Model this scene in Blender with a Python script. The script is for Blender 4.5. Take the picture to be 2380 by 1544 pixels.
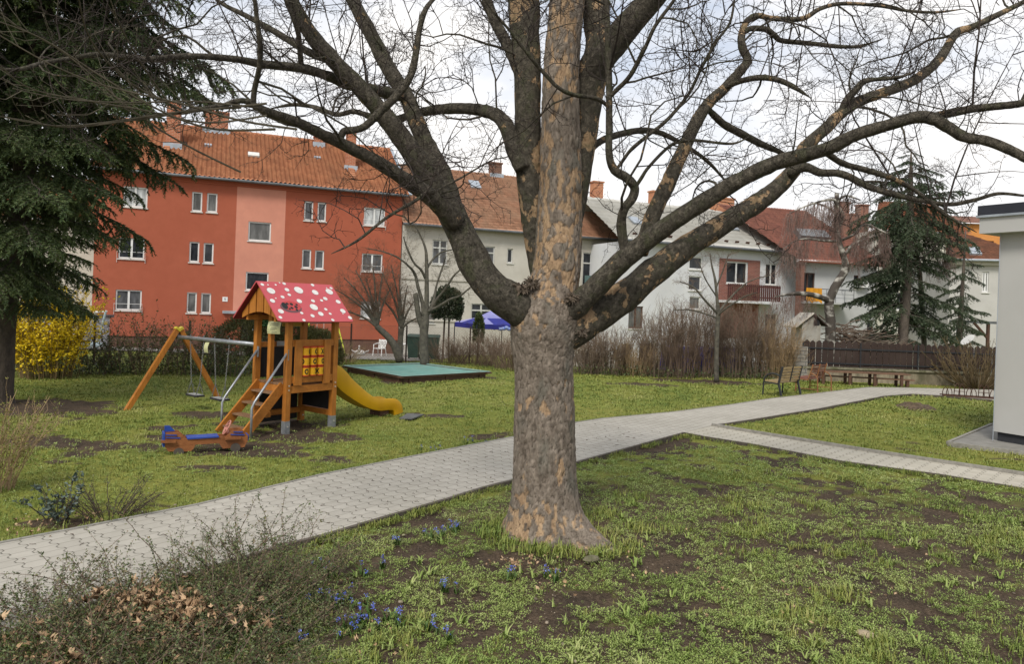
import bpy, math, random
import numpy as np
from mathutils import Vector, Matrix, noise as mnoise
pi = math.pi
for o in list(bpy.data.objects):
    bpy.data.objects.remove(o)
SC = bpy.context.scene
COL = SC.collection
# ---------------------------------------------------------------- camera
F, PX, PY, ROLL, EYE = 1700.0, 1190.0, 703.0, 0.037, 2.5     # measured in the photo at 2380 px width
cd = bpy.data.cameras.new('camera'); cam = bpy.data.objects.new('camera', cd); COL.objects.link(cam)
cd.sensor_fit = 'HORIZONTAL'; cd.sensor_width = 36.0; cd.lens = 36.0 * F / 2380.0
cd.shift_y = (PY - 772.0) / 2380.0
cd.clip_start = 0.05; cd.clip_end = 2000
cam.location = (0, 0, EYE); cam.rotation_euler = (pi / 2, -ROLL, 0)
SC.camera = cam
# ---------------------------------------------------------------- sky, sun, exposure
SUN_EL, SUN_AZ = math.radians(48), math.radians(200)          # azimuth from +Y, clockwise: veiled sun behind and left of the camera
w = bpy.data.worlds.new('World'); SC.world = w; w.use_nodes = True
nt = w.node_tree; nt.nodes.clear(); N = nt.nodes.new; LK = nt.links.new
out = N('ShaderNodeOutputWorld'); bg = N('ShaderNodeBackground'); sky = N('ShaderNodeTexSky')
sky.sky_type = 'NISHITA'; sky.sun_disc = False; sky.sun_elevation = SUN_EL; sky.sun_rotation = SUN_AZ
sky.air_density = 1.0; sky.dust_density = 2.5; sky.ozone_density = 1.0
tc = N('ShaderNodeTexCoord'); mp = N('ShaderNodeMapping'); mp.inputs['Scale'].default_value = (1.0, 1.0, 2.6)
n1 = N('ShaderNodeTexNoise'); n1.inputs['Scale'].default_value = 3.2; n1.inputs['Detail'].default_value = 7; n1.inputs['Roughness'].default_value = .55
r1 = N('ShaderNodeValToRGB'); r1.color_ramp.elements[0].position = .34; r1.color_ramp.elements[1].position = .62
n2 = N('ShaderNodeTexNoise'); n2.inputs['Scale'].default_value = 1.7; n2.inputs['Detail'].default_value = 4
r2 = N('ShaderNodeValToRGB'); e = r2.color_ramp.elements
e[0].position = .3; e[0].color = (5.2, 5.5, 6.1, 1); e[1].position = .68; e[1].color = (8.4, 8.2, 8.0, 1)
sep = N('ShaderNodeSeparateXYZ')
hz = N('ShaderNodeMapRange'); hz.inputs[1].default_value = 0.02; hz.inputs[2].default_value = .4; hz.inputs[3].default_value = 1; hz.inputs[4].default_value = 0
hzc = N('ShaderNodeMixRGB'); hzc.inputs[2].default_value = (8.3, 8.05, 7.8, 1)
tint = N('ShaderNodeMixRGB'); tint.inputs[0].default_value = .55; tint.inputs[2].default_value = (5.2, 5.9, 7.1, 1)
mx = N('ShaderNodeMixRGB')
LK(tc.outputs['Generated'], mp.inputs[0]); LK(mp.outputs[0], n1.inputs[0]); LK(mp.outputs[0], n2.inputs[0])
LK(n1.outputs[0], r1.inputs[0]); LK(n2.outputs[0], r2.inputs[0]); LK(sky.outputs[0], tint.inputs[1])
LK(r1.outputs[0], mx.inputs[0]); LK(tint.outputs[0], mx.inputs[1]); LK(r2.outputs[0], mx.inputs[2])
LK(tc.outputs['Generated'], sep.inputs[0]); LK(sep.outputs[2], hz.inputs[0]); LK(hz.outputs[0], hzc.inputs[0]); LK(mx.outputs[0], hzc.inputs[1])
LK(hzc.outputs[0], bg.inputs[0]); bg.inputs[1].default_value = .1; LK(bg.outputs[0], out.inputs[0])
sd = bpy.data.lights.new('sun', 'SUN'); sun = bpy.data.objects.new('sun', sd); COL.objects.link(sun)
sd.energy = 1.9; sd.angle = math.radians(16); sd.color = (1, .95, .87)
sdir = Vector((math.sin(SUN_AZ) * math.cos(SUN_EL), math.cos(SUN_AZ) * math.cos(SUN_EL), math.sin(SUN_EL)))
sun.rotation_euler = sdir.to_track_quat('Z', 'Y').to_euler(); sun.location = (0, -10, 30)
SC.view_settings.view_transform = 'Standard'; SC.view_settings.look = 'None'; SC.view_settings.gamma = 1
SC.view_settings.use_curve_mapping = False; SC.view_settings.exposure = 0.52
SC.render.engine = 'CYCLES'
SC.cycles.max_bounces = 5; SC.cycles.diffuse_bounces = 3; SC.cycles.glossy_bounces = 2; SC.cycles.transmission_bounces = 2
SC.cycles.use_denoising = True

# ---------------------------------------------------------------- helpers
CR, SR = math.cos(ROLL), math.sin(ROLL)
def ray(x, y):
    u, v = x - PX, PY - y
    return (u * CR - v * SR) / F, (u * SR + v * CR) / F
def at(x, y, Y):
    a, b = ray(x, y); return Vector((a * Y, Y, EYE + b * Y))
def gz(x, y):
    t = min(max((y - 28.0) / 15.0, 0), 1); return -.8 * t * t * (3 - 2 * t)
def gnd(x, y):
    a, b = ray(x, y); Y = 5.0
    if b > -.01: b = -.01
    for _ in range(60):
        Y += 0.7 * ((gz(a * Y, Y) - EYE) / b - Y)
    return Vector((a * Y, Y, gz(a * Y, Y)))
def V(*a): return Vector(a)
def rnd(seed): return random.Random(seed)

class MB:
    def __init__(s): s.v = []; s.f = []; s.m = []; s.uv = None
    def add(s, vs, fs, mi=0):
        b = len(s.v); s.v.extend([tuple(p) for p in vs])
        for f in fs: s.f.append(tuple(i + b for i in f)); s.m.append(mi)
    def quad(s, a, b, c, d, mi=0): s.add([a, b, c, d], [(0, 1, 2, 3)], mi)
    def poly(s, ps, mi=0): s.add(ps, [tuple(range(len(ps)))], mi)
    def hexa(s, p, mi=0):      # p: 4 bottom + 4 top
        s.add(p, [(3, 2, 1, 0), (4, 5, 6, 7), (0, 1, 5, 4), (1, 2, 6, 5), (2, 3, 7, 6), (3, 0, 4, 7)], mi)
    def obox(s, o, a, b, c, mi=0):   # origin + three edge vectors
        o, a, b, c = Vector(o), Vector(a), Vector(b), Vector(c)
        s.hexa([o, o + a, o + a + b, o + b, o + c, o + a + c, o + a + b + c, o + b + c], mi)
    def box(s, c, d, rz=0, mi=0):
        R = Matrix.Rotation(rz, 3, 'Z'); a, b, e = R @ V(d[0], 0, 0), R @ V(0, d[1], 0), V(0, 0, d[2])
        s.obox(Vector(c) - (a + b + e) / 2, a, b, e, mi)
    def bar(s, p, q, wd, ht, up=(0, 0, 1), mi=0):
        p, q = Vector(p), Vector(q); d = (q - p).normalized(); up = Vector(up)
        if abs(d.dot(up)) > .99: up = V(0, 1, 0)
        sx = d.cross(up).normalized(); u = sx.cross(d).normalized()
        s.obox(p - sx * wd / 2 - u * ht / 2, sx * wd, q - p, u * ht, mi)
    def prism(s, poly, vec, mi=0):
        n = len(poly); vec = Vector(vec); P = [Vector(p) for p in poly]
        s.add(P + [p + vec for p in P], [tuple(range(n - 1, -1, -1)), tuple(range(n, 2 * n))] + [(i, (i + 1) % n, n + (i + 1) % n, n + i) for i in range(n)], mi)
    def tube(s, pts, rad, n=6, mi=0, cap=True):
        P = [Vector(p) for p in pts]; k = len(P)
        if not hasattr(rad, '__len__'): rad = [rad] * k
        vs = []; side = None
        for i in range(k):
            d = P[min(i + 1, k - 1)] - P[max(i - 1, 0)]
            if d.length < 1e-9: d = V(0, 0, 1)
            d.normalize()
            if side is None:
                side = d.cross(V(0, 0, 1) if abs(d.z) < .9 else V(1, 0, 0)).normalized()
            else:
                side = side - d * side.dot(d)
                side = side.normalized() if side.length > 1e-6 else d.orthogonal().normalized()
            bi = d.cross(side)
            for j in range(n):
                a = 2 * pi * j / n; vs.append(P[i] + (side * math.cos(a) + bi * math.sin(a)) * rad[i])
        fs = [(i * n + j, i * n + (j + 1) % n, (i + 1) * n + (j + 1) % n, (i + 1) * n + j) for i in range(k - 1) for j in range(n)]
        if cap: fs += [tuple(range(n - 1, -1, -1)), tuple(range((k - 1) * n, k * n))]
        s.add(vs, fs, mi)
    def cyl(s, p, q, r, n=12, mi=0): s.tube([p, q], [r, r], n, mi)
    def ell(s, c, r, n=10, m=6, mi=0, R=None):
        c = Vector(c); vs = []; fs = []
        for i in range(m + 1):
            t = pi * i / m
            for j in range(n):
                a = 2 * pi * j / n; p = V(r[0] * math.sin(t) * math.cos(a), r[1] * math.sin(t) * math.sin(a), r[2] * math.cos(t))
                vs.append(c + (R @ p if R else p))
        for i in range(m):
            for j in range(n): fs.append((i * n + j, (i + 1) * n + j, (i + 1) * n + (j + 1) % n, i * n + (j + 1) % n))
        s.add(vs, fs, mi)
    def lathe(s, c, prof, n=16, mi=0, ax=None):
        R = ax or Matrix.Identity(3); c = Vector(c); vs = []; k = len(prof)
        for r, z in prof:
            for j in range(n): vs.append(c + R @ V(r * math.cos(2 * pi * j / n), r * math.sin(2 * pi * j / n), z))
        s.add(vs, [(i * n + j, i * n + (j + 1) % n, (i + 1) * n + (j + 1) % n, (i + 1) * n + j) for i in range(k - 1) for j in range(n)] + [tuple(range(n - 1, -1, -1)), tuple(range((k - 1) * n, k * n))], mi)
    def arr(s):
        return np.array(s.v, dtype=np.float64).reshape(-1, 3), s.f
    def build(s, name, mats, parent=None, smooth=False):
        off = wloc(parent) if parent else V(0, 0, 0)
        me = bpy.data.meshes.new(name)
        me.from_pydata([(x - off.x, y - off.y, z - off.z) for x, y, z in s.v], [], s.f)
        if not isinstance(mats, (list, tuple)): mats = [mats]
        for m in mats: me.materials.append(m)
        if len(mats) > 1: me.polygons.foreach_set('material_index', s.m)
        if smooth: me.polygons.foreach_set('use_smooth', [True] * len(me.polygons))
        o = bpy.data.objects.new(name, me); COL.objects.link(o)
        if parent: o.parent = parent
        return o
def wloc(o):
    v = V(0, 0, 0)
    while o: v = v + o.location; o = o.parent
    return v
def npmesh(name, v, f, mats, parent=None, mi=None, smooth=False):
    """v (N,3), f (M,k) arrays -> one mesh object"""
    off = np.array(wloc(parent)) if parent else np.zeros(3)
    me = bpy.data.meshes.new(name); v = np.asarray(v) - off; f = np.asarray(f, dtype=np.int32); k = f.shape[1]
    me.vertices.add(len(v)); me.vertices.foreach_set('co', v.astype(np.float32).ravel())
    me.loops.add(f.size); me.loops.foreach_set('vertex_index', f.ravel())
    me.polygons.add(len(f)); me.polygons.foreach_set('loop_start', np.arange(0, f.size, k, dtype=np.int32))
    if not isinstance(mats, (list, tuple)): mats = [mats]
    for m in mats: me.materials.append(m)
    if mi is not None: me.polygons.foreach_set('material_index', np.asarray(mi, dtype=np.int32))
    if smooth: me.polygons.foreach_set('use_smooth', np.ones(len(f), dtype=bool))
    me.update(calc_edges=True)
    o = bpy.data.objects.new(name, me); COL.objects.link(o)
    if parent: o.parent = parent
    return o
def tri(f):
    r = []
    for q in f:
        for i in range(1, len(q) - 1): r.append((q[0], q[i], q[i + 1]))
    return np.array(r, dtype=np.int32)
class Cloud:
    """collects transformed copies of small template meshes into one triangle mesh"""
    def __init__(s): s.V = []; s.Fc = []; s.n = 0; s.M = []
    def put(s, T, Ms, ts, mi=0):       # T=(verts,tris); Ms (K,3,3); ts (K,3)
        v, f = T; Ms = np.asarray(Ms); ts = np.asarray(ts); K = len(ts)
        if K == 0: return
        W = np.einsum('kij,nj->kni', Ms, v) + ts[:, None, :]
        s.V.append(W.reshape(-1, 3)); n = len(v)
        s.Fc.append((f[None] + (np.arange(K) * n)[:, None, None] + s.n).reshape(-1, 3)); s.n += K * n
        s.M.append(np.full(K * len(f), mi))
    def build(s, name, mats, parent=None, smooth=False):
        return npmesh(name, np.concatenate(s.V), np.concatenate(s.Fc), mats, parent, np.concatenate(s.M) if isinstance(mats, (list, tuple)) else None, smooth)
def rotz(a):
    a = np.asarray(a); c, s_ = np.cos(a), np.sin(a); z = np.zeros_like(c); o = np.ones_like(c)
    return np.stack([np.stack([c, -s_, z], -1), np.stack([s_, c, z], -1), np.stack([z, z, o], -1)], -2)
def rotx(a):
    a = np.asarray(a); c, s_ = np.cos(a), np.sin(a); z = np.zeros_like(c); o = np.ones_like(c)
    return np.stack([np.stack([o, z, z], -1), np.stack([z, c, -s_], -1), np.stack([z, s_, c], -1)], -2)
def roty(a):
    a = np.asarray(a); c, s_ = np.cos(a), np.sin(a); z = np.zeros_like(c); o = np.ones_like(c)
    return np.stack([np.stack([c, z, s_], -1), np.stack([z, o, z], -1), np.stack([-s_, z, c], -1)], -2)
def frames(D):
    """(K,3) directions -> (K,3,3) with local X along D, Z roughly up"""
    D = np.asarray(D, float); D = D / np.linalg.norm(D, axis=1, keepdims=True)
    up = np.tile([0, 0, 1.0], (len(D), 1)); up[np.abs(D[:, 2]) > .95] = [1, 0, 0]
    Y = np.cross(up, D); Y /= np.linalg.norm(Y, axis=1, keepdims=True); Z = np.cross(D, Y)
    return np.stack([D, Y, Z], -1)
def tag(o, label=None, cat=None, group=None, kind=None):
    if label: o['label'] = label
    if cat: o['category'] = cat
    if group: o['group'] = group
    if kind: o['kind'] = kind
    return o
def thing(name, label, cat, loc, group=None):
    o = bpy.data.objects.new(name, None); COL.objects.link(o); o.location = loc; o.empty_display_size = .2
    return tag(o, label, cat, group)
def kids(o): return [c for c in bpy.data.objects if c.parent == o]
def dup(o, loc, label=None, rz=0):
    def rec(s, par):
        c = s.copy(); COL.objects.link(c); c.parent = par
        for ch in kids(s): rec(ch, c)
        return c
    c = rec(o, None); c.location = loc; c.rotation_euler = (0, 0, rz)
    if label: c['label'] = label
    return c

# ---------------------------------------------------------------- materials
def nodes(name):
    m = bpy.data.materials.new(name); m.use_nodes = True; t = m.node_tree
    return m, t, t.nodes['Principled BSDF'], t.nodes.new, t.links.new
def M(name, col, col2=None, rough=.8, scale=6, stretch=(1, 1, 1), bump=0, bscale=None, detail=6, stain=None, stain_scale=.8, stain_amt=.5, metal=0, island=0, spec=.3, lo=.35, hi=.65, bdist=.01):
    m, t, b, N, L = nodes(name)
    b.inputs['Roughness'].default_value = rough; b.inputs['Metallic'].default_value = metal; b.inputs['Specular IOR Level'].default_value = spec
    g = N('ShaderNodeNewGeometry'); mp = N('ShaderNodeMapping'); mp.inputs['Scale'].default_value = stretch; L(g.outputs['Position'], mp.inputs[0])
    n = N('ShaderNodeTexNoise'); n.inputs['Scale'].default_value = scale; n.inputs['Detail'].default_value = detail; n.inputs['Roughness'].default_value = .6; L(mp.outputs[0], n.inputs[0])
    r = N('ShaderNodeValToRGB'); r.color_ramp.elements[0].position = lo; r.color_ramp.elements[1].position = hi
    c2 = col2 or tuple(c * .8 for c in col); r.color_ramp.elements[0].color = (*c2, 1); r.color_ramp.elements[1].color = (*col, 1)
    L(n.outputs[0], r.inputs[0]); cur = r.outputs[0]
    if stain:
        n3 = N('ShaderNodeTexNoise'); n3.inputs['Scale'].default_value = stain_scale; n3.inputs['Detail'].default_value = 5; L(g.outputs['Position'], n3.inputs[0])
        r3 = N('ShaderNodeMapRange'); r3.inputs[1].default_value = .45; r3.inputs[2].default_value = .7; r3.inputs[4].default_value = stain_amt; L(n3.outputs[0], r3.inputs[0])
        mx = N('ShaderNodeMixRGB'); mx.inputs[2].default_value = (*stain, 1); L(r3.outputs[0], mx.inputs[0]); L(cur, mx.inputs[1]); cur = mx.outputs[0]
    if island:
        mr = N('ShaderNodeMapRange'); mr.inputs[3].default_value = 1 - island; mr.inputs[4].default_value = 1 + island; L(g.outputs['Random Per Island'], mr.inputs[0])
        mu = N('ShaderNodeVectorMath'); mu.operation = 'SCALE'; L(cur, mu.inputs[0]); L(mr.outputs[0], mu.inputs['Scale']); cur = mu.outputs[0]
    L(cur, b.inputs['Base Color'])
    if bump:
        nb = N('ShaderNodeTexNoise'); nb.inputs['Scale'].default_value = bscale or scale * 3; nb.inputs['Detail'].default_value = 8; L(mp.outputs[0], nb.inputs[0])
        bp = N('ShaderNodeBump'); bp.inputs['Strength'].default_value = bump; bp.inputs['Distance'].default_value = bdist; L(nb.outputs[0], bp.inputs['Height']); L(bp.outputs[0], b.inputs['Normal'])
    return m
def Mleaf(name, cols, rough=.55, trans=0.0, clump=0.0, cscale=1.2):
    """each leaf or blade (mesh island) takes its own colour from a ramp; clump = slow change over space"""
    m, t, b, N, L = nodes(name); b.inputs['Roughness'].default_value = rough; b.inputs['Specular IOR Level'].default_value = .25
    g = N('ShaderNodeNewGeometry'); r = N('ShaderNodeValToRGB'); e = r.color_ramp.elements
    for i, c in enumerate(cols):
        p = i / max(1, len(cols) - 1)
        if i < 2: e[i].position = p if len(cols) > 1 else 0; e[i].color = (*c, 1)
        else: q = e.new(p); q.color = (*c, 1)
    if len(cols) > 2:
        ps = sorted(range(len(e)), key=lambda i: e[i].position)
        for i, c in enumerate(cols): e[i].position = i / (len(cols) - 1); e[i].color = (*c, 1)
    src = g.outputs['Random Per Island']
    if clump:
        n = N('ShaderNodeTexNoise'); n.inputs['Scale'].default_value = cscale; n.inputs['Detail'].default_value = 3; L(g.outputs['Position'], n.inputs[0])
        mr = N('ShaderNodeMapRange'); mr.inputs[1].default_value = .3; mr.inputs[2].default_value = .7; L(n.outputs[0], mr.inputs[0])
        mm = N('ShaderNodeMix'); mm.inputs[0].default_value = clump; L(src, mm.inputs[2]); L(mr.outputs[0], mm.inputs[3]); src = mm.outputs[0]
    L(src, r.inputs[0]); L(r.outputs[0], b.inputs['Base Color'])
    return m
# numpy value noise, shared by the ground colour and everything that grows on it
def vnoise(x, y, seed=0):
    xi = np.floor(x).astype(np.int64); yi = np.floor(y).astype(np.int64); fx = x - xi; fy = y - yi
    def h(a, b):
        n = (a * 374761393 + b * 668265263 + seed * 1274126177) & 0x7fffffff
        n = ((n ^ (n >> 13)) * 1274126177) & 0x7fffffff
        n = (n ^ (n >> 16)) & 0xffff
        return n / 65535.0
    sx = fx * fx * (3 - 2 * fx); sy = fy * fy * (3 - 2 * fy)
    return (h(xi, yi) * (1 - sx) + h(xi + 1, yi) * sx) * (1 - sy) + (h(xi, yi + 1) * (1 - sx) + h(xi + 1, yi + 1) * sx) * sy
def fbm(x, y, seed=0, o=4):
    s = 0; a = .5; t = 0
    for i in range(o):
        s = s + a * vnoise(x * 2 ** i, y * 2 ** i, seed + i); t += a; a *= .55
    return s / t
# ================================================================ ground, path
def poly_px(pts): return [gnd(*p) for p in pts]
PATH_UP = poly_px([(-900, 1482), (0, 1271), (200, 1232), (460, 1180), (740, 1111), (960, 1066), (1190, 1021), (1340, 986), (1400, 977), (1560, 962), (1700, 944), (1790, 930), (1900, 917), (2000, 905), (2022, 903), (2100, 904), (2306, 909), (2700, 925)])
PATH_LO = poly_px([(2700, 952), (2306, 933), (2191, 923), (2120, 919), (2056, 924), (1898, 955), (1753, 979), (1655, 994), (1753, 1011), (2027, 1056), (2380, 1110), (2700, 1160), (2700, 1195), (2380, 1141), (2183, 1108), (1956, 1077), (1755, 1038), (1637, 1019), (1590, 1010), (1472, 1043), (1347, 1078), (1190, 1123), (1123, 1140), (1049, 1164), (889, 1211), (752, 1253), (670, 1273), (200, 1420), (-900, 1760)])
# everything lies on level ground here: sidepath polygon is split off at the junction
i0 = 7; i1 = 18
MAIN = PATH_UP + PATH_LO[:i0 + 1] + PATH_LO[i1:]
SIDE = PATH_LO[i0:i1 + 1]
DIR1 = (PATH_UP[6] - PATH_UP[1]).normalized()
DIR2 = (PATH_LO[11] - PATH_LO[8]).normalized()
def inpoly(x, y, P):
    r = np.zeros(x.shape, bool); n = len(P)
    for i in range(n):
        a, b = P[i], P[(i + 1) % n]
        if abs(a.y - b.y) < 1e-9: continue
        c = ((a.y > y) != (b.y > y)) & (x < (b.x - a.x) * (y - a.y) / (b.y - a.y) + a.x)
        r ^= c
    return r
NEARL = (PATH_LO[-3], PATH_LO[i1])       # lower edge of the path, left to right
def near_side(x, y):                       # metres on the camera's side of the path edge
    a, b = NEARL; d = (b - a).normalized()
    s1 = (x - a.x) * d.y - (y - a.y) * d.x
    a2, b2 = PATH_LO[i1], PATH_LO[12]; d2 = (b2 - a2).normalized()
    s2 = (x - a2.x) * d2.y - (y - a2.y) * d2.x
    return np.minimum(s1, s2)
BARE = []      # worn earth patches: centre px, half width px, half height px
for cx, cy, rx, ry in [(95, 945, 190, 24), (480, 962, 90, 9), (700, 1012, 150, 16), (170, 1030, 190, 13), (590, 1035, 130, 12), (1010, 965, 70, 5), (480, 1085, 90, 6), (560, 1050, 180, 9), (1140, 1015, 50, 10), (650, 985, 80, 14), (420, 1015, 80, 9), (930, 886, 70, 5), (1100, 876, 60, 4), (1640, 886, 130, 5), (1500, 893, 90, 4), (1495, 1045, 70, 12), (1570, 1020, 40, 8), (330, 1190, 60, 8), (200, 1215, 140, 14), (2120, 947, 35, 6), (860, 1215, 80, 14), (1000, 1215, 60, 12), (1560, 1030, 80, 10), (1240, 1300, 130, 22), (1700, 1210, 60, 10), (1400, 1250, 90, 14)]:
    c = gnd(cx, cy); dy = abs(gnd(cx, cy - ry).y - gnd(cx, cy + ry).y) / 2
    BARE.append((c.x, c.y, rx / F * c.y, max(dy, .1)))
def sstep(a, b, t):
    t = np.clip((t - a) / (b - a), 0, 1); return t * t * (3 - 2 * t)
def soil(x, y):
    """1 = bare earth, 0 = closed sward"""
    ns = near_side(x, y)
    n = fbm(x * 1.1 + 7, y * 1.5, 3, 4); f = fbm(x * 5, y * 6, 9, 3); n2 = fbm(x * 2.6 + 3, y * 3.2, 13, 4)
    thr = .56 - .06 * sstep(0, 4, x) * sstep(7.5, 5, y) + .05 * sstep(1.2, -.5, x) * sstep(6.5, 5, y)
    near = sstep(thr - .11, thr + .11, n2 * .62 + n * .38 + (f - .5) * .55)
    edge = sstep(.35, .0, np.abs(ns)) * .6 * sstep(.35, .6, f)
    far = sstep(.62, .72, n + (f - .5) * .3) * .75 * sstep(19, 12, y)
    s = np.where(ns > 0, near, far); s = np.maximum(s, np.where(ns > 0, edge, 0))
    for cx, cy, rx, ry in BARE:
        q = np.sqrt(((x - cx) / rx) ** 2 + ((y - cy) / ry) ** 2) + (f - .5) * .9 + (n - .5) * .6
        s = np.maximum(s, sstep(1.1, .75, q) * .95)
    return s
def gzv(x, y):
    t = np.clip((y - 28.0) / 15.0, 0, 1); return -.8 * t * t * (3 - 2 * t)
def ground():
    xs = np.concatenate([np.linspace(-400, -30, 14), np.linspace(-28, -11, 60), np.arange(-10.9, 12, .11), np.linspace(12.1, 30, 60), np.linspace(33, 400, 14)])
    ys = np.concatenate([np.linspace(-60, 2.5, 12), np.arange(2.7, 18, .11), np.arange(18.1, 34, .25), np.linspace(35, 70, 36), np.linspace(75, 900, 14)])
    X, Y = np.meshgrid(xs, ys); nx, ny = len(xs), len(ys)
    s = soil(X, Y); amp = sstep(40, 25, Y) * sstep(-28, -20, X) * sstep(30, 22, X)
    Z = gzv(X, Y) + amp * ((fbm(X * .9, Y * .9, 21, 3) - .5) * .05 + (fbm(X * 6, Y * 6, 31, 3) - .5) * .03 - s * .02) - .012
    ins = inpoly(X, Y, MAIN) | inpoly(X, Y, SIDE); Z = np.where(ins, np.minimum(Z, -.03), Z)
    idx = np.arange(nx * ny).reshape(ny, nx)
    f = np.stack([idx[:-1, :-1], idx[:-1, 1:], idx[1:, 1:], idx[1:, :-1]], -1).reshape(-1, 4)
    m, t, b, N, L = nodes('lawn and earth'); b.inputs['Roughness'].default_value = .95; b.inputs['Specular IOR Level'].default_value = .12
    o = npmesh('ground', np.stack([X, Y, Z], -1).reshape(-1, 3), f, m, smooth=True); tag(o, kind='structure'); s = np.maximum(s, sstep(0, .3, near_side(X, Y)) * sstep(13, 9, Y) * (.42 + .3 * fbm(X * 4, Y * 4, 61, 3)))
    a = o.data.attributes.new('bare', 'FLOAT', 'POINT'); a.data.foreach_set('value', s.astype(np.float32).ravel())
    at_ = N('ShaderNodeAttribute'); at_.attribute_name = 'bare'; g = N('ShaderNodeNewGeometry')
    def noise(sc, det=6):
        n = N('ShaderNodeTexNoise'); n.inputs['Scale'].default_value = sc; n.inputs['Detail'].default_value = det; n.inputs['Roughness'].default_value = .65; L(g.outputs['Position'], n.inputs[0]); return n
    def ramp(src, cs):
        r = N('ShaderNodeValToRGB'); e = r.color_ramp.elements
        for i, (p, c) in enumerate(cs):
            q = e[i] if i < 2 else e.new(p)
            q.position = p; q.color = (*c, 1)
        L(src, r.inputs[0]); return r
    big = noise(.33, 4); mid = noise(2.4); fine = noise(34, 5)
    gr = ramp(big.outputs[0], [(.3, (.12, .165, .03)), (.5, (.21, .225, .045)), (.7, (.29, .265, .07))])
    g2 = ramp(mid.outputs[0], [(.35, (.095, .14, .028)), (.65, (.255, .245, .055))])
    gm = N('ShaderNodeMixRGB'); gm.inputs[0].default_value = .45; L(gr.outputs[0], gm.inputs[1]); L(g2.outputs[0], gm.inputs[2])
    fr = ramp(fine.outputs[0], [(.3, (.35, .35, .35)), (.7, (1.35, 1.35, 1.3))])
    gf = N('ShaderNodeMixRGB'); gf.blend_type = 'MULTIPLY'; gf.inputs[0].default_value = .8; L(gm.outputs[0], gf.inputs[1]); L(fr.outputs[0], gf.inputs[2])
    er = ramp(fine.outputs[0], [(.3, (.035, .026, .018)), (.55, (.085, .064, .045)), (.75, (.15, .115, .08))])
    e2 = ramp(mid.outputs[0], [(.35, (.7, .7, .7)), (.7, (1.3, 1.22, 1.15))])
    em = N('ShaderNodeMixRGB'); em.blend_type = 'MULTIPLY'; em.inputs[0].default_value = 1; L(er.outputs[0], em.inputs[1]); L(e2.outputs[0], em.inputs[2])
    ad = N('ShaderNodeMath'); ad.operation = 'MULTIPLY_ADD'; ad.inputs[1].default_value = .7; ad.inputs[2].default_value = -.35; L(fine.outputs[0], ad.inputs[0])
    ad2 = N('ShaderNodeMath'); ad2.operation = 'ADD'; L(at_.outputs['Fac'], ad2.inputs[0]); L(ad.outputs[0], ad2.inputs[1])
    mr = N('ShaderNodeMapRange'); mr.inputs[1].default_value = .3; mr.inputs[2].default_value = .6; L(ad2.outputs[0], mr.inputs[0])
    mx = N('ShaderNodeMixRGB'); L(mr.outputs[0], mx.inputs[0]); L(gf.outputs[0], mx.inputs[1]); L(em.outputs[0], mx.inputs[2]); L(mx.outputs[0], b.inputs['Base Color'])
    bp = N('ShaderNodeBump'); bp.inputs['Strength'].default_value = .7; bp.inputs['Distance'].default_value = .03; L(fine.outputs[0], bp.inputs['Height']); L(bp.outputs[0], b.inputs['Normal'])
    return o
ground()

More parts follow.
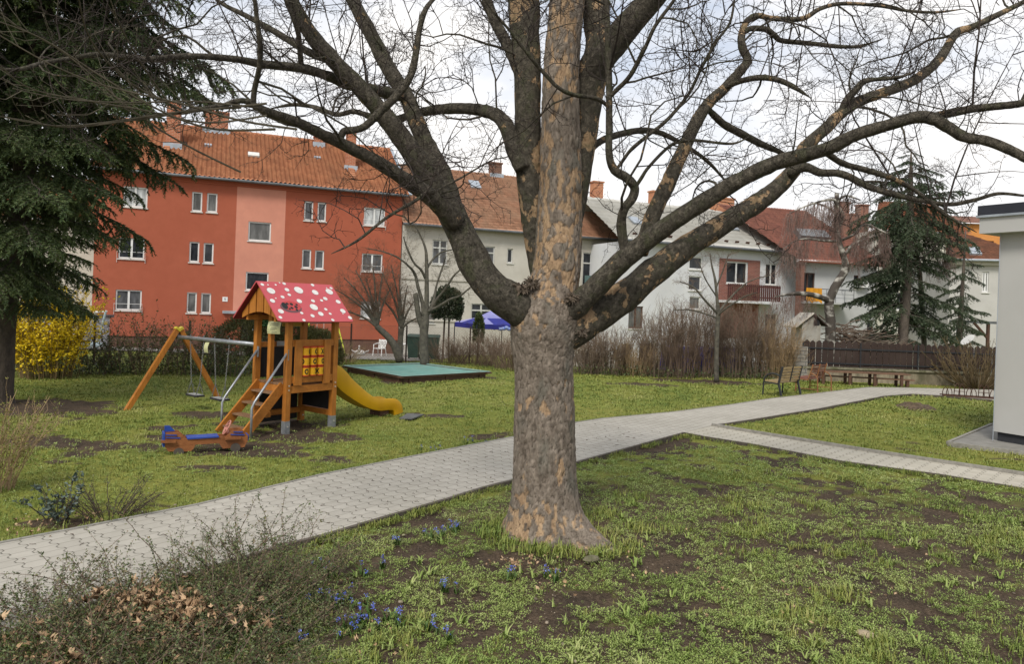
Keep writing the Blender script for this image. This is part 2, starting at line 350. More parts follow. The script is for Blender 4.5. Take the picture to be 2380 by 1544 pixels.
def paver_mat(name, c1, c2, pu=.2, pv=.165, amp=.04, straight=.5):
    m, t, b, N, L = nodes(name); b.inputs['Roughness'].default_value = .85; b.inputs['Specular IOR Level'].default_value = .25
    uv = N('ShaderNodeUVMap'); sp = N('ShaderNodeSeparateXYZ'); L(uv.outputs[0], sp.inputs[0])
    def ma(op, a, b_=None, c=None):
        n = N('ShaderNodeMath'); n.operation = op
        for i, q in enumerate((a, b_, c)):
            if q is None: continue
            if isinstance(q, (int, float)): n.inputs[i].default_value = q
            else: L(q, n.inputs[i])
        return n.outputs[0]
    pp = ma('PINGPONG', sp.outputs[1], pv / 2 * 1.0)
    tr = N('ShaderNodeMapRange'); tr.inputs[1].default_value = pv * .14; tr.inputs[2].default_value = pv * .36; tr.inputs[3].default_value = 0; tr.inputs[4].default_value = amp; L(pp, tr.inputs[0])
    u = ma('DIVIDE', ma('ADD', sp.outputs[0], tr.outputs[0]), pu); v = ma('DIVIDE', sp.outputs[1], pv)
    du = ma('MULTIPLY', ma('SUBTRACT', .5, ma('ABSOLUTE', ma('SUBTRACT', ma('FRACT', u), .5))), pu)
    dv = ma('MULTIPLY', ma('SUBTRACT', .5, ma('ABSOLUTE', ma('SUBTRACT', ma('FRACT', v), .5))), pv)
    g = N('ShaderNodeNewGeometry'); nz = N('ShaderNodeTexNoise'); nz.inputs['Scale'].default_value = 9; nz.inputs['Detail'].default_value = 7; L(g.outputs['Position'], nz.inputs[0])
    nb = N('ShaderNodeTexNoise'); nb.inputs['Scale'].default_value = .55; nb.inputs['Detail'].default_value = 5; L(g.outputs['Position'], nb.inputs[0])
    wd = ma('MULTIPLY_ADD', nz.outputs[0], .012, .0045)
    ju = ma('SUBTRACT', 1, N_smooth(N, L, du, wd)); jv = ma('MULTIPLY', ma('SUBTRACT', 1, N_smooth(N, L, dv, wd)), straight)
    j = ma('MAXIMUM', ju, jv)
    cmb = N('ShaderNodeCombineXYZ'); L(ma('FLOOR', u), cmb.inputs[0]); L(ma('FLOOR', v), cmb.inputs[1])
    wn = N('ShaderNodeTexWhiteNoise'); L(cmb.outputs[0], wn.inputs[0])
    r = N('ShaderNodeValToRGB'); r.color_ramp.elements[0].color = (*c1, 1); r.color_ramp.elements[1].color = (*c2, 1)
    fac = ma('ADD', ma('MULTIPLY', wn.outputs[0], .5), ma('MULTIPLY_ADD', nz.outputs[0], .9, -.2)); L(fac, r.inputs[0])
    st = N('ShaderNodeMapRange'); st.inputs[1].default_value = .4; st.inputs[2].default_value = .72; st.inputs[4].default_value = .45; L(nb.outputs[0], st.inputs[0])
    mx0 = N('ShaderNodeMixRGB'); mx0.inputs[2].default_value = (.25, .235, .19, 1); L(st.outputs[0], mx0.inputs[0]); L(r.outputs[0], mx0.inputs[1])
    mx = N('ShaderNodeMixRGB'); mx.inputs[2].default_value = (.075, .068, .05, 1); L(ma('MULTIPLY', j, .95), mx.inputs[0]); L(mx0.outputs[0], mx.inputs[1]); L(mx.outputs[0], b.inputs['Base Color'])
    bp = N('ShaderNodeBump'); bp.inputs['Strength'].default_value = .5; bp.inputs['Distance'].default_value = .006
    L(ma('SUBTRACT', ma('MULTIPLY', nz.outputs[0], .25), j), bp.inputs['Height']); L(bp.outputs[0], b.inputs['Normal'])
    return m
def N_smooth(N, L, d, w):
    n = N('ShaderNodeMapRange'); n.interpolation_type = 'SMOOTHSTEP'; n.inputs[1].default_value = 0; L(d, n.inputs[0]); L(w, n.inputs[2]); return n.outputs[0]
def slab(name, P, z, m, D, skirt=.12):
    mb = MB(); n = len(P)
    mb.add([(p.x, p.y, z) for p in P] + [(p.x, p.y, z - skirt) for p in P], [tuple(range(n))] + [(i, n + i, n + (i + 1) % n, (i + 1) % n) for i in range(n)])
    o = mb.build(name, m); uvl = o.data.uv_layers.new(name='UVMap')
    S = D.cross(V(0, 0, 1)).normalized()
    for i, lp in enumerate(o.data.loops):
        p = o.data.vertices[lp.vertex_index].co; uvl.data[i].uv = (p.dot(D), p.dot(S))
    bm_tri(o); return tag(o, kind='structure')
def bm_tri(o):
    import bmesh
    bm = bmesh.new(); bm.from_mesh(o.data); bmesh.ops.recalc_face_normals(bm, faces=bm.faces); bm.to_mesh(o.data); bm.free()
paver = paver_mat('concrete pavers', (.35, .325, .275), (.46, .43, .37))
paver2 = paver_mat('light side pavers', (.38, .35, .28), (.48, .445, .37), straight=.3)
slab('path', MAIN, .035, paver, DIR1); slab('side_path', SIDE, .031, paver2, DIR2)
kerb_m = M('kerb concrete', (.3, .285, .25), (.2, .19, .165), rough=.9, scale=12, bump=.3)
kerb_d = M('dark kerb edge', (.12, .10, .08), (.07, .06, .045), rough=.9, scale=14, bump=.3)
def kerb(pts, wd, z0, z1, m):
    mb = MB()
    for a, b in zip(pts[:-1], pts[1:]): mb.bar(V(a.x, a.y, (z0 + z1) / 2), V(b.x, b.y, (z0 + z1) / 2), wd, z1 - z0)
    return tag(mb.build('kerb', m), kind='structure')
kerb(PATH_UP[:-1], .05, -.1, .042, kerb_m)
kerb(PATH_LO[18:-1], .05, -.1, .042, kerb_d); kerb(PATH_LO[12:19], .05, -.1, .038, kerb_d); kerb(PATH_LO[1:8], .05, -.1, .044, kerb_d)
kerb(PATH_LO[7:12], .055, -.1, .085, kerb_m)
# ================================================================ houses
def tile_roof(O, U, S, W, Ls, n, pitch_u=.25, row=.34, wav=.028, step=.03, seed=1, trimL=None, trimR=None):
    """pantiles: O eave corner, U along the eave, S up the slope (unit), n outward; returns verts, quads. trimL/R(v) give the u limits at height v"""
    nu = max(2, int(W / pitch_u) * 6); rows = max(1, int(round(Ls / row))); row = Ls / rows
    us = np.linspace(0, 1, nu + 1); vs = []; hs = []
    for r in range(rows):
        vs += [r * row, (r + 1) * row + .02]; hs += [step, 0.0]
    vs = np.array(vs); hs = np.array(hs)
    lo = np.array([trimL(v) if trimL else 0 for v in vs]); hi = np.array([trimR(v) if trimR else W for v in vs]); hi = np.maximum(hi, lo + .001)
    Ug = lo[:, None] + us[None] * (hi - lo)[:, None]; rng = np.random.default_rng(seed)
    Hg = hs[:, None] + wav * np.sin(2 * pi * Ug / pitch_u) + rng.normal(0, .002, Ug.shape) + .02 * np.sin(Ug * .9 + vs[:, None])
    P = np.array(O)[None, None] + Ug[..., None] * np.array(U) + vs[:, None, None] * np.array(S) + Hg[..., None] * np.array(n)
    idx = np.arange(P.shape[0] * P.shape[1]).reshape(P.shape[:2])
    f = np.stack([idx[:-1, :-1], idx[:-1, 1:], idx[1:, 1:], idx[1:, :-1]], -1).reshape(-1, 4)
    return P.reshape(-1, 3), f, Ug, vs
def tile_mat(name, cols, U, S, O, pu=.25, row=.34, dirt=(.06, .045, .035), damt=.5, rough=.8):
    """colour per tile from its place on the roof plane"""
    m, t, b, N, L = nodes(name); b.inputs['Roughness'].default_value = rough; b.inputs['Specular IOR Level'].default_value = .25
    g = N('ShaderNodeNewGeometry'); sb = N('ShaderNodeVectorMath'); sb.operation = 'SUBTRACT'; sb.inputs[1].default_value = O; L(g.outputs['Position'], sb.inputs[0])
    cb = N('ShaderNodeCombineXYZ')
    for i, (A, d) in enumerate(((U, pu), (S, row))):
        dt = N('ShaderNodeVectorMath'); dt.operation = 'DOT_PRODUCT'; dt.inputs[1].default_value = A; L(sb.outputs[0], dt.inputs[0])
        dv = N('ShaderNodeMath'); dv.operation = 'DIVIDE'; dv.inputs[1].default_value = d; L(dt.outputs['Value'], dv.inputs[0])
        fl = N('ShaderNodeMath'); fl.operation = 'FLOOR'; L(dv.outputs[0], fl.inputs[0]); L(fl.outputs[0], cb.inputs[i])
    wn = N('ShaderNodeTexWhiteNoise'); L(cb.outputs[0], wn.inputs[0])
    r = N('ShaderNodeValToRGB'); r.color_ramp.elements[0].color = (*cols[0], 1); r.color_ramp.elements[1].color = (*cols[1], 1); L(wn.outputs[0], r.inputs[0])
    n = N('ShaderNodeTexNoise'); n.inputs['Scale'].default_value = .7; n.inputs['Detail'].default_value = 7; n.inputs['Roughness'].default_value = .7; L(g.outputs['Position'], n.inputs[0])
    mr = N('ShaderNodeMapRange'); mr.inputs[1].default_value = .42; mr.inputs[2].default_value = .72; mr.inputs[4].default_value = damt; L(n.outputs[0], mr.inputs[0])
    mx = N('ShaderNodeMixRGB'); mx.inputs[2].default_value = (*dirt, 1); L(mr.outputs[0], mx.inputs[0]); L(r.outputs[0], mx.inputs[1]); L(mx.outputs[0], b.inputs['Base Color'])
    return m
def brick_mat(name, c1, c2, mortar, U, scale=1.0):
    m, t, b, N, L = nodes(name); b.inputs['Roughness'].default_value = .9
    g = N('ShaderNodeNewGeometry'); cb = N('ShaderNodeCombineXYZ')
    dt = N('ShaderNodeVectorMath'); dt.operation = 'DOT_PRODUCT'; dt.inputs[1].default_value = U; L(g.outputs['Position'], dt.inputs[0]); L(dt.outputs['Value'], cb.inputs[0])
    sp = N('ShaderNodeSeparateXYZ'); L(g.outputs['Position'], sp.inputs[0]); L(sp.outputs[2], cb.inputs[1])
    k = N('ShaderNodeTexBrick'); k.inputs['Scale'].default_value = 1; k.inputs['Brick Width'].default_value = .26 * scale; k.inputs['Row Height'].default_value = .085 * scale; k.inputs['Mortar Size'].default_value = .008 * scale
    k.inputs['Color1'].default_value = (*c1, 1); k.inputs['Color2'].default_value = (*c2, 1); k.inputs['Mortar'].default_value = (*mortar, 1); L(cb.outputs[0], k.inputs[0]); L(k.outputs[0], b.inputs['Base Color'])
    return m
GLASS = []
for nm, c in (('dark window glass', (.012, .014, .017)), ('curtained window glass', (.075, .075, .072)), ('lace curtain window', (.05, .052, .055)), ('pale blind window', (.3, .31, .31))):
    m, t, b, N, L = nodes(nm); b.inputs['Roughness'].default_value = .06; b.inputs['Specular IOR Level'].default_value = .38
    g = N('ShaderNodeNewGeometry'); n = N('ShaderNodeTexNoise'); mp = N('ShaderNodeMapping'); mp.inputs['Scale'].default_value = (3, 3, .8); L(g.outputs['Position'], mp.inputs[0]); L(mp.outputs[0], n.inputs[0]); n.inputs['Scale'].default_value = 1.7; n.inputs['Detail'].default_value = 5
    r = N('ShaderNodeValToRGB'); r.color_ramp.elements[0].position = .35; r.color_ramp.elements[1].position = .7; r.color_ramp.elements[0].color = (*c, 1); r.color_ramp.elements[1].color = (*[q * 2.2 + .01 for q in c], 1); L(n.outputs[0], r.inputs[0]); L(r.outputs[0], b.inputs['Base Color'])
    nb = N('ShaderNodeTexNoise'); nb.inputs['Scale'].default_value = 2.5; L(g.outputs['Position'], nb.inputs[0]); bp = N('ShaderNodeBump'); bp.inputs['Strength'].default_value = .06; bp.inputs['Distance'].default_value = .05; L(nb.outputs[0], bp.inputs['Height']); L(bp.outputs[0], b.inputs['Normal'])
    GLASS.append(m)
wframe = M('white window plastic', (.74, .74, .72), (.66, .66, .64), rough=.4, scale=4)
wframe_old = M('old white window wood', (.6, .6, .57), (.45, .45, .42), rough=.6, scale=9)
brownframe = M('brown window wood', (.09, .045, .03), (.06, .03, .02), rough=.6)
sill_m = M('pale sill', (.66, .65, .6), (.55, .54, .5), rough=.6)
zinc = M('grey gutter metal', (.16, .17, .18), (.1, .105, .11), rough=.45, metal=.3, scale=3)
zinc_l = M('pale flashing metal', (.42, .46, .5), (.32, .35, .38), rough=.4, metal=.3, scale=3)
Zu = V(0, 0, 1)
class Wall:
    """vertical facade through two world points; u runs right as seen from outside"""
    def __init__(s, A, B, z0):
        s.A = V(A.x, A.y, z0); d = V(B.x - A.x, B.y - A.y, 0); s.W = d.length; s.U = d.normalized(); s.N = s.U.cross(Zu)
    def pt(s, u, z, d=0): return s.A + s.U * u + Zu * (z - s.A.z) + s.N * d
    def hit(s, px, py, d=0):
        a, b = ray(px, py); D = V(a, 1, b); O = s.A + s.N * d
        t = (O - V(0, 0, EYE)).dot(s.N) / D.dot(s.N); p = V(0, 0, EYE) + D * t
        return (p - s.A).dot(s.U), p.z
    def rect(s, x0, y0, x1, y1):
        ym, xm = (y0 + y1) / 2, (x0 + x1) / 2
        return s.hit(x0, ym)[0], s.hit(xm, y1)[1], s.hit(x1, ym)[0], s.hit(xm, y0)[1]
    def facade(s, mb, z1, holes, depth=.14, u0=0, u1=None, z0=None, mi=0, mi2=None, split=None):
        """grid of quads round real openings with reveals; split=(ua,ub,slot) paints the band between with another plaster"""
        u1 = s.W if u1 is None else u1; z0 = s.A.z if z0 is None else z0
        us = sorted({u0, u1} | {h[i] for h in holes for i in (0, 2) if u0 < h[i] < u1} | ({split[0], split[1]} if split else set()))
        zs = sorted({z0, z1} | {h[i] for h in holes for i in (1, 3) if z0 < h[i] < z1})
        for i in range(len(us) - 1):
            for k in range(len(zs) - 1):
                uc, zc = (us[i] + us[i + 1]) / 2, (zs[k] + zs[k + 1]) / 2
                if any(h[0] < uc < h[2] and h[1] < zc < h[3] for h in holes): continue
                q = split[2] if split and split[0] < uc < split[1] else mi
                mb.quad(s.pt(us[i], zs[k]), s.pt(us[i + 1], zs[k]), s.pt(us[i + 1], zs[k + 1]), s.pt(us[i], zs[k + 1]), q)
        for h in holes:
            a, b, c, d = h[:4]; q = split[2] if split and split[0] < (a + c) / 2 < split[1] else mi
            for p1, p2 in (((a, b), (a, d)), ((a, d), (c, d)), ((c, d), (c, b)), ((c, b), (a, b))):
                mb.quad(s.pt(*p1), s.pt(*p2), s.pt(*p2, -depth), s.pt(*p1, -depth), q)
    def window(s, par, r, mull=1, glass=0, frame=None, depth=.12, fw=.07, trans=None, sill=True, rail=False, name='window'):
        a, b, c, d = r[:4]; mb = MB(); f = frame or wframe
        def bx(u0, z0, u1, z1, d0, d1): mb.obox(s.pt(u0, z0, d0), s.U * (u1 - u0), s.N * (d1 - d0), Zu * (z1 - z0))
        bx(a + .004, b + .004, c - .004, b + fw * 1.25, -depth, -depth + .06); bx(a + .004, d - fw, c - .004, d - .004, -depth, -depth + .06)
        zb, zt = b + fw * 1.25, d - fw
        bx(a + .004, zb, a + fw, zt, -depth, -depth + .06); bx(c - fw, zb, c - .004, zt, -depth, -depth + .06)
        for i in range(1, mull + 1):
            u = a + (c - a) * i / (mull + 1); bx(u - fw * .7, zb, u + fw * .7, zt, -depth, -depth + .055)
        if trans: bx(a + fw, b + (d - b) * trans - .04, c - fw, b + (d - b) * trans + .04, -depth, -depth + .06)
        o = mb.build(name, f, par)
        p = MB(); p.obox(s.pt(a + .02, b + .02, -depth - .03), s.U * (c - a - .04), Zu * (d - b - .04), s.N * .04); p.build('pane', GLASS[glass], o)
        if sill:
            q = MB(); q.obox(s.pt(a - .05, b - .055, -depth), s.U * (c - a + .1), s.N * (depth + .06), Zu * .05); q.build('sill', sill_m, o)
        if rail:
            q = MB(); z = b + (d - b) * .32
            q.tube([s.pt(a - .05, z - .55, .03), s.pt(a - .05, z, .12), s.pt(c + .05, z, .12), s.pt(c + .05, z - .55, .03)], .012, 5); q.build('flower_rail', wframe, o)
        return o
# ---------------------------------------------------------------- red apartment house
DH = V(2.476, 1, 0).normalized()
RR = V(*[c for c in at(930, 640, 43)[:2]], 0); RL = RR - DH * 15.8
red = M('red plaster', (.38, .105, .058), (.345, .094, .051), rough=.9, scale=2.2, bump=.12, bscale=60, stain=(.33, .085, .045), stain_scale=.35, stain_amt=.55)
pink = M('pink plaster', (.6, .26, .18), (.55, .235, .165), rough=.9, scale=2.2, bump=.12, bscale=60, stain=(.47, .2, .14), stain_scale=.4, stain_amt=.5)
plinth_m = M('brown plinth', (.16, .085, .06), (.11, .06, .045), rough=.9, scale=5)
hr = thing('apartment_house', 'long red plastered apartment house with a pink middle strip and orange tiled roof', 'house', V(RL.x, RL.y, -.8))
wl = Wall(RL, RR, -.95)
zE = at(930, 456, 43).z; zP = wl.hit(600, 786)[1]
wins = [((286, 434, 343, 482), 1, 3, 0), ((275, 553, 336, 602), 1, 0, 1), ((268, 674, 329, 722), 1, 2, 1),
        ((446, 446, 470, 492), 0, 1, 0), ((481, 449, 505, 494), 0, 1, 0), ((440, 562, 463, 610), 0, 0, 0), ((473, 565, 496, 612), 0, 0, 0), ((434, 680, 457, 728), 0, 1, 0), ((467, 682, 490, 729), 0, 1, 0),
        ((577, 516, 630, 561), 0, 1, 0), ((571, 633, 624, 676), 0, 0, 0),
        ((707, 468, 728, 513), 0, 2, 0), ((738, 471, 758, 515), 0, 2, 0), ((702, 580, 723, 624), 0, 2, 0), ((732, 582, 753, 626), 0, 2, 0), ((699, 692, 719, 736), 0, 2, 0), ((729, 694, 749, 738), 0, 2, 0),
        ((846, 483, 895, 525), 1, 3, 1), ((841, 590, 889, 632), 1, 2, 1), ((838, 701, 884, 741), 1, 3, 0)]
holes = [wl.rect(*x[0]) for x in wins]
sa, sb_ = wl.hit(547, 560)[0], wl.hit(661, 560)[0]
mb = MB(); wl.facade(mb, zE, holes, z0=zP, split=(sa, sb_, 1))
gN = -wl.N; DEP = 10.0
PLc, PRc = wl.pt(0, zE), wl.pt(wl.W, zE)
ridge_in, ridge_z = 5.4, at(904, 347, 48.0).z
for u in (0, wl.W):       # gable walls
    a, b = wl.pt(u, zP), wl.pt(u, zP) + gN * DEP
    mb.poly([a, b, b + Zu * (zE - zP), wl.pt(u, ridge_z - .15) + gN * ridge_in, wl.pt(u, zE)], 0)
mb.build('wall', [red, pink], hr)
mb = MB(); mb.obox(wl.pt(0, -.95, -.06), wl.U * wl.W, gN * (DEP - .1), Zu * (zP + .95)); mb.build('plinth', plinth_m, hr)
for h, (px, mu, gl, rl) in zip(holes, wins): wl.window(hr, h, mu, gl, rail=bool(rl))
mb = MB()
for k, (z, d) in enumerate(((zE - .28, .06), (zE - .16, .14))): mb.obox(wl.pt(-.05, z, 0.002), wl.U * (wl.W + .1), wl.N * d, Zu * .12)
mb.build('cornice', red, hr)
eO = wl.pt(-.3, zE + .02, .42); pkS = (wl.pt(0, ridge_z) + gN * ridge_in) - wl.pt(0, zE + .02, .42); pkS = pkS - wl.U * pkS.dot(wl.U); Ls = pkS.length; S = pkS.normalized(); nrm = wl.U.cross(S).normalized()
tm = tile_mat('orange pantiles', ((.46, .2, .1), (.34, .135, .068)), wl.U, S, eO, pu=.24, row=.34, dirt=(.16, .085, .05), damt=.45)
v, f, _, _ = tile_roof(eO, wl.U, S, wl.W + .55, Ls, nrm, pitch_u=.24, row=.34, wav=.05, step=.07); ro = npmesh('roof', v, f, tm, hr)
mb = MB(); bk = wl.pt(0, zE) + gN * DEP; rg = wl.pt(0, ridge_z) + gN * ridge_in
mb.quad(rg - wl.U * .3, rg + wl.U * (wl.W + .25), bk + wl.U * (wl.W + .25), bk - wl.U * .3); mb.build('rear_slope', tm, ro)
mb = MB()
for i in range(42):
    a = rg + wl.U * (-.3 + i * .39); mb.tube([a - Zu * .02, a + wl.U * .41 + Zu * .015], [.13, .11], 8)
mb.build('ridge_cap', tm, ro)
mb = MB(); mb.tube([wl.pt(-.35, zE - .02, .47), wl.pt(wl.W + .2, zE - .02, .47)], .075, 8)
mb.build('gutter', zinc, hr)
mb = MB(); e1 = eO + wl.U * (wl.W + .55); mb.obox(e1 + nrm * .0, wl.U * .2, S * Ls, nrm * .07); mb.build('verge_flashing', zinc_l, hr)
chim_m = brick_mat('chimney brick', (.42, .14, .06), (.34, .1, .045), (.4, .3, .22), wl.U)
def roofpt(px, py, O=None, n_=None):
    a, b = ray(px, py); D = V(a, 1, b); O = O or eO; n_ = n_ or nrm
    t = (O - V(0, 0, EYE)).dot(n_) / D.dot(n_); return V(0, 0, EYE) + D * t
def chimney(par, base, w_, d_, top, U, m, name='chimney', cap=True, fl=True):
    Nn = U.cross(Zu); b0 = V(base.x, base.y, base.z - .8); mb = MB()
    mb.obox(b0 - U * w_ / 2 - Nn * 0, U * w_, -Nn * d_, Zu * (top - b0.z)); c = mb.build(name, m, par)
    if cap:
        mb = MB(); mb.obox(V(b0.x, b0.y, top) - U * (w_ / 2 + .06) + Nn * .06, U * (w_ + .12), -Nn * (d_ + .12), Zu * .1); mb.build('chimney_cap', m, c)
    if fl:
        mb = MB(); mb.obox(base - U * (w_ / 2 + .12) + Nn * .1 - Zu * .25, U * (w_ + .24), -Nn * .09, Zu * .5); mb.build('flashing', zinc_l, c)
    return c
chimney(ro, roofpt(401, 343), .72, .7, at(400, 262, 43.5).z, wl.U, chim_m, cap=False)
chimney(ro, roofpt(503, 308), 1.3, .7, at(503, 277, 45.5).z, wl.U, chim_m)
chimney(ro, roofpt(741, 340), .5, .5, at(741, 325, 46.5).z, wl.U, chim_m)
chimney(ro, roofpt(815, 395), .55, .5, at(815, 315, 46).z, wl.U, chim_m, cap=False)
mb = MB(); q = roofpt(590, 366); mb.obox(q - wl.U * .32 + nrm * .03, wl.U * .62, S * .5, nrm * .1); mb.build('skylight', sill_m, ro)
for px, py in ((484, 343), (738, 372)):
    mb = MB(); q = roofpt(px, py)
    for i in range(3): mb.obox(q + wl.U * (i * .14 - .2) + nrm * .03, wl.U * .1, S * .22, nrm * .14)
    mb.build('roof_vent', zinc_l, ro)
for px, py in ((386, 357), (818, 408)):       # stepping tiles below the chimneys
    mb = MB()
    for i in range(5):
        q = roofpt(px, py) - S * (i * .3 - .5); mb.obox(q - wl.U * .15 + nrm * .05, wl.U * .3, S * .22, nrm * .12)
    mb.build('roof_steps', tm, ro)
# entrance porch
u0, zt = wl.hit(517, 722); u1 = wl.hit(700, 730)[0]
po = thing('entrance_porch', 'flat grey metal canopy over the house entrance on thin posts', 'porch', wl.pt(u0, -.7, 1))
mb = MB(); mb.obox(wl.pt(u0, zt - .12, .01), wl.U * (u1 - u0), wl.N * 1.3, Zu * .12); mb.build('canopy', zinc_l, po)
mb = MB(); mb.obox(wl.pt(u0 + .1, zt - .45, .02), wl.U * (u1 - u0 - .2), wl.N * 1.1, Zu * .32); mb.build('canopy_beam', red, po)
for du in (1.55, 1.9):
    mb = MB(); mb.tube([wl.pt(u0 + du, -.75, 1.2), wl.pt(u0 + du, zt - .12, 1.2)], .05, 8); mb.build('post', zinc_l, po)
mb = MB(); mb.obox(wl.pt(u0 + .15, -.8, .02), wl.U * .75, wl.N * .9, Zu * (zt + .34)); mb.build('side_wall', red, po)
mb = MB(); mb.obox(wl.pt(u0 + 1.0, -.8, .02), wl.U * 1.7, wl.N * .05, Zu * 2.0); mb.build('door', GLASS[0], po)
u, z = wl.hit(523, 696); pl_ = MB(); pl_.obox(wl.pt(u - .13, z - .12, .002), wl.U * .26, wl.N * .02, Zu * .25); pp = tag(pl_.build('house_number_plate', wframe), 'small white house number plate on the red wall', 'sign')
q = MB(); q.obox(wl.pt(u - .012, z - .06, .022), wl.U * .03, wl.N * .006, Zu * .13); q.obox(wl.pt(u - .04, z + .03, .022), wl.U * .026, wl.N * .006, Zu * .03); q.build('number', M('sign ink', (.05, .05, .06)), pp)
# ---------------------------------------------------------------- cream house
cream = M('cream plaster', (.53, .505, .45), (.475, .45, .395), rough=.9, scale=1.8, bump=.1, bscale=50, stain=(.38, .345, .28), stain_scale=.45, stain_amt=.5)
CA = RR + DH * .05; CB = RR + DH * 15.0
hc = thing('cream_house', 'cream plastered two storey house with worn orange hipped roof behind the big tree', 'house', V(CA.x, CA.y, -.8))
wc = Wall(CA, CB, -.95); zC = wc.hit(1190, 541)[1]
cw = [((1005, 558, 1040, 615), 1, 2, .68), ((1127, 573, 1150, 620), 0, 2, .68), ((1179, 578, 1192, 612), 0, 0, None), ((1095, 706, 1142, 748), 1, 0, .62), ((995, 718, 1010, 752), 0, 1, None), ((1354, 588, 1404, 676), 1, 0, .72)]
holes = [wc.rect(*x[0]) for x in cw]
mb = MB(); wc.facade(mb, zC, holes); a = wc.pt(wc.W, -.95); mb.quad(a, a - wc.N * 9, a - wc.N * 9 + Zu * (zC + .95), a + Zu * (zC + .95)); b = wc.pt(0, -.95); mb.quad(b, b + Zu * (zC + .95), b - wc.N * 9 + Zu * (zC + .95), b - wc.N * 9)
mb.build('wall', cream, hc)
for h, (px, mu, gl, tr) in zip(holes, cw): wc.window(hc, h, mu, gl, frame=wframe_old, trans=tr)
mb = MB()
for px, dz in ((600, 0), (692, 0)): 
    u, z = wc.hit(1190, px + 60); mb.obox(wc.pt(0, z, .003), wc.U * wc.W, wc.N * .07, Zu * .12)
mb.build('string_course', cream, hc)
h = holes[5]; mb = MB(); mb.obox(wc.pt(h[0] - .15, h[1] - .1, .01), wc.U * (h[2] - h[0] + .3), wc.N * .7, Zu * .1); bal = mb.build('balcony_slab', cream, hc)
mb = MB(); mb.obox(wc.pt(h[0] - .15, h[1], .62), wc.U * (h[2] - h[0] + .3), wc.N * .02, Zu * .95); mb.build('balcony_glass', M('greenish balcony glass', (.1, .16, .155), rough=.1), hc)
eC = wc.pt(-.1, zC + .02, .45); rz = at(1046, 391, 49).z; rin = 5.2
Sv = (wc.pt(0, rz) - wc.N * rin) - wc.pt(0, zC + .02, .45); LsC = Sv.length; SC_ = Sv.normalized(); nC = wc.U.cross(SC_).normalized(); WC = wc.W + .5
tmc = tile_mat('worn orange tiles', ((.42, .22, .135), (.27, .14, .085)), wc.U, SC_, eC, pu=.22, row=.3, dirt=(.33, .25, .17), damt=.5)
hipr = 3.4
v, f, _, _ = tile_roof(eC, wc.U, SC_, WC, LsC, nC, pitch_u=.22, row=.3, wav=.02, step=.06, trimR=lambda q: WC - hipr * q / LsC)
roc = npmesh('roof', v, f, tmc, hc)
mb = MB(); p0 = eC + wc.U * WC; p1 = eC + SC_ * LsC + wc.U * (WC - hipr); p2 = p0 - wc.N * 10; mb.poly([p0, p2, p1]); mb.poly([p1, p2, eC - wc.N * 10, eC + SC_ * LsC]); mb.build('hip_slope', tmc, roc)
mb = MB(); mb.tube([p0, p1], .11, 8); mb.build('hip_flashing', zinc_l, roc)
mb = MB(); mb.tube([wc.pt(-.1, zC, .5), wc.pt(wc.W + .4, zC, .5)], .08, 8); mb.build('gutter', zinc, hc)
dark_ch = brick_mat('old chimney brick', (.2, .085, .05), (.13, .06, .04), (.2, .16, .12), wc.U)
chimney(roc, roofpt(1154, 412, eC, nC), .75, .6, at(1154, 378, 50).z, wc.U, dark_ch)
chimney(roc, roofpt(1390, 474, eC, nC), .75, .6, at(1390, 428, 52).z, wc.U, brick_mat('orange chimney brick', (.48, .19, .08), (.38, .13, .06), (.4, .3, .22), wc.U))
chimney(roc, roofpt(955, 384, eC, nC), .5, .5, at(955, 366, 48).z, wc.U, dark_ch, fl=False)
mb = MB(); q = roofpt(1095, 438, eC, nC); mb.obox(q + nC * .03, wc.U * .7, SC_ * .9, nC * .1); mb.build('skylight', zinc_l, roc)
mb = MB(); q = at(1163, 390, 50.5); mb.tube([q, q + Zu * 1.6], .025, 5)
for i in range(4): mb.tube([q + Zu * (1.2 + .1 * i) - wc.U * .25, q + Zu * (1.2 + .1 * i) + wc.U * .25], .012, 4)
mb.build('aerial', zinc, roc)
# ---------------------------------------------------------------- white house with pale roof
white = M('white plaster', (.64, .65, .66), (.57, .58, .6), rough=.9, scale=1.6, bump=.08, bscale=50, stain=(.47, .47, .46), stain_scale=.4, stain_amt=.4)
WA = V(*[c for c in at(1445, 640, 44)[:2]], 0); WB_ = WA + DH * 13.4
hw = thing('white_house', 'white house with pale grey panel roof and a red brick bay with balcony', 'house', V(WA.x, WA.y, -.8))
ww = Wall(WA, WB_, -.95); zW = ww.hit(1700, 579)[1]
wws = [((1602, 597, 1633, 627), 0, 0, None), ((1600, 642, 1630, 676), 0, 0, None), ((1461, 712, 1494, 764), 1, 1, None), ((1688, 609, 1737, 660), 1, 0, None), ((1779, 613, 1806, 663), 1, 0, None), ((1777, 729, 1806, 800), 1, 1, None), ((1602, 690, 1628, 720), 0, 1, None)]
holes = [ww.rect(*x[0]) for x in wws]
ua, zb = ww.hit(1668, 690); ub = ww.hit(1763, 690)[0]; zbt = ww.hit(1715, 603)[1]
mb = MB(); ww.facade(mb, zW, holes); a = ww.pt(ww.W, -.95); mb.quad(a, a - ww.N * 9, a - ww.N * 9 + Zu * (zW + .95), a + Zu * (zW + .95)); b = ww.pt(0, -.95); mb.quad(b, b + Zu * (zW + .95), b - ww.N * 9 + Zu * (zW + .95), b - ww.N * 9)
mb.build('wall', white, hw)
for i, (h, (px, mu, gl, tr)) in enumerate(zip(holes, wws)):
    ww.window(hw, h, mu, gl, frame=brownframe if i == 2 else wframe)
brk = brick_mat('bay brick', (.25, .085, .06), (.19, .065, .05), (.3, .22, .18), ww.U)
mb = MB(); h = holes[3]
wb2 = Wall(ww.pt(0, 0, .05), ww.pt(ww.W, 0, .05), -.95)
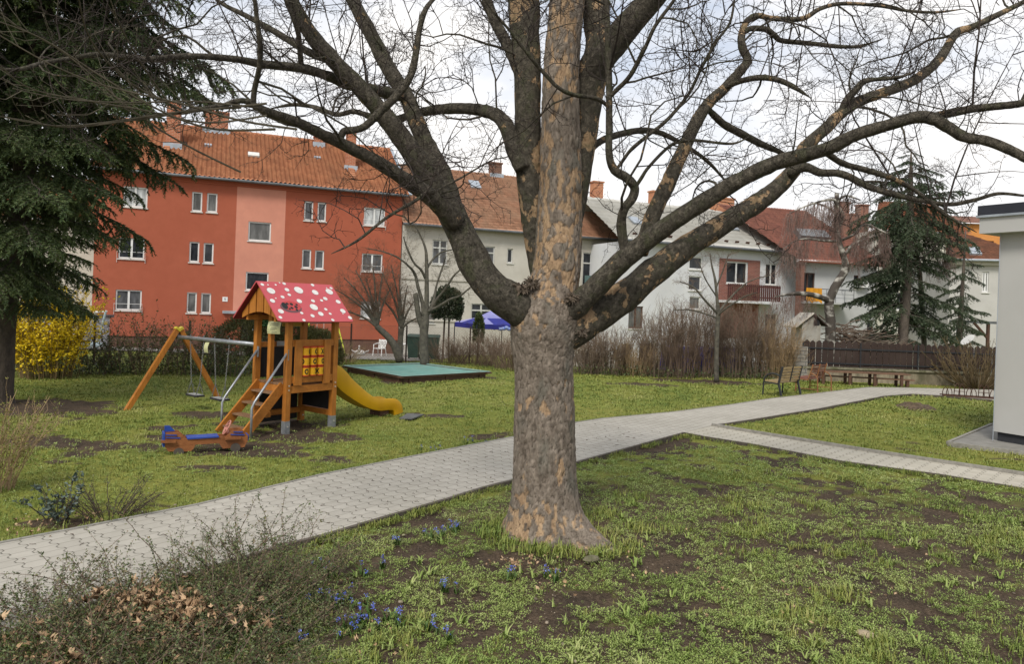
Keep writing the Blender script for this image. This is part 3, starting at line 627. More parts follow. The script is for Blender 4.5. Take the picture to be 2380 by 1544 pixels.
wb2.facade(mb, zbt, [(h[0] - .02, h[1] - .02, h[2] + .02, h[3] + .02)], depth=.05, u0=ua, u1=ub, z0=zb - 2.6); mb.build('brick_bay', brk, hw)
u0, zr = ww.hit(1668, 665); u1 = ww.hit(1790, 668)[0]; zs = ww.hit(1730, 700)[1]
mb = MB(); mb.obox(ww.pt(u0, zs - .15, .06), ww.U * (u1 - u0), ww.N * 1.0, Zu * .15); bl = mb.build('balcony', white, hw)
redwood = M('dark red boards', (.1, .035, .03), (.06, .022, .02), rough=.7)
mb = MB(); n = 26
for i in range(n): mb.obox(ww.pt(u0 + (u1 - u0) * i / n, zs + .02, 1.0), ww.U * (u1 - u0) / n * .68, ww.N * .03, Zu * (zr - zs + .15))
mb.obox(ww.pt(u0, zs + .2, .96), ww.U * (u1 - u0), ww.N * .04, Zu * .08); mb.obox(ww.pt(u0, zr, .96), ww.U * (u1 - u0), ww.N * .04, Zu * .08)
mb.build('railing', redwood, bl)
eW = ww.pt(-.5, zW + .02, .5); rzW = at(1735, 490, 52.5).z; rinW = 5.0
Sv = (ww.pt(0, rzW) - ww.N * rinW) - ww.pt(0, zW + .02, .5); LsW = Sv.length; SW = Sv.normalized(); nW = ww.U.cross(SW).normalized(); WW = ww.W + .7
tmw = tile_mat('pale roof panels', ((.50, .485, .44), (.43, .42, .38)), ww.U, SW, eW, pu=.6, row=.6, dirt=(.3, .28, .24), damt=.4)
rq = ww.hit(1735, 545)[0]
v, f, _, _ = tile_roof(eW, ww.U, SW, WW, LsW, nW, pitch_u=.6, row=.6, wav=.02, step=.05, trimR=lambda q: WW - 2.9 * q / LsW)
row_ = npmesh('roof', v, f, tmw, hw)
mb = MB(); p0 = eW + ww.U * WW; p1 = eW + SW * LsW + ww.U * (WW - 2.9); p2 = p0 - ww.N * 10; mb.poly([p0, p2, p1]); mb.poly([p1, p2, eW - ww.N * 10, eW + SW * LsW]); mb.build('rear_slope', tmw, row_)
mb = MB(); mb.tube([ww.pt(-.5, zW, .55), ww.pt(ww.W + .2, zW, .55)], .09, 8); mb.build('gutter', zinc, hw)
for px, py in ((1700, 536), (1474, 522)):
    mb = MB(); q = roofpt(px, py, eW, nW); mb.obox(q + nW * .03, ww.U * .65, SW * 1.0, nW * .1); mb.build('skylight', zinc_l, row_)
for i in range(15): mb = MB(); q = eW + ww.U * (1.2 + i * .85) + SW * .7 + nW * .05; mb.obox(q, ww.U * .28, SW * .05, nW * .14); mb.build('snow_guard', brownframe, row_)
och = brick_mat('orange stack brick', (.5, .2, .085), (.4, .14, .06), (.42, .32, .24), ww.U)
chimney(row_, roofpt(1527, 480, eW, nW), .7, .6, at(1527, 445, 50).z, ww.U, och, fl=False)
chimney(row_, roofpt(1684, 492, eW, nW), 1.7, .6, at(1684, 459, 52).z, ww.U, och, fl=False)
# ---------------------------------------------------------------- red roofed house with balcony
gw = M('pale grey plaster', (.52, .53, .53), (.46, .47, .47), rough=.9, scale=2, bump=.08, stain=(.36, .36, .34), stain_scale=.5, stain_amt=.5)
GA = V(*[c for c in at(1850, 680, 47)[:2]], 0); GB = V(*[c for c in at(2036, 680, 48.5)[:2]], 0)
hg = thing('red_roofed_house', 'pale house with steep red tiled roof and a railed balcony', 'house', V(GA.x, GA.y, -.8))
wg = Wall(GA, GB, -.95); zG = wg.hit(1940, 612)[1]
wgs = [((1862, 634, 1893, 700), 1, 0), ((1984, 640, 1996, 672), 0, 0), ((2015, 745, 2030, 770), 0, 0)]
holes = [wg.rect(*x[0]) for x in wgs]
mb = MB(); wg.facade(mb, zG, holes); a = wg.pt(wg.W, -.95); mb.quad(a, a - wg.N * 9, a - wg.N * 9 + Zu * (zG + .95), a + Zu * (zG + .95)); mb.build('wall', gw, hg)
for h, (px, mu, gl) in zip(holes, wgs): wg.window(hg, h, mu, gl, frame=brownframe)
eG = wg.pt(-.3, zG, .6); rzG = at(1850, 487, 52).z
Sv = (wg.pt(0, rzG) - wg.N * 4.6) - wg.pt(0, zG, .6); LsG = Sv.length; SG = Sv.normalized(); nG = wg.U.cross(SG).normalized(); WG = wg.W + .5
tmg = tile_mat('dull red tiles', ((.30, .125, .09), (.2, .085, .065)), wg.U, SG, eG, pu=.22, row=.3, dirt=(.12, .06, .045), damt=.5)
v, f, _, _ = tile_roof(eG - wg.U * 0, wg.U, SG, WG, LsG, nG, pitch_u=.22, row=.3, wav=.02, step=.06, trimL=lambda q: -3.0 * q / LsG, trimR=lambda q: WG - 2.6 * max(0, q / LsG - .05))
rog = npmesh('roof', v, f, tmg, hg)
mb = MB(); mb.tube([wg.pt(-.3, zG - .05, .65), wg.pt(WG - .3, zG - .05, .65)], .07, 8); mb.build('gutter', M('rusty gutter', (.2, .07, .04), rough=.6), hg)
mb = MB(); q = roofpt(1888, 560, eG, nG); mb.obox(q - wg.U * 1.0 + nG * .02, wg.U * 2.3, SG * .9, nG * .35); mb.build('dormer_window', M('weathered dormer glass', (.1, .11, .12), (.2, .2, .2), rough=.3), rog)
ls_, zs = wg.hit(1850, 702)[0], wg.hit(1910, 703)[1]; ue = wg.hit(1984, 706, 1.2)[0]; zr = wg.hit(1910, 672, 1.2)[1]
mb = MB(); mb.obox(wg.pt(ls_, zs - .12, .01), wg.U * (ue - ls_), wg.N * 1.25, Zu * .12); bl = mb.build('balcony', gw, hg)
mb = MB(); mb.tube([wg.pt(ls_, zr, 1.2), wg.pt(ue, zr, 1.2), wg.pt(ue, zr, .05)], .025, 6)
for fz in (.35, .65): mb.tube([wg.pt(ls_, zs + (zr - zs) * fz, 1.2), wg.pt(ue, zs + (zr - zs) * fz, 1.2)], .012, 5)
for i in range(6): u = ls_ + (ue - ls_) * i / 5; mb.tube([wg.pt(u, zs, 1.2), wg.pt(u, zr, 1.2)], .02, 5)
mb.build('railing', zinc, bl)
mb = MB(); mb.obox(wg.pt(-.05, -.9, .02), wg.U * .25, wg.N * .5, Zu * (zG + .8)); mb.build('corner_pillar', brick_mat('pillar brick', (.2, .075, .05), (.15, .06, .04), (.22, .16, .13), wg.U), hg)
ch2 = brick_mat('brown stack brick', (.26, .1, .06), (.18, .07, .05), (.3, .22, .17), wg.U)
for px, y0, y1, wd in ((1964, 505, 472, .72), (2009, 522, 478, .68), (1987, 515, 500, .5)):
    a, b = at(px, y0, 52.5), at(px, y1, 52.5); chimney(rog, a - Zu * 1.0, wd, .6, b.z, wg.U, ch2, fl=False)
u, z = wg.hit(1874, 670, 1.22); u1, z1 = wg.hit(1909, 703, 1.22)
mb = MB(); nn = 12
top = [wg.pt(u + (u1 - u) * i / nn, z + .03, 1.24 + .02 * math.sin(i * 1.3)) for i in range(nn + 1)]; bot = [wg.pt(u + (u1 - u) * (i / nn + .03 * math.sin(i)), z1 + .06 * math.sin(i * .9), 1.27 + .04 * math.sin(i * 1.7)) for i in range(nn + 1)]
bt2 = [wg.pt(u + (u1 - u) * i / nn, z - .35, 1.16 + .02 * math.sin(i)) for i in range(nn + 1)]
for i in range(nn): mb.quad(top[i], top[i + 1], bot[i + 1], bot[i]); mb.quad(bt2[i], bt2[i + 1], top[i + 1], top[i])
tag(mb.build('cloth', M('orange cloth', (.62, .28, .02), (.5, .21, .015), rough=.9, scale=3), smooth=True), 'orange cloth hanging over the balcony railing', 'cloth')
u, z = wg.hit(1993, 668, .3); u1, z1 = wg.hit(2019, 650, .3)
ac = thing('air_conditioner', 'white air conditioner box with round fan on the house wall', 'air conditioner', wg.pt(u, z, .05))
mb = MB(); mb.obox(wg.pt(u, z, .05), wg.U * (u1 - u), wg.N * .3, Zu * (z1 - z)); mb.build('casing', wframe, ac)
mb = MB(); c = wg.pt(u + (u1 - u) * .38, (z + z1) / 2, .352); R = Matrix((wg.U, Zu, wg.N)).transposed()
for r in (.2, .15, .1, .05): mb.tube([c + R @ V(r * math.cos(t), r * math.sin(t), 0) for t in np.linspace(0, 2 * pi, 20)], .008, 4)
mb.build('fan_grille', M('grille grey', (.3, .3, .3)), ac)
mb = MB()
for k in (0.15, .8): mb.obox(wg.pt(u + (u1 - u) * k, z - .06, .0), wg.U * .04, wg.N * .38, Zu * .055)
mb.build('bracket', zinc, ac)
# ---------------------------------------------------------------- pale tall house behind the spruce, grey-brown house, orange house
ivory = M('ivory plaster', (.6, .58, .5), (.53, .51, .44), rough=.9, scale=1.5, stain=(.42, .4, .34), stain_scale=.4, stain_amt=.4)
TA = V(*[c for c in at(2030, 680, 50)[:2]], 0); TB = V(*[c for c in at(2240, 680, 50.5)[:2]], 0)
ht = thing('ivory_house', 'tall ivory house wall with narrow windows behind the spruce', 'house', V(TA.x, TA.y, -.8))
wt = Wall(TA, TB, -.95); zT = wt.hit(2100, 538)[1]
tws = [((2048, 572, 2068, 606), 0), ((2054, 676, 2076, 722), 0), ((2084, 680, 2098, 722), 0), ((2164, 640, 2180, 690), 0), ((2166, 752, 2178, 790), 0), ((2110, 590, 2126, 630), 0)]
holes = [wt.rect(*x[0]) for x in tws]; mb = MB(); wt.facade(mb, zT, holes); a = wt.pt(0, -.95); mb.quad(a, a + Zu * (zT + .95), a - wt.N * 8 + Zu * (zT + .95), a - wt.N * 8); mb.build('wall', ivory, ht)
for h, (px, mu) in zip(holes, tws): wt.window(ht, h, mu, 0)
eT = wt.pt(-.3, zT, .3); S2 = (V(0, 0, 3) - wt.N * 4.5).normalized(); n2 = wt.U.cross(S2).normalized()
tmt = tile_mat('brown orange tiles', ((.32, .12, .06), (.22, .085, .05)), wt.U, S2, eT)
v, f, _, _ = tile_roof(eT, wt.U, S2, wt.W + .5, 4.6, n2, wav=.015, trimL=lambda q: q * .55); npmesh('roof', v, f, tmt, ht)
QA = V(*[c for c in at(2205, 700, 41)[:2]], 0); QB = V(*[c for c in at(2420, 700, 40)[:2]], 0)
hq = thing('grey_house', 'grey plastered house with brown tiled hip roof beside the garden building', 'house', V(QA.x, QA.y, -.8))
wq = Wall(QA, QB, -.95); zQ = wq.hit(2270, 606)[1]; hh = wq.rect(2283, 632, 2298, 680); h2 = wq.rect(2160 + 60, 745, 2236, 790)
mb = MB(); wq.facade(mb, zQ, [hh, h2]); a = wq.pt(0, -.95); mb.quad(a, a + Zu * (zQ + .95), a - wq.N * 8 + Zu * (zQ + .95), a - wq.N * 8); mb.build('wall', M('grey plaster', (.5, .49, .46), (.45, .44, .41), rough=.9, scale=1.5), hq)
wq.window(hq, hh, 1, 1, frame=wframe); wq.window(hq, h2, 0, 0)
mb = MB(); mb.obox(wq.pt(-.1, zQ - .25, .003), wq.U * (wq.W + .2), wq.N * .2, Zu * .25); mb.build('cornice', ivory, hq)
eQ = wq.pt(-.3, zQ, .4); S3 = (V(0, 0, 2.6) - wq.N * 4.2).normalized(); n3 = wq.U.cross(S3).normalized()
tmq = tile_mat('old brown tiles', ((.23, .1, .06), (.15, .07, .045)), wq.U, S3, eQ, pu=.22, row=.3)
v, f, _, _ = tile_roof(eQ, wq.U, S3, wq.W + .6, 4.2, n3, pitch_u=.22, row=.3, wav=.012, trimR=lambda q: wq.W + .6 - .98 * q, trimL=lambda q: q * .2); rq_ = npmesh('roof', v, f, tmq, hq)
mb = MB(); mb.tube([wq.pt(-.3, zQ, .45), wq.pt(wq.W + .3, zQ, .45)], .07, 8); mb.build('gutter', zinc_l, hq)
mb = MB(); q = roofpt(2262, 586, eQ, n3); mb.obox(q - wq.U * .3 - S3 * .45 + n3 * .02, wq.U * .6, S3 * .8, n3 * .12); mb.build('roof_hatch', zinc_l, rq_)
OA = V(*[c for c in at(2215, 570, 58)[:2]], 0); OB = V(*[c for c in at(2480, 570, 58)[:2]], 0)
ho = thing('orange_house', 'bright orange house wall seen above the brown roof', 'house', V(OA.x, OA.y, -.8))
wo = Wall(OA, OB, -.95); zO = wo.hit(2270, 520)[1]; hh = wo.rect(2283, 560, 2310, 582)
mb = MB(); wo.facade(mb, zO, [hh]); mb.build('wall', M('orange plaster', (.62, .27, .08), (.55, .23, .07), rough=.9, scale=2), ho); wo.window(ho, hh, 1, 0, frame=brownframe, trans=.5)
mb = MB(); a = wo.pt(-.4, zO, .4); mb.quad(a, a + wo.U * (wo.W + .8), a + wo.U * (wo.W + .8) - wo.N * 5 + Zu * 1.2, a - wo.N * 5 + Zu * 1.2); mb.build('roof', tmq, ho)
# ---------------------------------------------------------------- pale house far left behind the fir, white garage
LA = V(-40, 44, 0); LB = V(-21.5, 47, 0)
hl = thing('pale_house', 'pale house with red roof glimpsed through the dark fir', 'house', V(LA.x, LA.y, -.8)); wl2 = Wall(LA, LB, -.95)
mb = MB(); ph = wl2.rect(40, 520, 75, 570); wl2.facade(mb, 6.6, [ph]); mb.build('wall', cream, hl); wl2.window(hl, ph, 1, 0)
eL = wl2.pt(-.3, 6.6, .4); S4 = (V(0, 0, 3.3) - wl2.N * 5).normalized(); n4 = wl2.U.cross(S4).normalized()
v, f, _, _ = tile_roof(eL, wl2.U, S4, wl2.W + .6, 6, n4); npmesh('roof', v, f, tile_mat('far red tiles', ((.38, .13, .06), (.3, .1, .045)), wl2.U, S4, eL), hl)
g0 = gnd(176, 812); sh = thing('garden_shed', 'small white garage wall beside the red house corner', 'shed', V(g0.x, g0.y + 3.5, -.8))
b = wloc(sh); b2 = at(190, 738, b.y)
mb = MB(); mb.box((b2.x - .9, b.y, (b2.z - .8) / 2), (3.0, 2.4, b2.z + .8)); mb.build('wall', white, sh)
mb = MB(); mb.box((b2.x - .9, b.y - .02, b2.z + .06), (3.25, 2.7, .12)); mb.build('roof', zinc, sh)
mb = MB(); mb.box((b2.x - .1, b.y - 1.22, .1), (.8, .05, 1.8)); mb.build('door', zinc_l, sh)
# ---------------------------------------------------------------- grey garden building on the right
gc = gnd(2307, 1030); dq = V(.50, -.865, 0).normalized(); dq = V(.502, -.865, 0)
hb = thing('garden_building', 'smooth light grey rendered building with dark roof edge at the right', 'building', gc)
E0 = V(gc.x, gc.y, 0); Bd = V(-dq.y, dq.x, 0); zt = at(2307, 543, gc.y).z; zf = at(2275, 505, gc.y).z; zk = at(2275, 477, gc.y).z
render_m = M('light grey render', (.46, .455, .435), (.425, .42, .40), rough=.95, scale=.7, bump=.18, bscale=140, bdist=.004, stain=(.39, .385, .365), stain_scale=.5, stain_amt=.5)
mb = MB(); mb.obox(E0 + Zu * .24, dq * 9, Bd * 7, Zu * (zt - .24)); mb.build('wall', render_m, hb)
mb = MB(); mb.obox(E0 + dq * .06 + Bd * .06 - Zu * .05, dq * 9, Bd * 7, Zu * .288); mb.build('plinth', M('anthracite plinth', (.035, .037, .042), rough=.8), hb)
ov = .27
R0 = E0 - dq * ov - Bd * ov
mb = MB(); mb.obox(R0 + Zu * zt, dq * 10, Bd * 7.8, Zu * (zf - zt)); mb.build('eaves', render_m, hb)
mb = MB(); mb.obox(R0 - dq * .03 - Bd * .03 + Zu * (zf + .045), dq * 10.06, Bd * 7.86, Zu * (zk - zf - .045)); mb.build('roof_edge', M('anthracite roof edge', (.03, .032, .042), (.025, .027, .035), rough=.5), hb)
mb = MB(); mb.obox(R0 - dq * .05 - Bd * .05 + Zu * zf, dq * 10.1, Bd * 7.9, Zu * .045); mb.build('drip_edge', zinc_l, hb)
mb = MB(); mb.tube([E0 + V(-.03, -.05, .02), E0 + V(-.03, -.05, zt)], .008, 6); mb.build('corner_bead', zinc_l, hb)
ap = poly_px([(2203, 1035), (2292, 1047), (2380, 1058), (2600, 1090), (2600, 1010), (2330, 965), (2306, 991)])
slab('apron', ap, .05, M('apron concrete', (.25, .24, .215), (.19, .18, .16), rough=.9, scale=5, bump=.2, stain=(.13, .125, .105), stain_scale=1.5, stain_amt=.4), V(1, 0, 0))
kerb([ap[0], ap[1], ap[2], ap[3]], .06, -.1, .07, kerb_m); kerb([ap[6], ap[0]], .06, -.1, .07, kerb_m)
# ================================================================ play equipment
def onz(px, py, z):
    a, b = ray(px, py); Y = (z - EYE) / b; return V(a * Y, Y, z)
def wood_mat(name, c1, c2, ax):
    st = [26, 26, 26]; st[ax] = 2.2
    return M(name, c1, c2, rough=.55, scale=1, stretch=st, bump=.12, bscale=2, stain=tuple(c * .62 for c in c2), stain_scale=3.5, stain_amt=.55, lo=.3, hi=.7)
woodV = wood_mat('honey stained wood upright', (.47, .185, .03), (.33, .115, .017), 2)
woodX = wood_mat('honey stained wood along', (.46, .18, .03), (.33, .115, .017), 0)
floorw = wood_mat('grey worn planks', (.25, .15, .085), (.17, .095, .05), 0)
blackb = M('black panel', (.012, .012, .013), (.02, .018, .018), rough=.6)
galv = M('galvanised tube', (.36, .38, .4), (.25, .265, .28), rough=.42, metal=.55, scale=9)
boltm = M('bright bolt', (.6, .58, .5), rough=.35, metal=.5)
chain_m = M('chain steel', (.2, .2, .2), (.1, .1, .1), rough=.45, metal=.5)
yel = M('yellow slide plastic', (.62, .34, .006), (.57, .305, .005), rough=.42, scale=1.5, spec=.4, stain=(.45, .22, .01), stain_scale=4, stain_amt=.3)
rubber = M('black rubber', (.02, .02, .021), (.035, .034, .033), rough=.75)
B = gnd(663, 1005); C_ = gnd(771, 998); B.z = C_.z = 0
e1 = V(.6, .8, 0); e2 = V(-.8, .6, 0); L1 = 1.05; L2 = .95; C_ = B + e1 * L1
A = B + e2 * L2; D_ = C_ + e2 * L2
def bp(s, t, z): return B + e1 * s + e2 * t + Zu * z
PL, EV, RG = .87, 2.08, 2.70
pt_ = thing('play_tower', 'wooden play tower with red toadstool roof, stairs and yellow slide', 'playground tower', (B + D_) / 2)
for p in (A, B, C_, D_):
    q = B + (p - B)
    mb = MB(); mb.obox(q - e1 * .05 - e2 * .05 + Zu * .17, e1 * .1, e2 * .1, Zu * (EV - .12 if p is not B else EV - .1)); o = mb.build('post', woodV, pt_)
    if p is A or p is D_: mb = MB(); mb.obox(q - e1 * .05 - e2 * .05 - Zu * .05, e1 * .1, e2 * .1, Zu * .22); mb.build('post_foot', woodV, o)
    else: mb = MB(); mb.obox(q - e1 * .054 - e2 * .054 - Zu * .05, e1 * .108, e2 * .108, Zu * .25); mb.build('post_shoe', galv, o)
    mb = MB()
    for z in (.1, .76, .84): mb.cyl(q - e2 * .058 + Zu * z, q - e2 * .072 + Zu * z, .014, 8)
    mb.build('bolt', boltm, o)
mb = MB(); q = bp(0, L2 * .55, 0); mb.obox(q - e1 * .04 - e2 * .045 + Zu * (PL - .1), e1 * .08, e2 * .09, Zu * (EV - PL + .3)); mb.build('post', woodV, pt_)
mb = MB()
n = 7
for i in range(n): mb.obox(bp(-.02, .07 + (L2 - .1) * i / n - .02, PL - .035), e1 * (L1 + .04), e2 * ((L2 - .1) / n - .008), Zu * .035)
mb.build('platform', floorw, pt_)
for nm, p, d, l, s in (('beam', bp(.06, -.045, PL - .17), e1, L1 - .12, e2), ('beam', bp(.06, L2 - .045, PL - .17), e1, L1 - .12, e2), ('beam', bp(-.045, .06, PL - .17), e2, L2 - .12, e1), ('beam', bp(L1 - .045, .06, PL - .17), e2, L2 - .12, e1),
                       ('ground_rail', bp(.06, L2 - .05, .16), e1, L1 - .12, e2), ('ground_rail', bp(L1 - .05, .06, .2), e2, L2 - .12, e1), ('ground_rail', bp(-.045, L2 * .55, .2), e2, L2 * .4, e1)):
    mb = MB(); mb.obox(p, d * l, s * .09, Zu * (.13 if nm == 'beam' else .1)); mb.build(nm, woodX, pt_)
mb = MB(); mb.obox(bp(.06, L2 + .042, .03), e1 * (L1 - .12), e2 * .02, Zu * (PL - .14)); mb.obox(bp(L1 - .02, .1, .31), e2 * (L2 - .16), e1 * .02, Zu * (PL - .42)); mb.build('lower_panel', blackb, pt_)
mb = MB(); mb.obox(bp(.07, L2 + .0, PL + .03), e1 * (L1 - .14), e2 * .02, Zu * .57); mb.build('back_panel', blackb, pt_)
mb = MB(); mb.obox(bp(.06, L2 - .03, PL + .61), e1 * (L1 - .12), e2 * .05, Zu * .1); mb.build('back_rail', woodX, pt_)
mb = MB(); mb.obox(bp(L1 * .38, L2 - .045, PL + .62), e1 * .2, e2 * .008, Zu * .09); mb.build('metal_plate', galv, pt_)
# side with noughts and crosses
pz0, pz1 = .93, 1.66
mb = MB(); mb.obox(bp(.06, -.05, pz1 - .11), e1 * (L1 - .12), e2 * .05, Zu * .12); mb.build('panel_rail', woodX, pt_)
mb = MB(); mb.obox(bp(.06, -.05, pz0 - .05), e1 * (L1 - .12), e2 * .05, Zu * .12); mb.build('panel_rail', woodX, pt_)
for s in (.1, L1 - .3):
    mb = MB(); mb.obox(bp(s, -.078, pz0 - .09), e1 * .16, e2 * .028, Zu * (pz1 - pz0 + .1)); mb.build('panel_board', woodV, pt_)
drumY = M('yellow drum', (.66, .36, .012), (.6, .31, .01), rough=.4); drumR = M('red drum cap', (.5, .07, .02), (.42, .05, .02), rough=.45); ink = M('black letter', (.012, .012, .012), rough=.5)
d0, dw = .275, (L1 - .30 - .26) / 3; hz_ = (pz1 - .11 - pz0 - .07) / 3
marks = [[[('O', 42), ('X', 160)], [('O', 22)], [('X', 3)]], [[('O', -75), ('X', 55)], [('O', 0)], [('O', 18)]], [[('O', -12)], [('X', 30)], [('O', 58), ('X', -62)]]]
def onCyl(c, r, a, z): return c + (e1 * math.sin(a) - e2 * math.cos(a)) * r + Zu * z
for r_ in range(3):
    for k in range(3):
        c = bp(d0 + dw * (k + .5), -.03, pz1 - .115 - hz_ * (r_ + .5)); R = dw * .47
        mb = MB(); mb.lathe(c, [(R * .9, -hz_ * .38), (R, -hz_ * .36), (R, hz_ * .36), (R * .9, hz_ * .38)], 20); dr = mb.build('drum', drumY, pt_, smooth=False)
        for s in (-1, 1): mb = MB(); mb.lathe(c + Zu * (s * hz_ * .41), [(R * .3, -hz_ * .085), (R * 1.03, -hz_ * .05), (R * 1.03, hz_ * .05), (R * .3, hz_ * .085)], 16); mb.build('drum_cap', drumR, dr)
        for ch, dg in marks[r_][k]:
            mb = MB(); a0 = math.radians(dg); r2 = R + .003; w_ = .011; h_ = hz_ * .27
            if ch == 'O':
                n = 22
                for i in range(n):
                    t0, t1 = 2 * pi * i / n, 2 * pi * (i + 1) / n
                    mb.quad(*[onCyl(c, r2, a0 + math.sin(t) * rr / R * .78, math.cos(t) * rr) for t, rr in ((t0, h_), (t1, h_), (t1, h_ - 2 * w_), (t0, h_ - 2 * w_))])
            else:
                for s in (-1, 1):
                    for i in range(6):
                        z0, z1 = -h_ + 2 * h_ * i / 6, -h_ + 2 * h_ * (i + 1) / 6; k_ = .62 / R
                        mb.quad(onCyl(c, r2, a0 + (s * z0 - w_ * 1.3) * k_, z0), onCyl(c, r2, a0 + (s * z0 + w_ * 1.3) * k_, z0), onCyl(c, r2, a0 + (s * z1 + w_ * 1.3) * k_, z1), onCyl(c, r2, a0 + (s * z1 - w_ * 1.3) * k_, z1))
            mb.build('letter', ink, dr)
mb = MB()
for r_ in range(4): mb.cyl(bp(d0, -.03, pz1 - .115 - hz_ * r_), bp(d0 + dw * 3, -.03, pz1 - .115 - hz_ * r_), .012, 6)
mb.build('drum_rod', drumR, pt_)
# roof
ovx, ove = .17, .23
def rp(s, t, side, h=0):         # s along ridge 0..1, t down slope 0..1
    run = L2 / 2 + ove; dz = RG - (EV - .08)
    nrm_ = (Zu * run + e2 * side * dz).normalized()
    return bp(-ovx - .22 + (L1 + 2 * ovx + .3) * s, L2 / 2 + side * run * t, RG - dz * t) + nrm_ * h
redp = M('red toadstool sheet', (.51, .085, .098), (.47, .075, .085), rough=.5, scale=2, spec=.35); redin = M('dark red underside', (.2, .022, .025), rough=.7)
whp = M('white printed spots', (.72, .70, .66), (.6, .585, .55), rough=.5, scale=18); gyp = M('grey printed rim', (.33, .19, .19), rough=.5)
for sd_ in (-1, 1):
    mb = MB(); P = [rp(0, 0, sd_), rp(1, 0, sd_), rp(1, .97, sd_), rp(.97, 1, sd_), rp(.03, 1, sd_), rp(0, .97, sd_)]
    mb.prism(P, rp(0, 0, sd_, .022) - rp(0, 0, sd_)); o = mb.build('roof_sheet', redp, pt_)
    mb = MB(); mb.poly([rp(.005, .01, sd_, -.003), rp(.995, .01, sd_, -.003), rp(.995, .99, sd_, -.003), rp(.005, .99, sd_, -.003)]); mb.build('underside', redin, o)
    if sd_ == -1:
        ps = (rp(1, 0, -1) - rp(0, 0, -1)).normalized(); pt2 = (rp(0, 1, -1) - rp(0, 0, -1)).normalized(); LW = (rp(1, 0, -1) - rp(0, 0, -1)).length; pn = rp(0, 0, -1, 1) - rp(0, 0, -1)
        def st(x, y):
            s = .5
            for _ in range(8): t = (y - 115 - 50 * s) / (545 - 32 * s); s = (x - 340 - 285 * t) / (935 - 15 * t)
            return s, t
        ws, gs = MB(), MB()
        for x, y, r in [(405,165,30),(470,168,14),(560,168,18),(605,138,14),(660,150,30),(510,250,68),(697,235,40),(840,240,78),(1018,168,32),(1050,272,58),(1238,262,68),(1265,213,28),(1205,210,13),(648,335,33),(727,305,30),(535,387,42),(570,353,14),(850,392,46),(1020,390,35),(1180,360,40),(1130,385,28),(1030,475,70),(1350,405,45),(1180,507,30),(1115,567,48),(637,527,48),(880,553,28),(1405,533,50),(1403,570,13),(635,607,30),(1012,592,36),(1235,568,26),(908,648,28),(1265,652,30),(1495,625,38)]:
            s, t = st(x, y); c = rp(s, t, -1, .0235); R = r / 935 * LW * .66
            ws.poly([c + ps * R * math.cos(q) + pt2 * R * .92 * math.sin(q) + pn * .0012 for q in np.linspace(0, 2 * pi, 20)[:-1]])
            c2 = c + pt2 * R * .07 - ps * R * .05; gs.poly([c2 + ps * R * 1.06 * math.cos(q) + pt2 * R * 1.0 * math.sin(q) for q in np.linspace(0, 2 * pi, 20)[:-1]])
        ws.build('spot_print', whp, o); gs.build('spot_rim_print', gyp, o)
        def disc(mb, s, t, ra, rb, h, ang=0):
            c = rp(s, t, -1, h); ca, sa_ = math.cos(ang), math.sin(ang); u_ = ps * ca + pt2 * sa_; v_ = pt2 * ca - ps * sa_
            mb.poly([c + u_ * ra * math.cos(q) + v_ * rb * math.sin(q) for q in np.linspace(0, 2 * pi, 22)[:-1]])
        s, t = st(750, 462); R = 100 / 935 * LW
        mb = MB(); disc(mb, s - .005, t + .03, R * 1.25, R * .74, .0238); lb = mb.build('ladybird_shade_print', M('dark print', (.16, .07, .075), rough=.5), o)
        mb = MB(); disc(mb, s + .01, t - .01, R * 1.1, R * .68, .0252); mb.build('ladybird_print', M('ladybird red', (.5, .06, .055), (.4, .04, .04), rough=.5, scale=9), o)
        mb = MB(); disc(mb, s - .075, t - .01, R * .33, R * .46, .0258)
        for a, b_, k in ((-.03, -.06, .16), (.02, -.05, .2), (.06, .02, .2), (.0, .045, .18), (.05, .09, .15), (.085, -.04, .14), (-.035, .07, .13)): disc(mb, s + a, t + b_, R * k, R * k, .0261)
        mb.build('ladybird_spots', ink, o)
# gable boards with an arched lower edge
for gx in (-.30, L1 + .2):
    for i in range(5):
        t0 = L2 / 2 + (i - 2.5) * .225; tm_ = [t0 + .014, t0 + .205]; run = L2 / 2 + ove; dz = RG - (EV - .08); P = []
        zt_ = lambda t: RG - dz * abs(t - L2 / 2) / run - .04
        zb_ = lambda t: EV + .02 + .16 * math.cos(min(1, abs(t - L2 / 2) / .62) * pi / 2) - .10
        ts = [tm_[0], (tm_[0] + tm_[1]) / 2, tm_[1]]
        P = [bp(gx, t, zb_(t)) for t in ts] + [bp(gx, t, zt_(t)) for t in ts[::-1]]
        mb = MB(); mb.prism(P, e1 * .025); mb.build('gable_board', woodV, pt_)
for t in (.02, L2 - .08):
    mb = MB(); mb.obox(bp(-.27, t, EV - .08), e1 * (L1 + .47), e2 * .06, Zu * .09); mb.build('eaves_beam', woodX, pt_)
mb = MB(); mb.obox(bp(.05, L2 - .02, EV - .21), e1 * (L1 * .42), e2 * .02, Zu * .13); o = mb.build('green_board', M('green board', (.02, .13, .05), rough=.6), pt_)
mb = MB()
for i in range(4):
    for j in range(3): mb.obox(bp(.07 + i * .1 + (j % 2) * .03, L2 - .026, EV - .195 + j * .038), e1 * .06, e2 * .005, Zu * .016)
mb.build('brick_print', M('pale green print', (.25, .5, .25)), o)
mb = MB(); mb.obox(bp(.07 + L1 * .44, L2 - .02, EV - .21), e1 * (L1 * .42), e2 * .02, Zu * .13); o = mb.build('yellow_board', M('yellow board', (.5, .32, .06), rough=.6), pt_)
mb = MB()
for i in range(5):
    for j in range(3): mb.obox(bp(.09 + L1 * .44 + i * .085 + (j % 2) * .03, L2 - .026, EV - .198 + j * .042), e1 * .07, e2 * .005, Zu * .03)
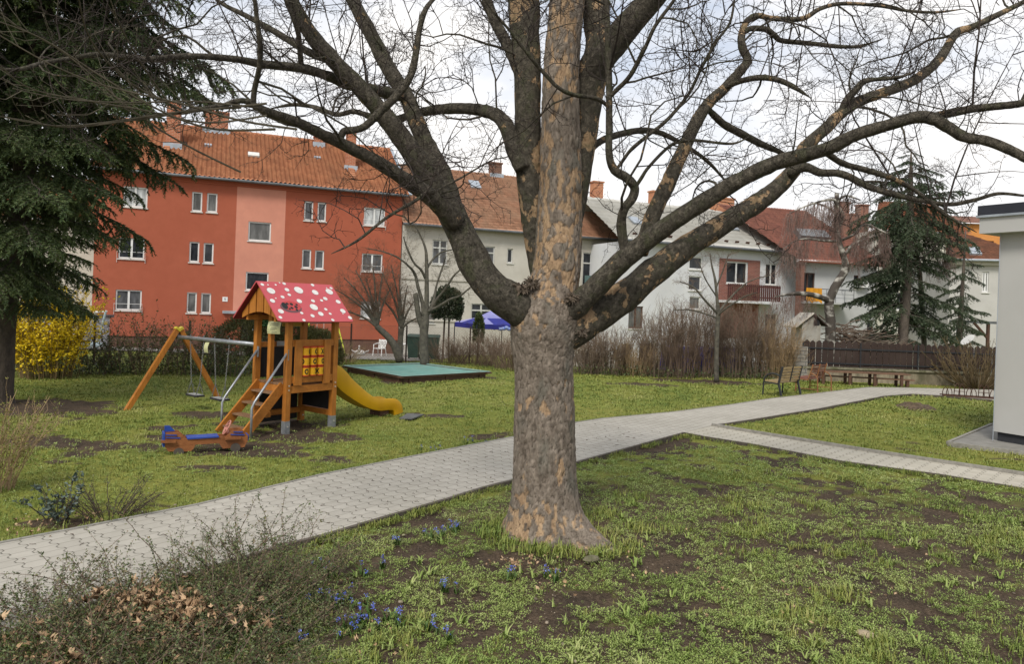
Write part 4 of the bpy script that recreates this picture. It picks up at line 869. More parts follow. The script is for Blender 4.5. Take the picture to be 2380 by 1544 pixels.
mb.build('brick_print', M('ochre print', (.42, .25, .03)), o)
# stairs
SL = .80
stt = lambda t, z, s: bp(-.03 - SL * s, t, z)
for t in (.07, L2 - .16):
    a, b_ = stt(t, PL - .03, 0), stt(t, -.02, 1); mb = MB()
    sdv = (b_ - a).normalized(); upv = V(sdv.x, sdv.y, 0).normalized().cross(e2)
    mb.bar(a, b_, .045, .17); mb.build('stringer', woodX, pt_)
for i in range(4):
    s = .2 + i * .23; mb = MB(); mb.obox(stt(.09, PL * (1 - s) - .01, s + .04), e1 * .17, e2 * (L2 - .25), Zu * .03); mb.build('tread', floorw, pt_)
for t in (-.02, L2 - .06):
    pp_ = [stt(t, -.1, .86), stt(t, .3, .86), stt(t, .50, .86), stt(t, .60, .80), stt(t, 1.42, .02)]
    mb = MB(); mb.tube(pp_, .022, 8); h = mb.build('handrail', galv, pt_, smooth=True)
    mb = MB(); mb.obox(stt(t - .03, 1.3, .01), e1 * .02, e2 * .06, Zu * .2); mb.build('handrail_bracket', galv, h)
# slide
prof = [(0, .87), (.12, .86), (.25, .77), (.40, .62), (.75, .36), (.98, .235), (1.15, .185), (1.35, .175), (1.44, .16), (1.5, .10), (1.52, .0)]
def cr(P, n=5):
    o = []
    P = [P[0]] + P + [P[-1]]
    for i in range(1, len(P) - 2):
        for k in range(n):
            t = k / n; a, b_, c, d = (np.array(P[i + j - 1], float) for j in range(4))
            o.append(tuple(.5 * ((2 * b_) + (c - a) * t + (2 * a - 5 * b_ + 4 * c - d) * t * t + (3 * b_ - a - 3 * c + d) * t ** 3)))
    return o + [tuple(P[-2])]
pr = cr([(a * 1.27, b) for a, b in prof]); s0, w0 = L1 - .02, .46; tc0 = L2 * .42
sec = [(-.5, .02), (-.5, .155), (-.47, .185), (-.40, .185), (-.37, .15), (-.34, .02), (-.28, 0), (.28, 0), (.34, .02), (.37, .15), (.40, .185), (.47, .185), (.5, .155), (.5, .02), (.45, -.06), (-.45, -.06)]
mb = MB(); vs = []
for i, (s, z) in enumerate(pr):
    a, b_ = pr[max(i - 1, 0)], pr[min(i + 1, len(pr) - 1)]; d = np.array([b_[0] - a[0], b_[1] - a[1]]); d /= np.linalg.norm(d); nn = (-d[1], d[0])
    for (u, h) in sec: hh = h * (1.75 - .75 * min(1, s / 1.2)) if h > .05 else h; vs.append(bp(s0 + s + nn[0] * hh, tc0 + u * w0, z + nn[1] * hh))
k = len(sec); fs = [(i * k + j, i * k + (j + 1) % k, (i + 1) * k + (j + 1) % k, (i + 1) * k + j) for i in range(len(pr) - 1) for j in range(k)] + [tuple(range(k - 1, -1, -1)), tuple(range((len(pr) - 1) * k, len(pr) * k))]
mb.add(vs, fs); sl = mb.build('slide', yel, pt_, smooth=True); 
m_ = sl.modifiers.new('edges', 'EDGE_SPLIT'); m_.split_angle = math.radians(50)
mb = MB(); mb.obox(bp(s0 + 1.5, tc0 - .16, -.03), e1 * .24, e2 * .32, Zu * .17); mb.build('slide_foot', M('brown slide foot', (.1, .05, .03), rough=.8), sl)
for t in (-.02, L2 * .42 + .26):
    mb = MB(); mb.obox(bp(L1 - .03, t, PL), e1 * .04, e2 * (.12 if t < .1 else .3), Zu * .62); mb.build('side_board', woodV, pt_)
# notice sheets
paper = M('laminated yellow paper', (.6, .6, .33), (.52, .53, .3), rough=.4); inkg = M('faded print', (.3, .3, .2))
def notice(label, p, ux, uz, w_, h_, lines):
    nn_ = ux.cross(uz).normalized(); mb = MB(); n = 5
    for i in range(n):
        f = lambda q: p + uz * (-h_ * q) + nn_ * (.03 * math.sin(q * 3)) + ux * (-.02 * q)
        mb.quad(f((i + 1) / n), f((i + 1) / n) + ux * w_, f(i / n) + ux * w_, f(i / n))
    o = tag(mb.build('notice_sheet', paper), label, 'notice')
    mb = MB()
    for y, x0, x1 in lines:
        q = p + uz * (-h_ * y) + nn_ * (.03 * math.sin(y * 3) + .003) + ux * (-.02 * y); mb.quad(q + ux * w_ * x0 - uz * .006, q + ux * w_ * x1 - uz * .006, q + ux * w_ * x1 + uz * .006, q + ux * w_ * x0 + uz * .006)
    if lines: mb.build('print_lines', inkg, o)
    return o
vx = (-e2 * .8 + e1 * .45).normalized()
notice('yellowish notice sheet with lines of print hanging in the play tower', bp(-.1, L2 * .5, 1.99), vx, Zu, .25, .23, [(.15, .2, .8), (.25, .15, .85), (.33, .15, .8), (.48, .3, .7), (.57, .25, .75), (.66, .25, .6), (.85, .35, .75)])
# swing frame, joined to the tower by its beam
f1, f2 = gnd(290, 951), gnd(516, 931); apx = (f1 + f2) / 2; za = at(424, 766, apx.y).z
sw = thing('playground_frame', 'wooden A-frame swing stand with grey beam running to the play tower', 'swing frame', V(apx.x, apx.y, 0))
topd = V(apx.x, apx.y, za); bdir = (bp(0, L2 + .05, 0) - V(apx.x, apx.y, 0)).normalized()
for f, s in ((f1, -1), (f2, 1)):
    off = (V(f.x, f.y, 0) - V(apx.x, apx.y, 0)).normalized(); mb = MB(); mb.bar(V(f.x, f.y, -.1), topd + off * .03, .095, .095, up=(bdir.x, bdir.y, 0)); lg = mb.build('leg', woodV, sw)
    mb = MB(); tp = topd + off * .03; dd = (tp - V(f.x, f.y, 0)).normalized(); mb.bar(tp - dd * .02, tp + dd * .035, .12, .12, up=(bdir.x, bdir.y, 0)); mb.build('leg_cap', M('yellow plastic cap', (.62, .5, .05), rough=.4), lg)
    mb = MB()
    for q in (.12, .42): p = tp.lerp(V(f.x, f.y, 0), q); mb.ell(p - bdir * .05, (.02, .02, .02), 8, 5)
    mb.build('bolt', boltm, lg)
zb = at(424, 784, apx.y).z; b0 = V(apx.x, apx.y, zb) - bdir * .05; b1 = bp(.15, L2 + .07, at(664, 800, 14.5).z)
mb = MB(); mb.tube([b0, b1], .042, 12); bmn = mb.build('beam', galv, sw, smooth=True)
mb = MB(); offv = (V(f2.x, f2.y, 0) - V(f1.x, f1.y, 0)).normalized(); fr = [1, .74, .74, .74, .8, 1]
P = [b0 + offv * .1 + Zu * .12, b0 - offv * .1 + Zu * .12, b0 - offv * .24 - Zu * .1, b0 - offv * .17 - Zu * .07, b0 - Zu * .045, b0 + offv * .17 - Zu * .07, b0 + offv * .24 - Zu * .1]
mb.prism([p + bdir * .0 for p in P], bdir * .03); mb.build('gusset', galv, sw)
def beampt(px):
    lo, hi = 0, 1
    for _ in range(40):
        m = (lo + hi) / 2; p = b0.lerp(b1, m); u = p.x / p.y * F; v = (p.z - EYE) / p.y * F
        x = PX + u * CR + v * SR
        lo, hi = (m, hi) if x < px else (lo, m)
    return b0.lerp(b1, lo)
def swing(xa, xb, py, label):
    pa, pb = beampt(xa), beampt(xb); zs = at((xa + xb) / 2, py, (pa.y + pb.y) / 2).z
    mid = (pa + pb) / 2; r = thing('swing', label, 'swing', V(mid.x, mid.y, zs), 'swings hanging from the beam')
    ax = V(bdir.x, bdir.y, 0); wx = offv; c = V(mid.x, mid.y, zs)
    mb = MB(); ew = .23
    mb.obox(c - ax * ew - wx * .1, ax * 2 * ew, wx * .2, Zu * .035); st_ = mb.build('seat', rubber, r)
    mb = MB(); mb.obox(c - ax * (ew - .02) - wx * .085 + Zu * .036, ax * 2 * (ew - .02), wx * .17, Zu * .004); mb.build('worn_top', M('worn rubber top', (.3, .3, .29), (.2, .2, .195), rough=.8, scale=12), st_)
    for p, s in ((pa, -1), (pb, 1)):
        mb = MB(); e_ = c + ax * s * ew * .85; mb.ell(p + Zu * .055, (.014, .014, .03), 6, 5)
        joint = e_ + Zu * .3; top = p - Zu * .05
        def links(a, b_):
            n = max(3, int((b_ - a).length / .034)); d = (b_ - a) / n; dn = d.normalized(); s1 = dn.cross(ax).normalized(); s2 = dn.cross(s1)
            for i in range(n):
                q = s1 if i % 2 else s2; c0 = a + d * (i + .5); h = d * .62; ww_ = q * .011
                mb.tube([c0 - h, c0 - h * .5 + ww_, c0 + h * .5 + ww_, c0 + h, c0 + h * .5 - ww_, c0 - h * .5 - ww_, c0 - h], .0042, 4, cap=False)
        links(joint, top); links(e_ + wx * .09, joint); links(e_ - wx * .09, joint)
        mb.build('chain', chain_m, r)
    return r
swing(443, 474, 921, 'black swing seat on chains, the one nearer the frame leg')
swing(499, 533, 930, 'black swing seat on chains, the one nearer the play tower')
q = beampt(478); notice('blank pale yellow plastic sheet hanging from the swing beam', q - Zu * .05, bdir, Zu, .17, .22, [])
# ---------------------------------------------------------------- wooden plane toy
T0, T1 = gnd(378, 1052), gnd(574, 1040); ax = (T1 - T0); AL = ax.length; ax.normalize(); sx = V(ax.y, -ax.x, 0)   # sx toward the camera
k = AL / 1245.0
def tp_(x, h, d=0): return V(T0.x, T0.y, 0) + ax * ((x - 215) * k) + Zu * (h * k) + sx * d
planew = wood_mat('reddish varnished plank', (.33, .13, .045), (.22, .08, .028), 0); bluep = M('blue painted board', (.022, .07, .33), (.018, .05, .25), rough=.45)
tb = thing('wooden_toy_plane', 'ride-on wooden toy plane with blue tail fin and steering wheel on the grass', 'toy plane', V(T0.x, T0.y, 0) + ax * AL / 2)
W_ = .13
def plate(name, P, d, th, m, par=tb):
    mb = MB(); mb.prism([tp_(x, h, d) for x, h in P], sx * -th); return mb.build(name, m, par)
H = lambda x, y: (x, (1150 - (x - 215) * .075) - y)
side = [H(232, 1035), H(232, 850), H(540, 912), H(1000, 872), H(1110, 862), H(1445, 845), H(1445, 940), H(1010, 975)]
for d in (W_, -W_ + .03):
    plate('side_plank', side, d, .03, planew)
    plate('rear_hull', [H(232, 1036), H(285, 1112), H(355, 1112), H(390, 1088), H(440, 1078), H(490, 1095), H(505, 1110), H(600, 1106), H(640, 1070), H(665, 1005)], d, .028, planew)
    plate('front_hull', [H(1012, 974), H(1072, 1060), H(1180, 1052), H(1215, 1020), H(1265, 1010), H(1315, 1025), H(1335, 1040), H(1400, 1030), H(1440, 942)], d, .028, planew)
    plate('rear_cowl', [H(240, 848), H(240, 832), H(430, 820), H(525, 905)], d - .003, .024, planew)
    plate('front_cowl', [H(1118, 862), H(1212, 768), H(1362, 756), H(1440, 840)], d - .003, .024, planew)
mb = MB(); 
for x0, x1, y in ((540, 1000, 0),): mb.hexa([tp_(*H(545, 918), -W_ + .02), tp_(*H(1005, 880), -W_ + .02), tp_(*H(1005, 880), W_ + .02), tp_(*H(545, 918), W_ + .02), tp_(*H(545, 898), -W_ + .02), tp_(*H(1005, 860), -W_ + .02), tp_(*H(1005, 860), W_ + .02), tp_(*H(545, 898), W_ + .02)])
mb.build('seat', bluep, tb)
plate('tail_fin', [H(228, 832), H(228, 735), H(298, 733), H(380, 815)], .02, .035, bluep)
mb = MB(); mb.obox(tp_(205, *[H(205, 1040)[1]], -W_ - .01), ax * 28 * k, sx * (2 * W_ + .02), Zu * 200 * k); mb.build('tail_board', bluep, tb)
mb = MB(); mb.obox(tp_(1446, H(1446, 935)[1], -W_ + .02), ax * 18 * k, sx * (2 * W_ - .04), Zu * 95 * k); mb.build('nose_board', bluep, tb)
for (xa, ya, xb, yb) in ((245, 868, 395, 848), (245, 908, 445, 890), (1222, 798, 1362, 780), (1180, 842, 1390, 822)):
    mb = MB(); mb.bar(tp_(*H(xa, (ya + yb) / 2), W_ + .008), tp_(*H(xb, (ya + yb) / 2), W_ + .008), .014, .016); mb.build('blue_strip', bluep, tb)
for (xa, ya, xb, yb) in ((175, 955, 380, 950), (1090, 895, 1335, 880)):
    mb = MB(); mb.bar(tp_(*H(xa, ya), W_ + .03), tp_(*H(xb, yb), W_ + .03), .055, .036); mb.build('wing_board', planew, tb)
mb = MB(); cw_ = tp_(*H(1140, 742)); R = Matrix((ax * .45 + Zu * .9, sx, ax * .9 - Zu * .45)).transposed(); pinkp = M('faded pink plastic', (.5, .22, .17), (.42, .17, .13), rough=.5)
mb.tube([cw_ + R @ V(.115 * math.cos(t), .115 * math.sin(t), 0) for t in np.linspace(0, 2 * pi, 25)], .012, 8)
for t in (0.5, 2.6, 4.7): mb.tube([cw_ - R @ V(0, 0, .03), cw_ + R @ V(.11 * math.cos(t), .11 * math.sin(t), 0)], .009, 6)
mb.tube([cw_ - R @ V(0, 0, .02), tp_(*H(1170, 860))], .03, 8); mb.build('steering_wheel', pinkp, tb, smooth=True)
wheelm = M('grey brown wheel', (.1, .085, .07), rough=.9)
for x in (430, 1260):
    for d in (W_ - .005, -W_ - .0): mb = MB(); mb.cyl(tp_(x, 5 if x < 900 else 30, d + .02), tp_(x, 5 if x < 900 else 30, d - .04), .075, 18); mb.build('wheel', wheelm, tb)
for d in (0,):
    mb = MB(); mb.obox(tp_(245, 120, -W_ + .03), ax * .25, sx * (2 * W_ - .06), Zu * .02); mb.obox(tp_(1030, 160, -W_ + .03), ax * .4, sx * (2 * W_ - .06), Zu * .02); mb.build('floor_board', planew, tb)
# mat below the slide
mp_ = [onz(x, y, .02) for x, y in ((928, 975), (947, 964), (985, 966), (958, 976))]
mb = MB(); mb.prism(mp_, V(0, 0, .025)); tag(mb.build('rubber_mat', M('grey rubber mat', (.13, .135, .13), (.09, .09, .088), rough=.9, scale=8)), 'flat grey rubber mat in the grass at the slide end', 'mat')
# ---------------------------------------------------------------- sandpit with cover
zc = .2; c4 = [onz(798, 851, zc), onz(936, 876, zc), onz(1139, 865, zc), onz(975, 844.5, zc)]
ctr = sum(c4, V(0, 0, 0)) / 4; sp_ = thing('sandpit', 'low square sandpit with brown wooden edge boards', 'sandpit', V(ctr.x, ctr.y, 0))
brw = wood_mat('weathered red brown board', (.13, .07, .045), (.075, .042, .03), 0)
for i in range(4):
    a, b_ = c4[i], c4[(i + 1) % 4]; d = (b_ - a).normalized(); inn = (ctr - (a + b_) / 2).normalized()
    mb = MB(); mb.obox(a - d * .08 - Zu * .05, d * ((b_ - a).length + (.12 if i % 2 else -.02)), inn * .16, Zu * .045); mb.build('edge_board', brw, sp_)
    mb = MB(); mb.obox(a + inn * .1 - Zu * .26 + d * .1, d * ((b_ - a).length - .2), inn * .03, Zu * .2); mb.build('side_board', brw, sp_)
    for t in (.1, .5, .9):
        p = a.lerp(b_, t) + inn * .07; mb = MB(); mb.obox(p - d * .05 - Zu * .3, d * .1, inn * .08, Zu * .25); mb.build('leg', brw, sp_)
n = 26; vs = []; fs = []
for i in range(n + 1):
    for j in range(n + 1):
        u, v_ = i / n, j / n; p = c4[0].lerp(c4[1], u).lerp(c4[3].lerp(c4[2], u), v_); ed = min(u, v_, 1 - u, 1 - v_); sag = min(1, ed * 3.2)
        z = zc + .012 - .13 * sag ** .8 + .03 * sag * (mnoise.noise(V(u * 5, v_ * 5, 1)) + .6 * mnoise.noise(V(u * 14, v_ * 9, 3)))
        vs.append(V(p.x, p.y, z))
fs = [(i * (n + 1) + j, (i + 1) * (n + 1) + j, (i + 1) * (n + 1) + j + 1, i * (n + 1) + j + 1) for i in range(n) for j in range(n)]
mb = MB(); mb.add(vs, fs); cov = tag(mb.build('sandpit_cover', M('green cover net', (.15, .30, .26), (.11, .235, .205), rough=.75, scale=2.5, stain=(.22, .30, .25), stain_scale=1.2, stain_amt=.5), smooth=True), 'blue green cover sheet stretched over the sandpit', 'cover')
mb = MB()
for i in range(4): a, b_ = c4[i] + Zu * .016, c4[(i + 1) % 4] + Zu * .016; mb.bar(a, b_, .05, .008)
mb.build('hem', M('pale green hem', (.3, .42, .37)), cov)
# ---------------------------------------------------------------- benches, tables, cycle rack
slatm = wood_mat('pale weathered slat', (.42, .31, .15), (.31, .22, .105), 0); redsl = wood_mat('red brown slat', (.26, .1, .06), (.17, .065, .04), 0)
iron = M('dark grey iron', (.03, .032, .035), rough=.5); rustt = M('rusty orange tube', (.27, .13, .05), (.2, .08, .035), rough=.6)
def bench(name, label, r0, r1, slat, metal, style):
    r0, r1 = gnd(*r0), gnd(*r1); a = (r1 - r0); Ln = max(a.length, 1.15); a = V(a.x, a.y, 0).normalized(); f = V(-a.y, a.x, 0)      # f = the way it faces
    if f.x > 0: f = -f
    o = thing(name, label, 'bench', V(r0.x, r0.y, 0) + a * Ln / 2 + f * .25)
    P = lambda u, d, z: V(r0.x, r0.y, 0) + a * u + f * d + Zu * z
    lean = lambda z: -.0 - (z - .42) * .22
    for i in range(5 if style else 6):
        z = .47 + i * (.087 if style else .07); mb = MB()
        mb.obox(P(.02, .07 + lean(z), z), a * (Ln - .04), f * .028, Zu * (.062 if style else .042) + f * -.013); mb.build('back_slat', slat, o)
    for i in range(4):
        mb = MB(); mb.obox(P(.02, .1 + i * .115, .40 + .008 * i), a * (Ln - .04), f * .1, Zu * .032); mb.build('seat_slat', slat, o)
    for u in (0, Ln):
        mb = MB()
        if style:
            mb.bar(P(u, -.02, 0), P(u, .09, .4), .05, .05, up=a); mb.bar(P(u, .09, .38), P(u, .09 + lean(.92) + .0, .9), .05, .05, up=a); mb.bar(P(u, .07, .38), P(u, .56, .4), .04, .05, up=a)
            mb.tube([P(u, .58, 0), P(u, .57, .38), P(u, .54, .52), P(u, .44, .63), P(u, .3, .68), P(u, .15, .66), P(u, .04, .61)], .024, 8)
        else:
            mb.tube([P(u, .07 + lean(.95), .9), P(u, .07 + lean(.65), .65), P(u, .1, .4)], .02, 7)
            mb.tube([P(u, .0, .62), P(u, -.14, .56), P(u, -.2, .45), P(u, -.22, 0)], .02, 7); mb.tube([P(u, .1, .4), P(u, .46, .41), P(u, .48, 0)], .02, 7); mb.tube([P(u, .48, .12), P(u, -.21, .12)], .012, 6)
        mb.build('end_frame', metal, o)
    mb = MB(); mb.bar(P(Ln / 2, .04, .44), P(Ln / 2, .06 + lean(.92), .9), .03, .012, up=a); mb.build('back_strap', metal, o)
    return o
bench('park_bench', 'pale slatted bench with black iron frame beside the path', (1815, 924), (1859, 919), slatm, iron, True)
bench('garden_bench', 'red brown slatted bench with rusty tube legs behind the pale bench', (1884, 914), (1914, 909), redsl, rustt, False)
tblw = wood_mat('brown table board', (.2, .115, .07), (.13, .075, .048), 0)
def longtable(name, label, cat, x0, y0, x1, y1, z, dep, legs, nb):
    a, b_ = onz(x0, y0, z), onz(x1, y1, z); d = (b_ - a); Ln = d.length; d.normalize(); bk = V(-d.y, d.x, 0); o = thing(name, label, cat, V(a.x, a.y, 0) + d * Ln / 2)
    for i in range(nb):
        mb = MB(); mb.obox(a + bk * (dep / nb * i) - Zu * .04, d * Ln, bk * (dep / nb - .012), Zu * .04); mb.build('board', tblw, o)
    for t in legs:
        p = a + d * Ln * t
        for q in (.04, dep - .1): mb = MB(); mb.obox(p + bk * q - Zu * z - Zu * .03, d * .09, bk * .07, Zu * (z - .01)); mb.build('leg', brw, o)
    return o
longtable('low_table', 'long low brown children\'s table along the fence wall', 'table', 1895, 862, 2118, 871, .47, .55, (.08, .36, .62, .9), 4)
longtable('low_bench', 'long low brown bench in front of the low table', 'bench', 1900, 872, 2127, 884, .28, .24, (.06, .34, .60, .92), 2)
ra, rb = gnd(2190, 923), gnd(2330, 932); ra.z = rb.z = .06; rd = (rb - ra).normalized(); rn = V(-rd.y, rd.x, 0)
rk = thing('bicycle_rack', 'low dark metal bicycle rack with pointed hoops beside the building', 'bicycle rack', (ra + rb) / 2)
mb = MB(); mb.bar(ra, rb, .05, .05); mb.build('base_rail', brownframe, rk); mb = MB(); mb.bar(ra + rn * .3, rb + rn * .3, .03, .03); mb.build('rear_rail', brownframe, rk)
rl = (rb - ra).length
for i, (t, h) in enumerate([(.05, .27), (.115, .27), (.245, .4), (.325, .4), (.45, .27), (.52, .27), (.65, .4), (.73, .4), (.84, .27), (.91, .27)]):
    p = ra + rd * (rl * t); mb = MB(); w2 = .085; rk_t = [p - rd * w2, p - rd * w2 * .85 + Zu * h * .55, p - rd * w2 * .45 + Zu * h * .85, p + Zu * h, p + rd * w2 * .45 + Zu * h * .85, p + rd * w2 * .85 + Zu * h * .55, p + rd * w2]
    mb.tube(rk_t, .012, 6)
    if h > .3: mb.tube([p - rd * w2 * .9 + Zu * .15, p + rd * w2 * .9 + Zu * .15], .01, 5)
    mb.build('hoop', brownframe, rk, smooth=True)
# tree stump on the right lawn
q = gnd(2128, 947); mb = MB(); vs = []; n = 20
prof = [(.5, -.04), (.4, .03), (.3, .07), (.27, .1), (.24, .085), (.0, .075)]
r_ = rnd(4); ph = [r_.uniform(.8, 1.25) for _ in range(n)]
for rr, z in prof:
    for j in range(n): t = 2 * pi * j / n; vs.append(q + V(rr * ph[j] * math.cos(t), rr * ph[j] * math.sin(t), z * (.8 + .4 * r_.random())))
mb.add(vs, [(i * n + j, i * n + (j + 1) % n, (i + 1) * n + (j + 1) % n, (i + 1) * n + j) for i in range(len(prof) - 1) for j in range(n)])
tag(mb.build('tree_stump', M('old stump wood', (.14, .1, .065), (.06, .045, .03), rough=.95, scale=12, bump=.6)), 'low rotten tree stump in the lawn by the building', 'stump')
q = gnd(1374, 1303); mb = MB(); mb.ell(q + V(0, 0, .01), (.1, .06, .035), 9, 6, R=Matrix.Rotation(.6, 3, 'Z')); tag(mb.build('stone', M('mossy stone', (.17, .15, .1), (.1, .1, .05), scale=14, bump=.5)), 'flat mossy stone in the grass before the big trunk', 'stone')
q = gnd(2014, 1478); mb = MB(); mb.ell(q + V(0, 0, .005), (.085, .05, .03), 9, 6, R=Matrix.Rotation(-.7, 3, 'Z')); tag(mb.build('stone', M('pale stone', (.42, .34, .22), (.3, .24, .16), scale=14, bump=.4)), 'pale sandy stone on bare earth at the lower right', 'stone')
# ---------------------------------------------------------------- picket fence on its wall
YF = 27.4; fz0, fz1 = at(1900, 853, YF).z, at(1900, 792, YF).z; xL, xR = at(1868, 820, YF).x, at(2420, 820, YF).x
pf = thing('picket_fence', 'dark brown picket fence with rounded tops on a low wall', 'fence', V((xL + xR) / 2, YF, fz0))
pick = M('dark brown stained picket', (.045, .028, .022), (.03, .02, .016), rough=.75, scale=4, stretch=(6, 6, 1), stain=(.06, .042, .034), stain_scale=1, stain_amt=.6)
x = xL; i = 0; r_ = rnd(8)
while x < xR:
    wd = .205 + r_.uniform(-.008, .008); mb = MB(); h = fz1 + r_.uniform(-.015, .015); y = YF - .02 + r_.uniform(-.006, .006); s = r_.uniform(-.006, .006)
    mb.prism([V(x, y, fz0 + .03), V(x + wd, y, fz0 + .03), V(x + wd + s, y, h - .07), V(x + wd * .72 + s, y, h - .01), V(x + wd * .5 + s, y, h + .015), V(x + wd * .28 + s, y, h - .01), V(x + s, y, h - .07)], V(0, .022, 0)); mb.build('picket', pick, pf)
    x += .228; i += 1
for z in (fz0 + .13, fz0 + .68): mb = MB(); mb.obox(V(xL - .1, YF - .055, z), V(xR - xL, 0, 0), V(0, .034, 0), V(0, 0, .05)); mb.build('rail', iron, pf)
for k in range(5): mb = MB(); mb.obox(V(xL - .06 + k * 2.15, YF - .05, fz0 - .02), V(.05, 0, 0), V(0, .05, 0), V(0, 0, fz1 - fz0 - .02)); mb.build('fence_post', iron, pf)
gw2 = thing('garden_wall', 'low stained concrete wall under the picket fence', 'wall', V((xL + xR) / 2, YF, 0))
mb = MB(); mb.obox(V(xL - .6, YF - .1, -.1), V(xR - xL + 1.2, 0, 0), V(0, .25, 0), V(0, 0, fz0 + .04)); mb.build('wall_body', M('old concrete', (.33, .28, .2), (.2, .17, .12), rough=.95, scale=4, stretch=(3, 3, 1), bump=.4, stain=(.09, .085, .05), stain_scale=1.6, stain_amt=.8), gw2)
mb = MB(); mb.obox(V(xL - .65, YF - .16, fz0 - .058), V(xR - xL + 1.3, 0, 0), V(0, .36, 0), V(0, 0, .075)); mb.build('coping', M('mossy coping', (.24, .22, .16), (.1, .1, .05), rough=.95, scale=7, bump=.4), gw2)
q = at(1862, 860, YF - .2); tag(None or (lambda mb: (mb.box((q.x, q.y + .3, .6), (.5, .5, 1.3)), mb.build('gate_pillar', brick_mat('grey block', (.3, .28, .24), (.24, .22, .19), (.1, .1, .09), V(1, 0, 0), 1.6)))[1])(MB()), 'grey block pillar at the left end of the picket fence', 'pillar')
# ================================================================ the big pollarded maple
def bark_mat(name, cols, scale=5, stretch=(1, 1, .45), bump=.9, bd=.02, moss=None, tanscale=3.2, tan_lo=.56, tan_hi=.6, plated=False):
    m, t, b, N, L = nodes(name); b.inputs['Roughness'].default_value = .95; b.inputs['Specular IOR Level'].default_value = .12
    g = N('ShaderNodeNewGeometry'); mp = N('ShaderNodeMapping'); mp.inputs['Scale'].default_value = stretch; L(g.outputs['Position'], mp.inputs[0])
    def noise(sc, det=8, ro=.62):
        n = N('ShaderNodeTexNoise'); n.inputs['Scale'].default_value = sc; n.inputs['Detail'].default_value = det; n.inputs['Roughness'].default_value = ro; L(mp.outputs[0], n.inputs[0]); return n
    n1 = noise(scale * 2.2); r = N('ShaderNodeValToRGB'); e = r.color_ramp.elements
    e[0].position = .32; e[0].color = (*cols[0], 1); e[1].position = .55; e[1].color = (*cols[1], 1); q = e.new(.72); q.color = (*cols[2], 1); L(n1.outputs[0], r.inputs[0])
    n2 = noise(tanscale, 6, .55); n2b = noise(tanscale * 7, 4)
    ad = N('ShaderNodeMath'); ad.operation = 'MULTIPLY_ADD'; ad.inputs[1].default_value = .16; L(n2b.outputs[0], ad.inputs[0]); L(n2.outputs[0], ad.inputs[2])
    mr = N('ShaderNodeMapRange'); mr.inputs[1].default_value = tan_lo + .08; mr.inputs[2].default_value = tan_hi + .08; L(ad.outputs[0], mr.inputs[0])
    tr = N('ShaderNodeValToRGB'); tr.color_ramp.elements[0].color = (*cols[3], 1); tr.color_ramp.elements[1].color = (*cols[4], 1); tr.color_ramp.elements[0].position = .35; tr.color_ramp.elements[1].position = .65; L(n1.outputs[0], tr.inputs[0])
    mx = N('ShaderNodeMixRGB'); L(mr.outputs[0], mx.inputs[0]); L(r.outputs[0], mx.inputs[1]); L(tr.outputs[0], mx.inputs[2]); cur = mx.outputs[0]
    n3 = noise(scale * .8, 6, .6); m3 = N('ShaderNodeMapRange'); m3.inputs[1].default_value = .52; m3.inputs[2].default_value = .66; m3.inputs[4].default_value = .75; L(n3.outputs[0], m3.inputs[0])
    mm = N('ShaderNodeMixRGB'); mm.inputs[2].default_value = (*(moss or (.075, .08, .055)), 1); L(m3.outputs[0], mm.inputs[0]); L(cur, mm.inputs[1]); cur = mm.outputs[0]
    vo = N('ShaderNodeTexVoronoi'); vo.feature = 'DISTANCE_TO_EDGE'; vo.inputs['Scale'].default_value = scale * 3.2; 
    dis = N('ShaderNodeMixRGB'); dis.blend_type = 'ADD'; dis.inputs[0].default_value = .22; L(mp.outputs[0], dis.inputs[1]); L(n1.outputs[1] if len(n1.outputs) > 1 else n1.outputs[0], dis.inputs[2]); L(dis.outputs[0], vo.inputs[0])
    cr_ = N('ShaderNodeMapRange'); cr_.inputs[1].default_value = 0; cr_.inputs[2].default_value = .055; cr_.inputs[3].default_value = 0; cr_.inputs[4].default_value = 1; L(vo.outputs[0], cr_.inputs[0])
    hsum = N('ShaderNodeMath'); hsum.operation = 'MULTIPLY_ADD'; hsum.inputs[1].default_value = .45; L(cr_.outputs[0], hsum.inputs[0]); L(n1.outputs[0], hsum.inputs[2])
    h2 = N('ShaderNodeMath'); h2.operation = 'MULTIPLY_ADD'; h2.inputs[1].default_value = -.5; L(mr.outputs[0], h2.inputs[0]); L(hsum.outputs[0], h2.inputs[2])
    if plated:
        pe = N('ShaderNodeAttribute'); pe.attribute_name = 'peel'; ck = N('ShaderNodeAttribute'); ck.attribute_name = 'crack'
        q1 = N('ShaderNodeMixRGB'); L(pe.outputs['Fac'], q1.inputs[0]); L(cur, q1.inputs[1]); L(tr.outputs[0], q1.inputs[2])
        q2 = N('ShaderNodeMixRGB'); iv = N('ShaderNodeMapRange'); iv.inputs[1].default_value = 0; iv.inputs[2].default_value = .5; iv.inputs[3].default_value = .8; iv.inputs[4].default_value = 0; L(ck.outputs['Fac'], iv.inputs[0]); L(iv.outputs[0], q2.inputs[0]); L(q1.outputs[0], q2.inputs[1]); q2.inputs[2].default_value = (.05, .038, .028, 1); cur = q2.outputs[0]
    L(cur, b.inputs['Base Color'])
    bp_ = N('ShaderNodeBump'); bp_.inputs['Strength'].default_value = bump; bp_.inputs['Distance'].default_value = bd; L(h2.outputs[0], bp_.inputs['Height']); L(bp_.outputs[0], b.inputs['Normal'])
    return m
barkT = bark_mat('peeling maple bark', ((.13, .105, .082), (.235, .195, .155), (.32, .27, .22), (.32, .215, .13), (.44, .31, .19)), scale=7, stretch=(1, 1, .38), moss=(.15, .142, .115), tan_lo=.66, tan_hi=.69, bump=.8, bd=.012, plated=True)
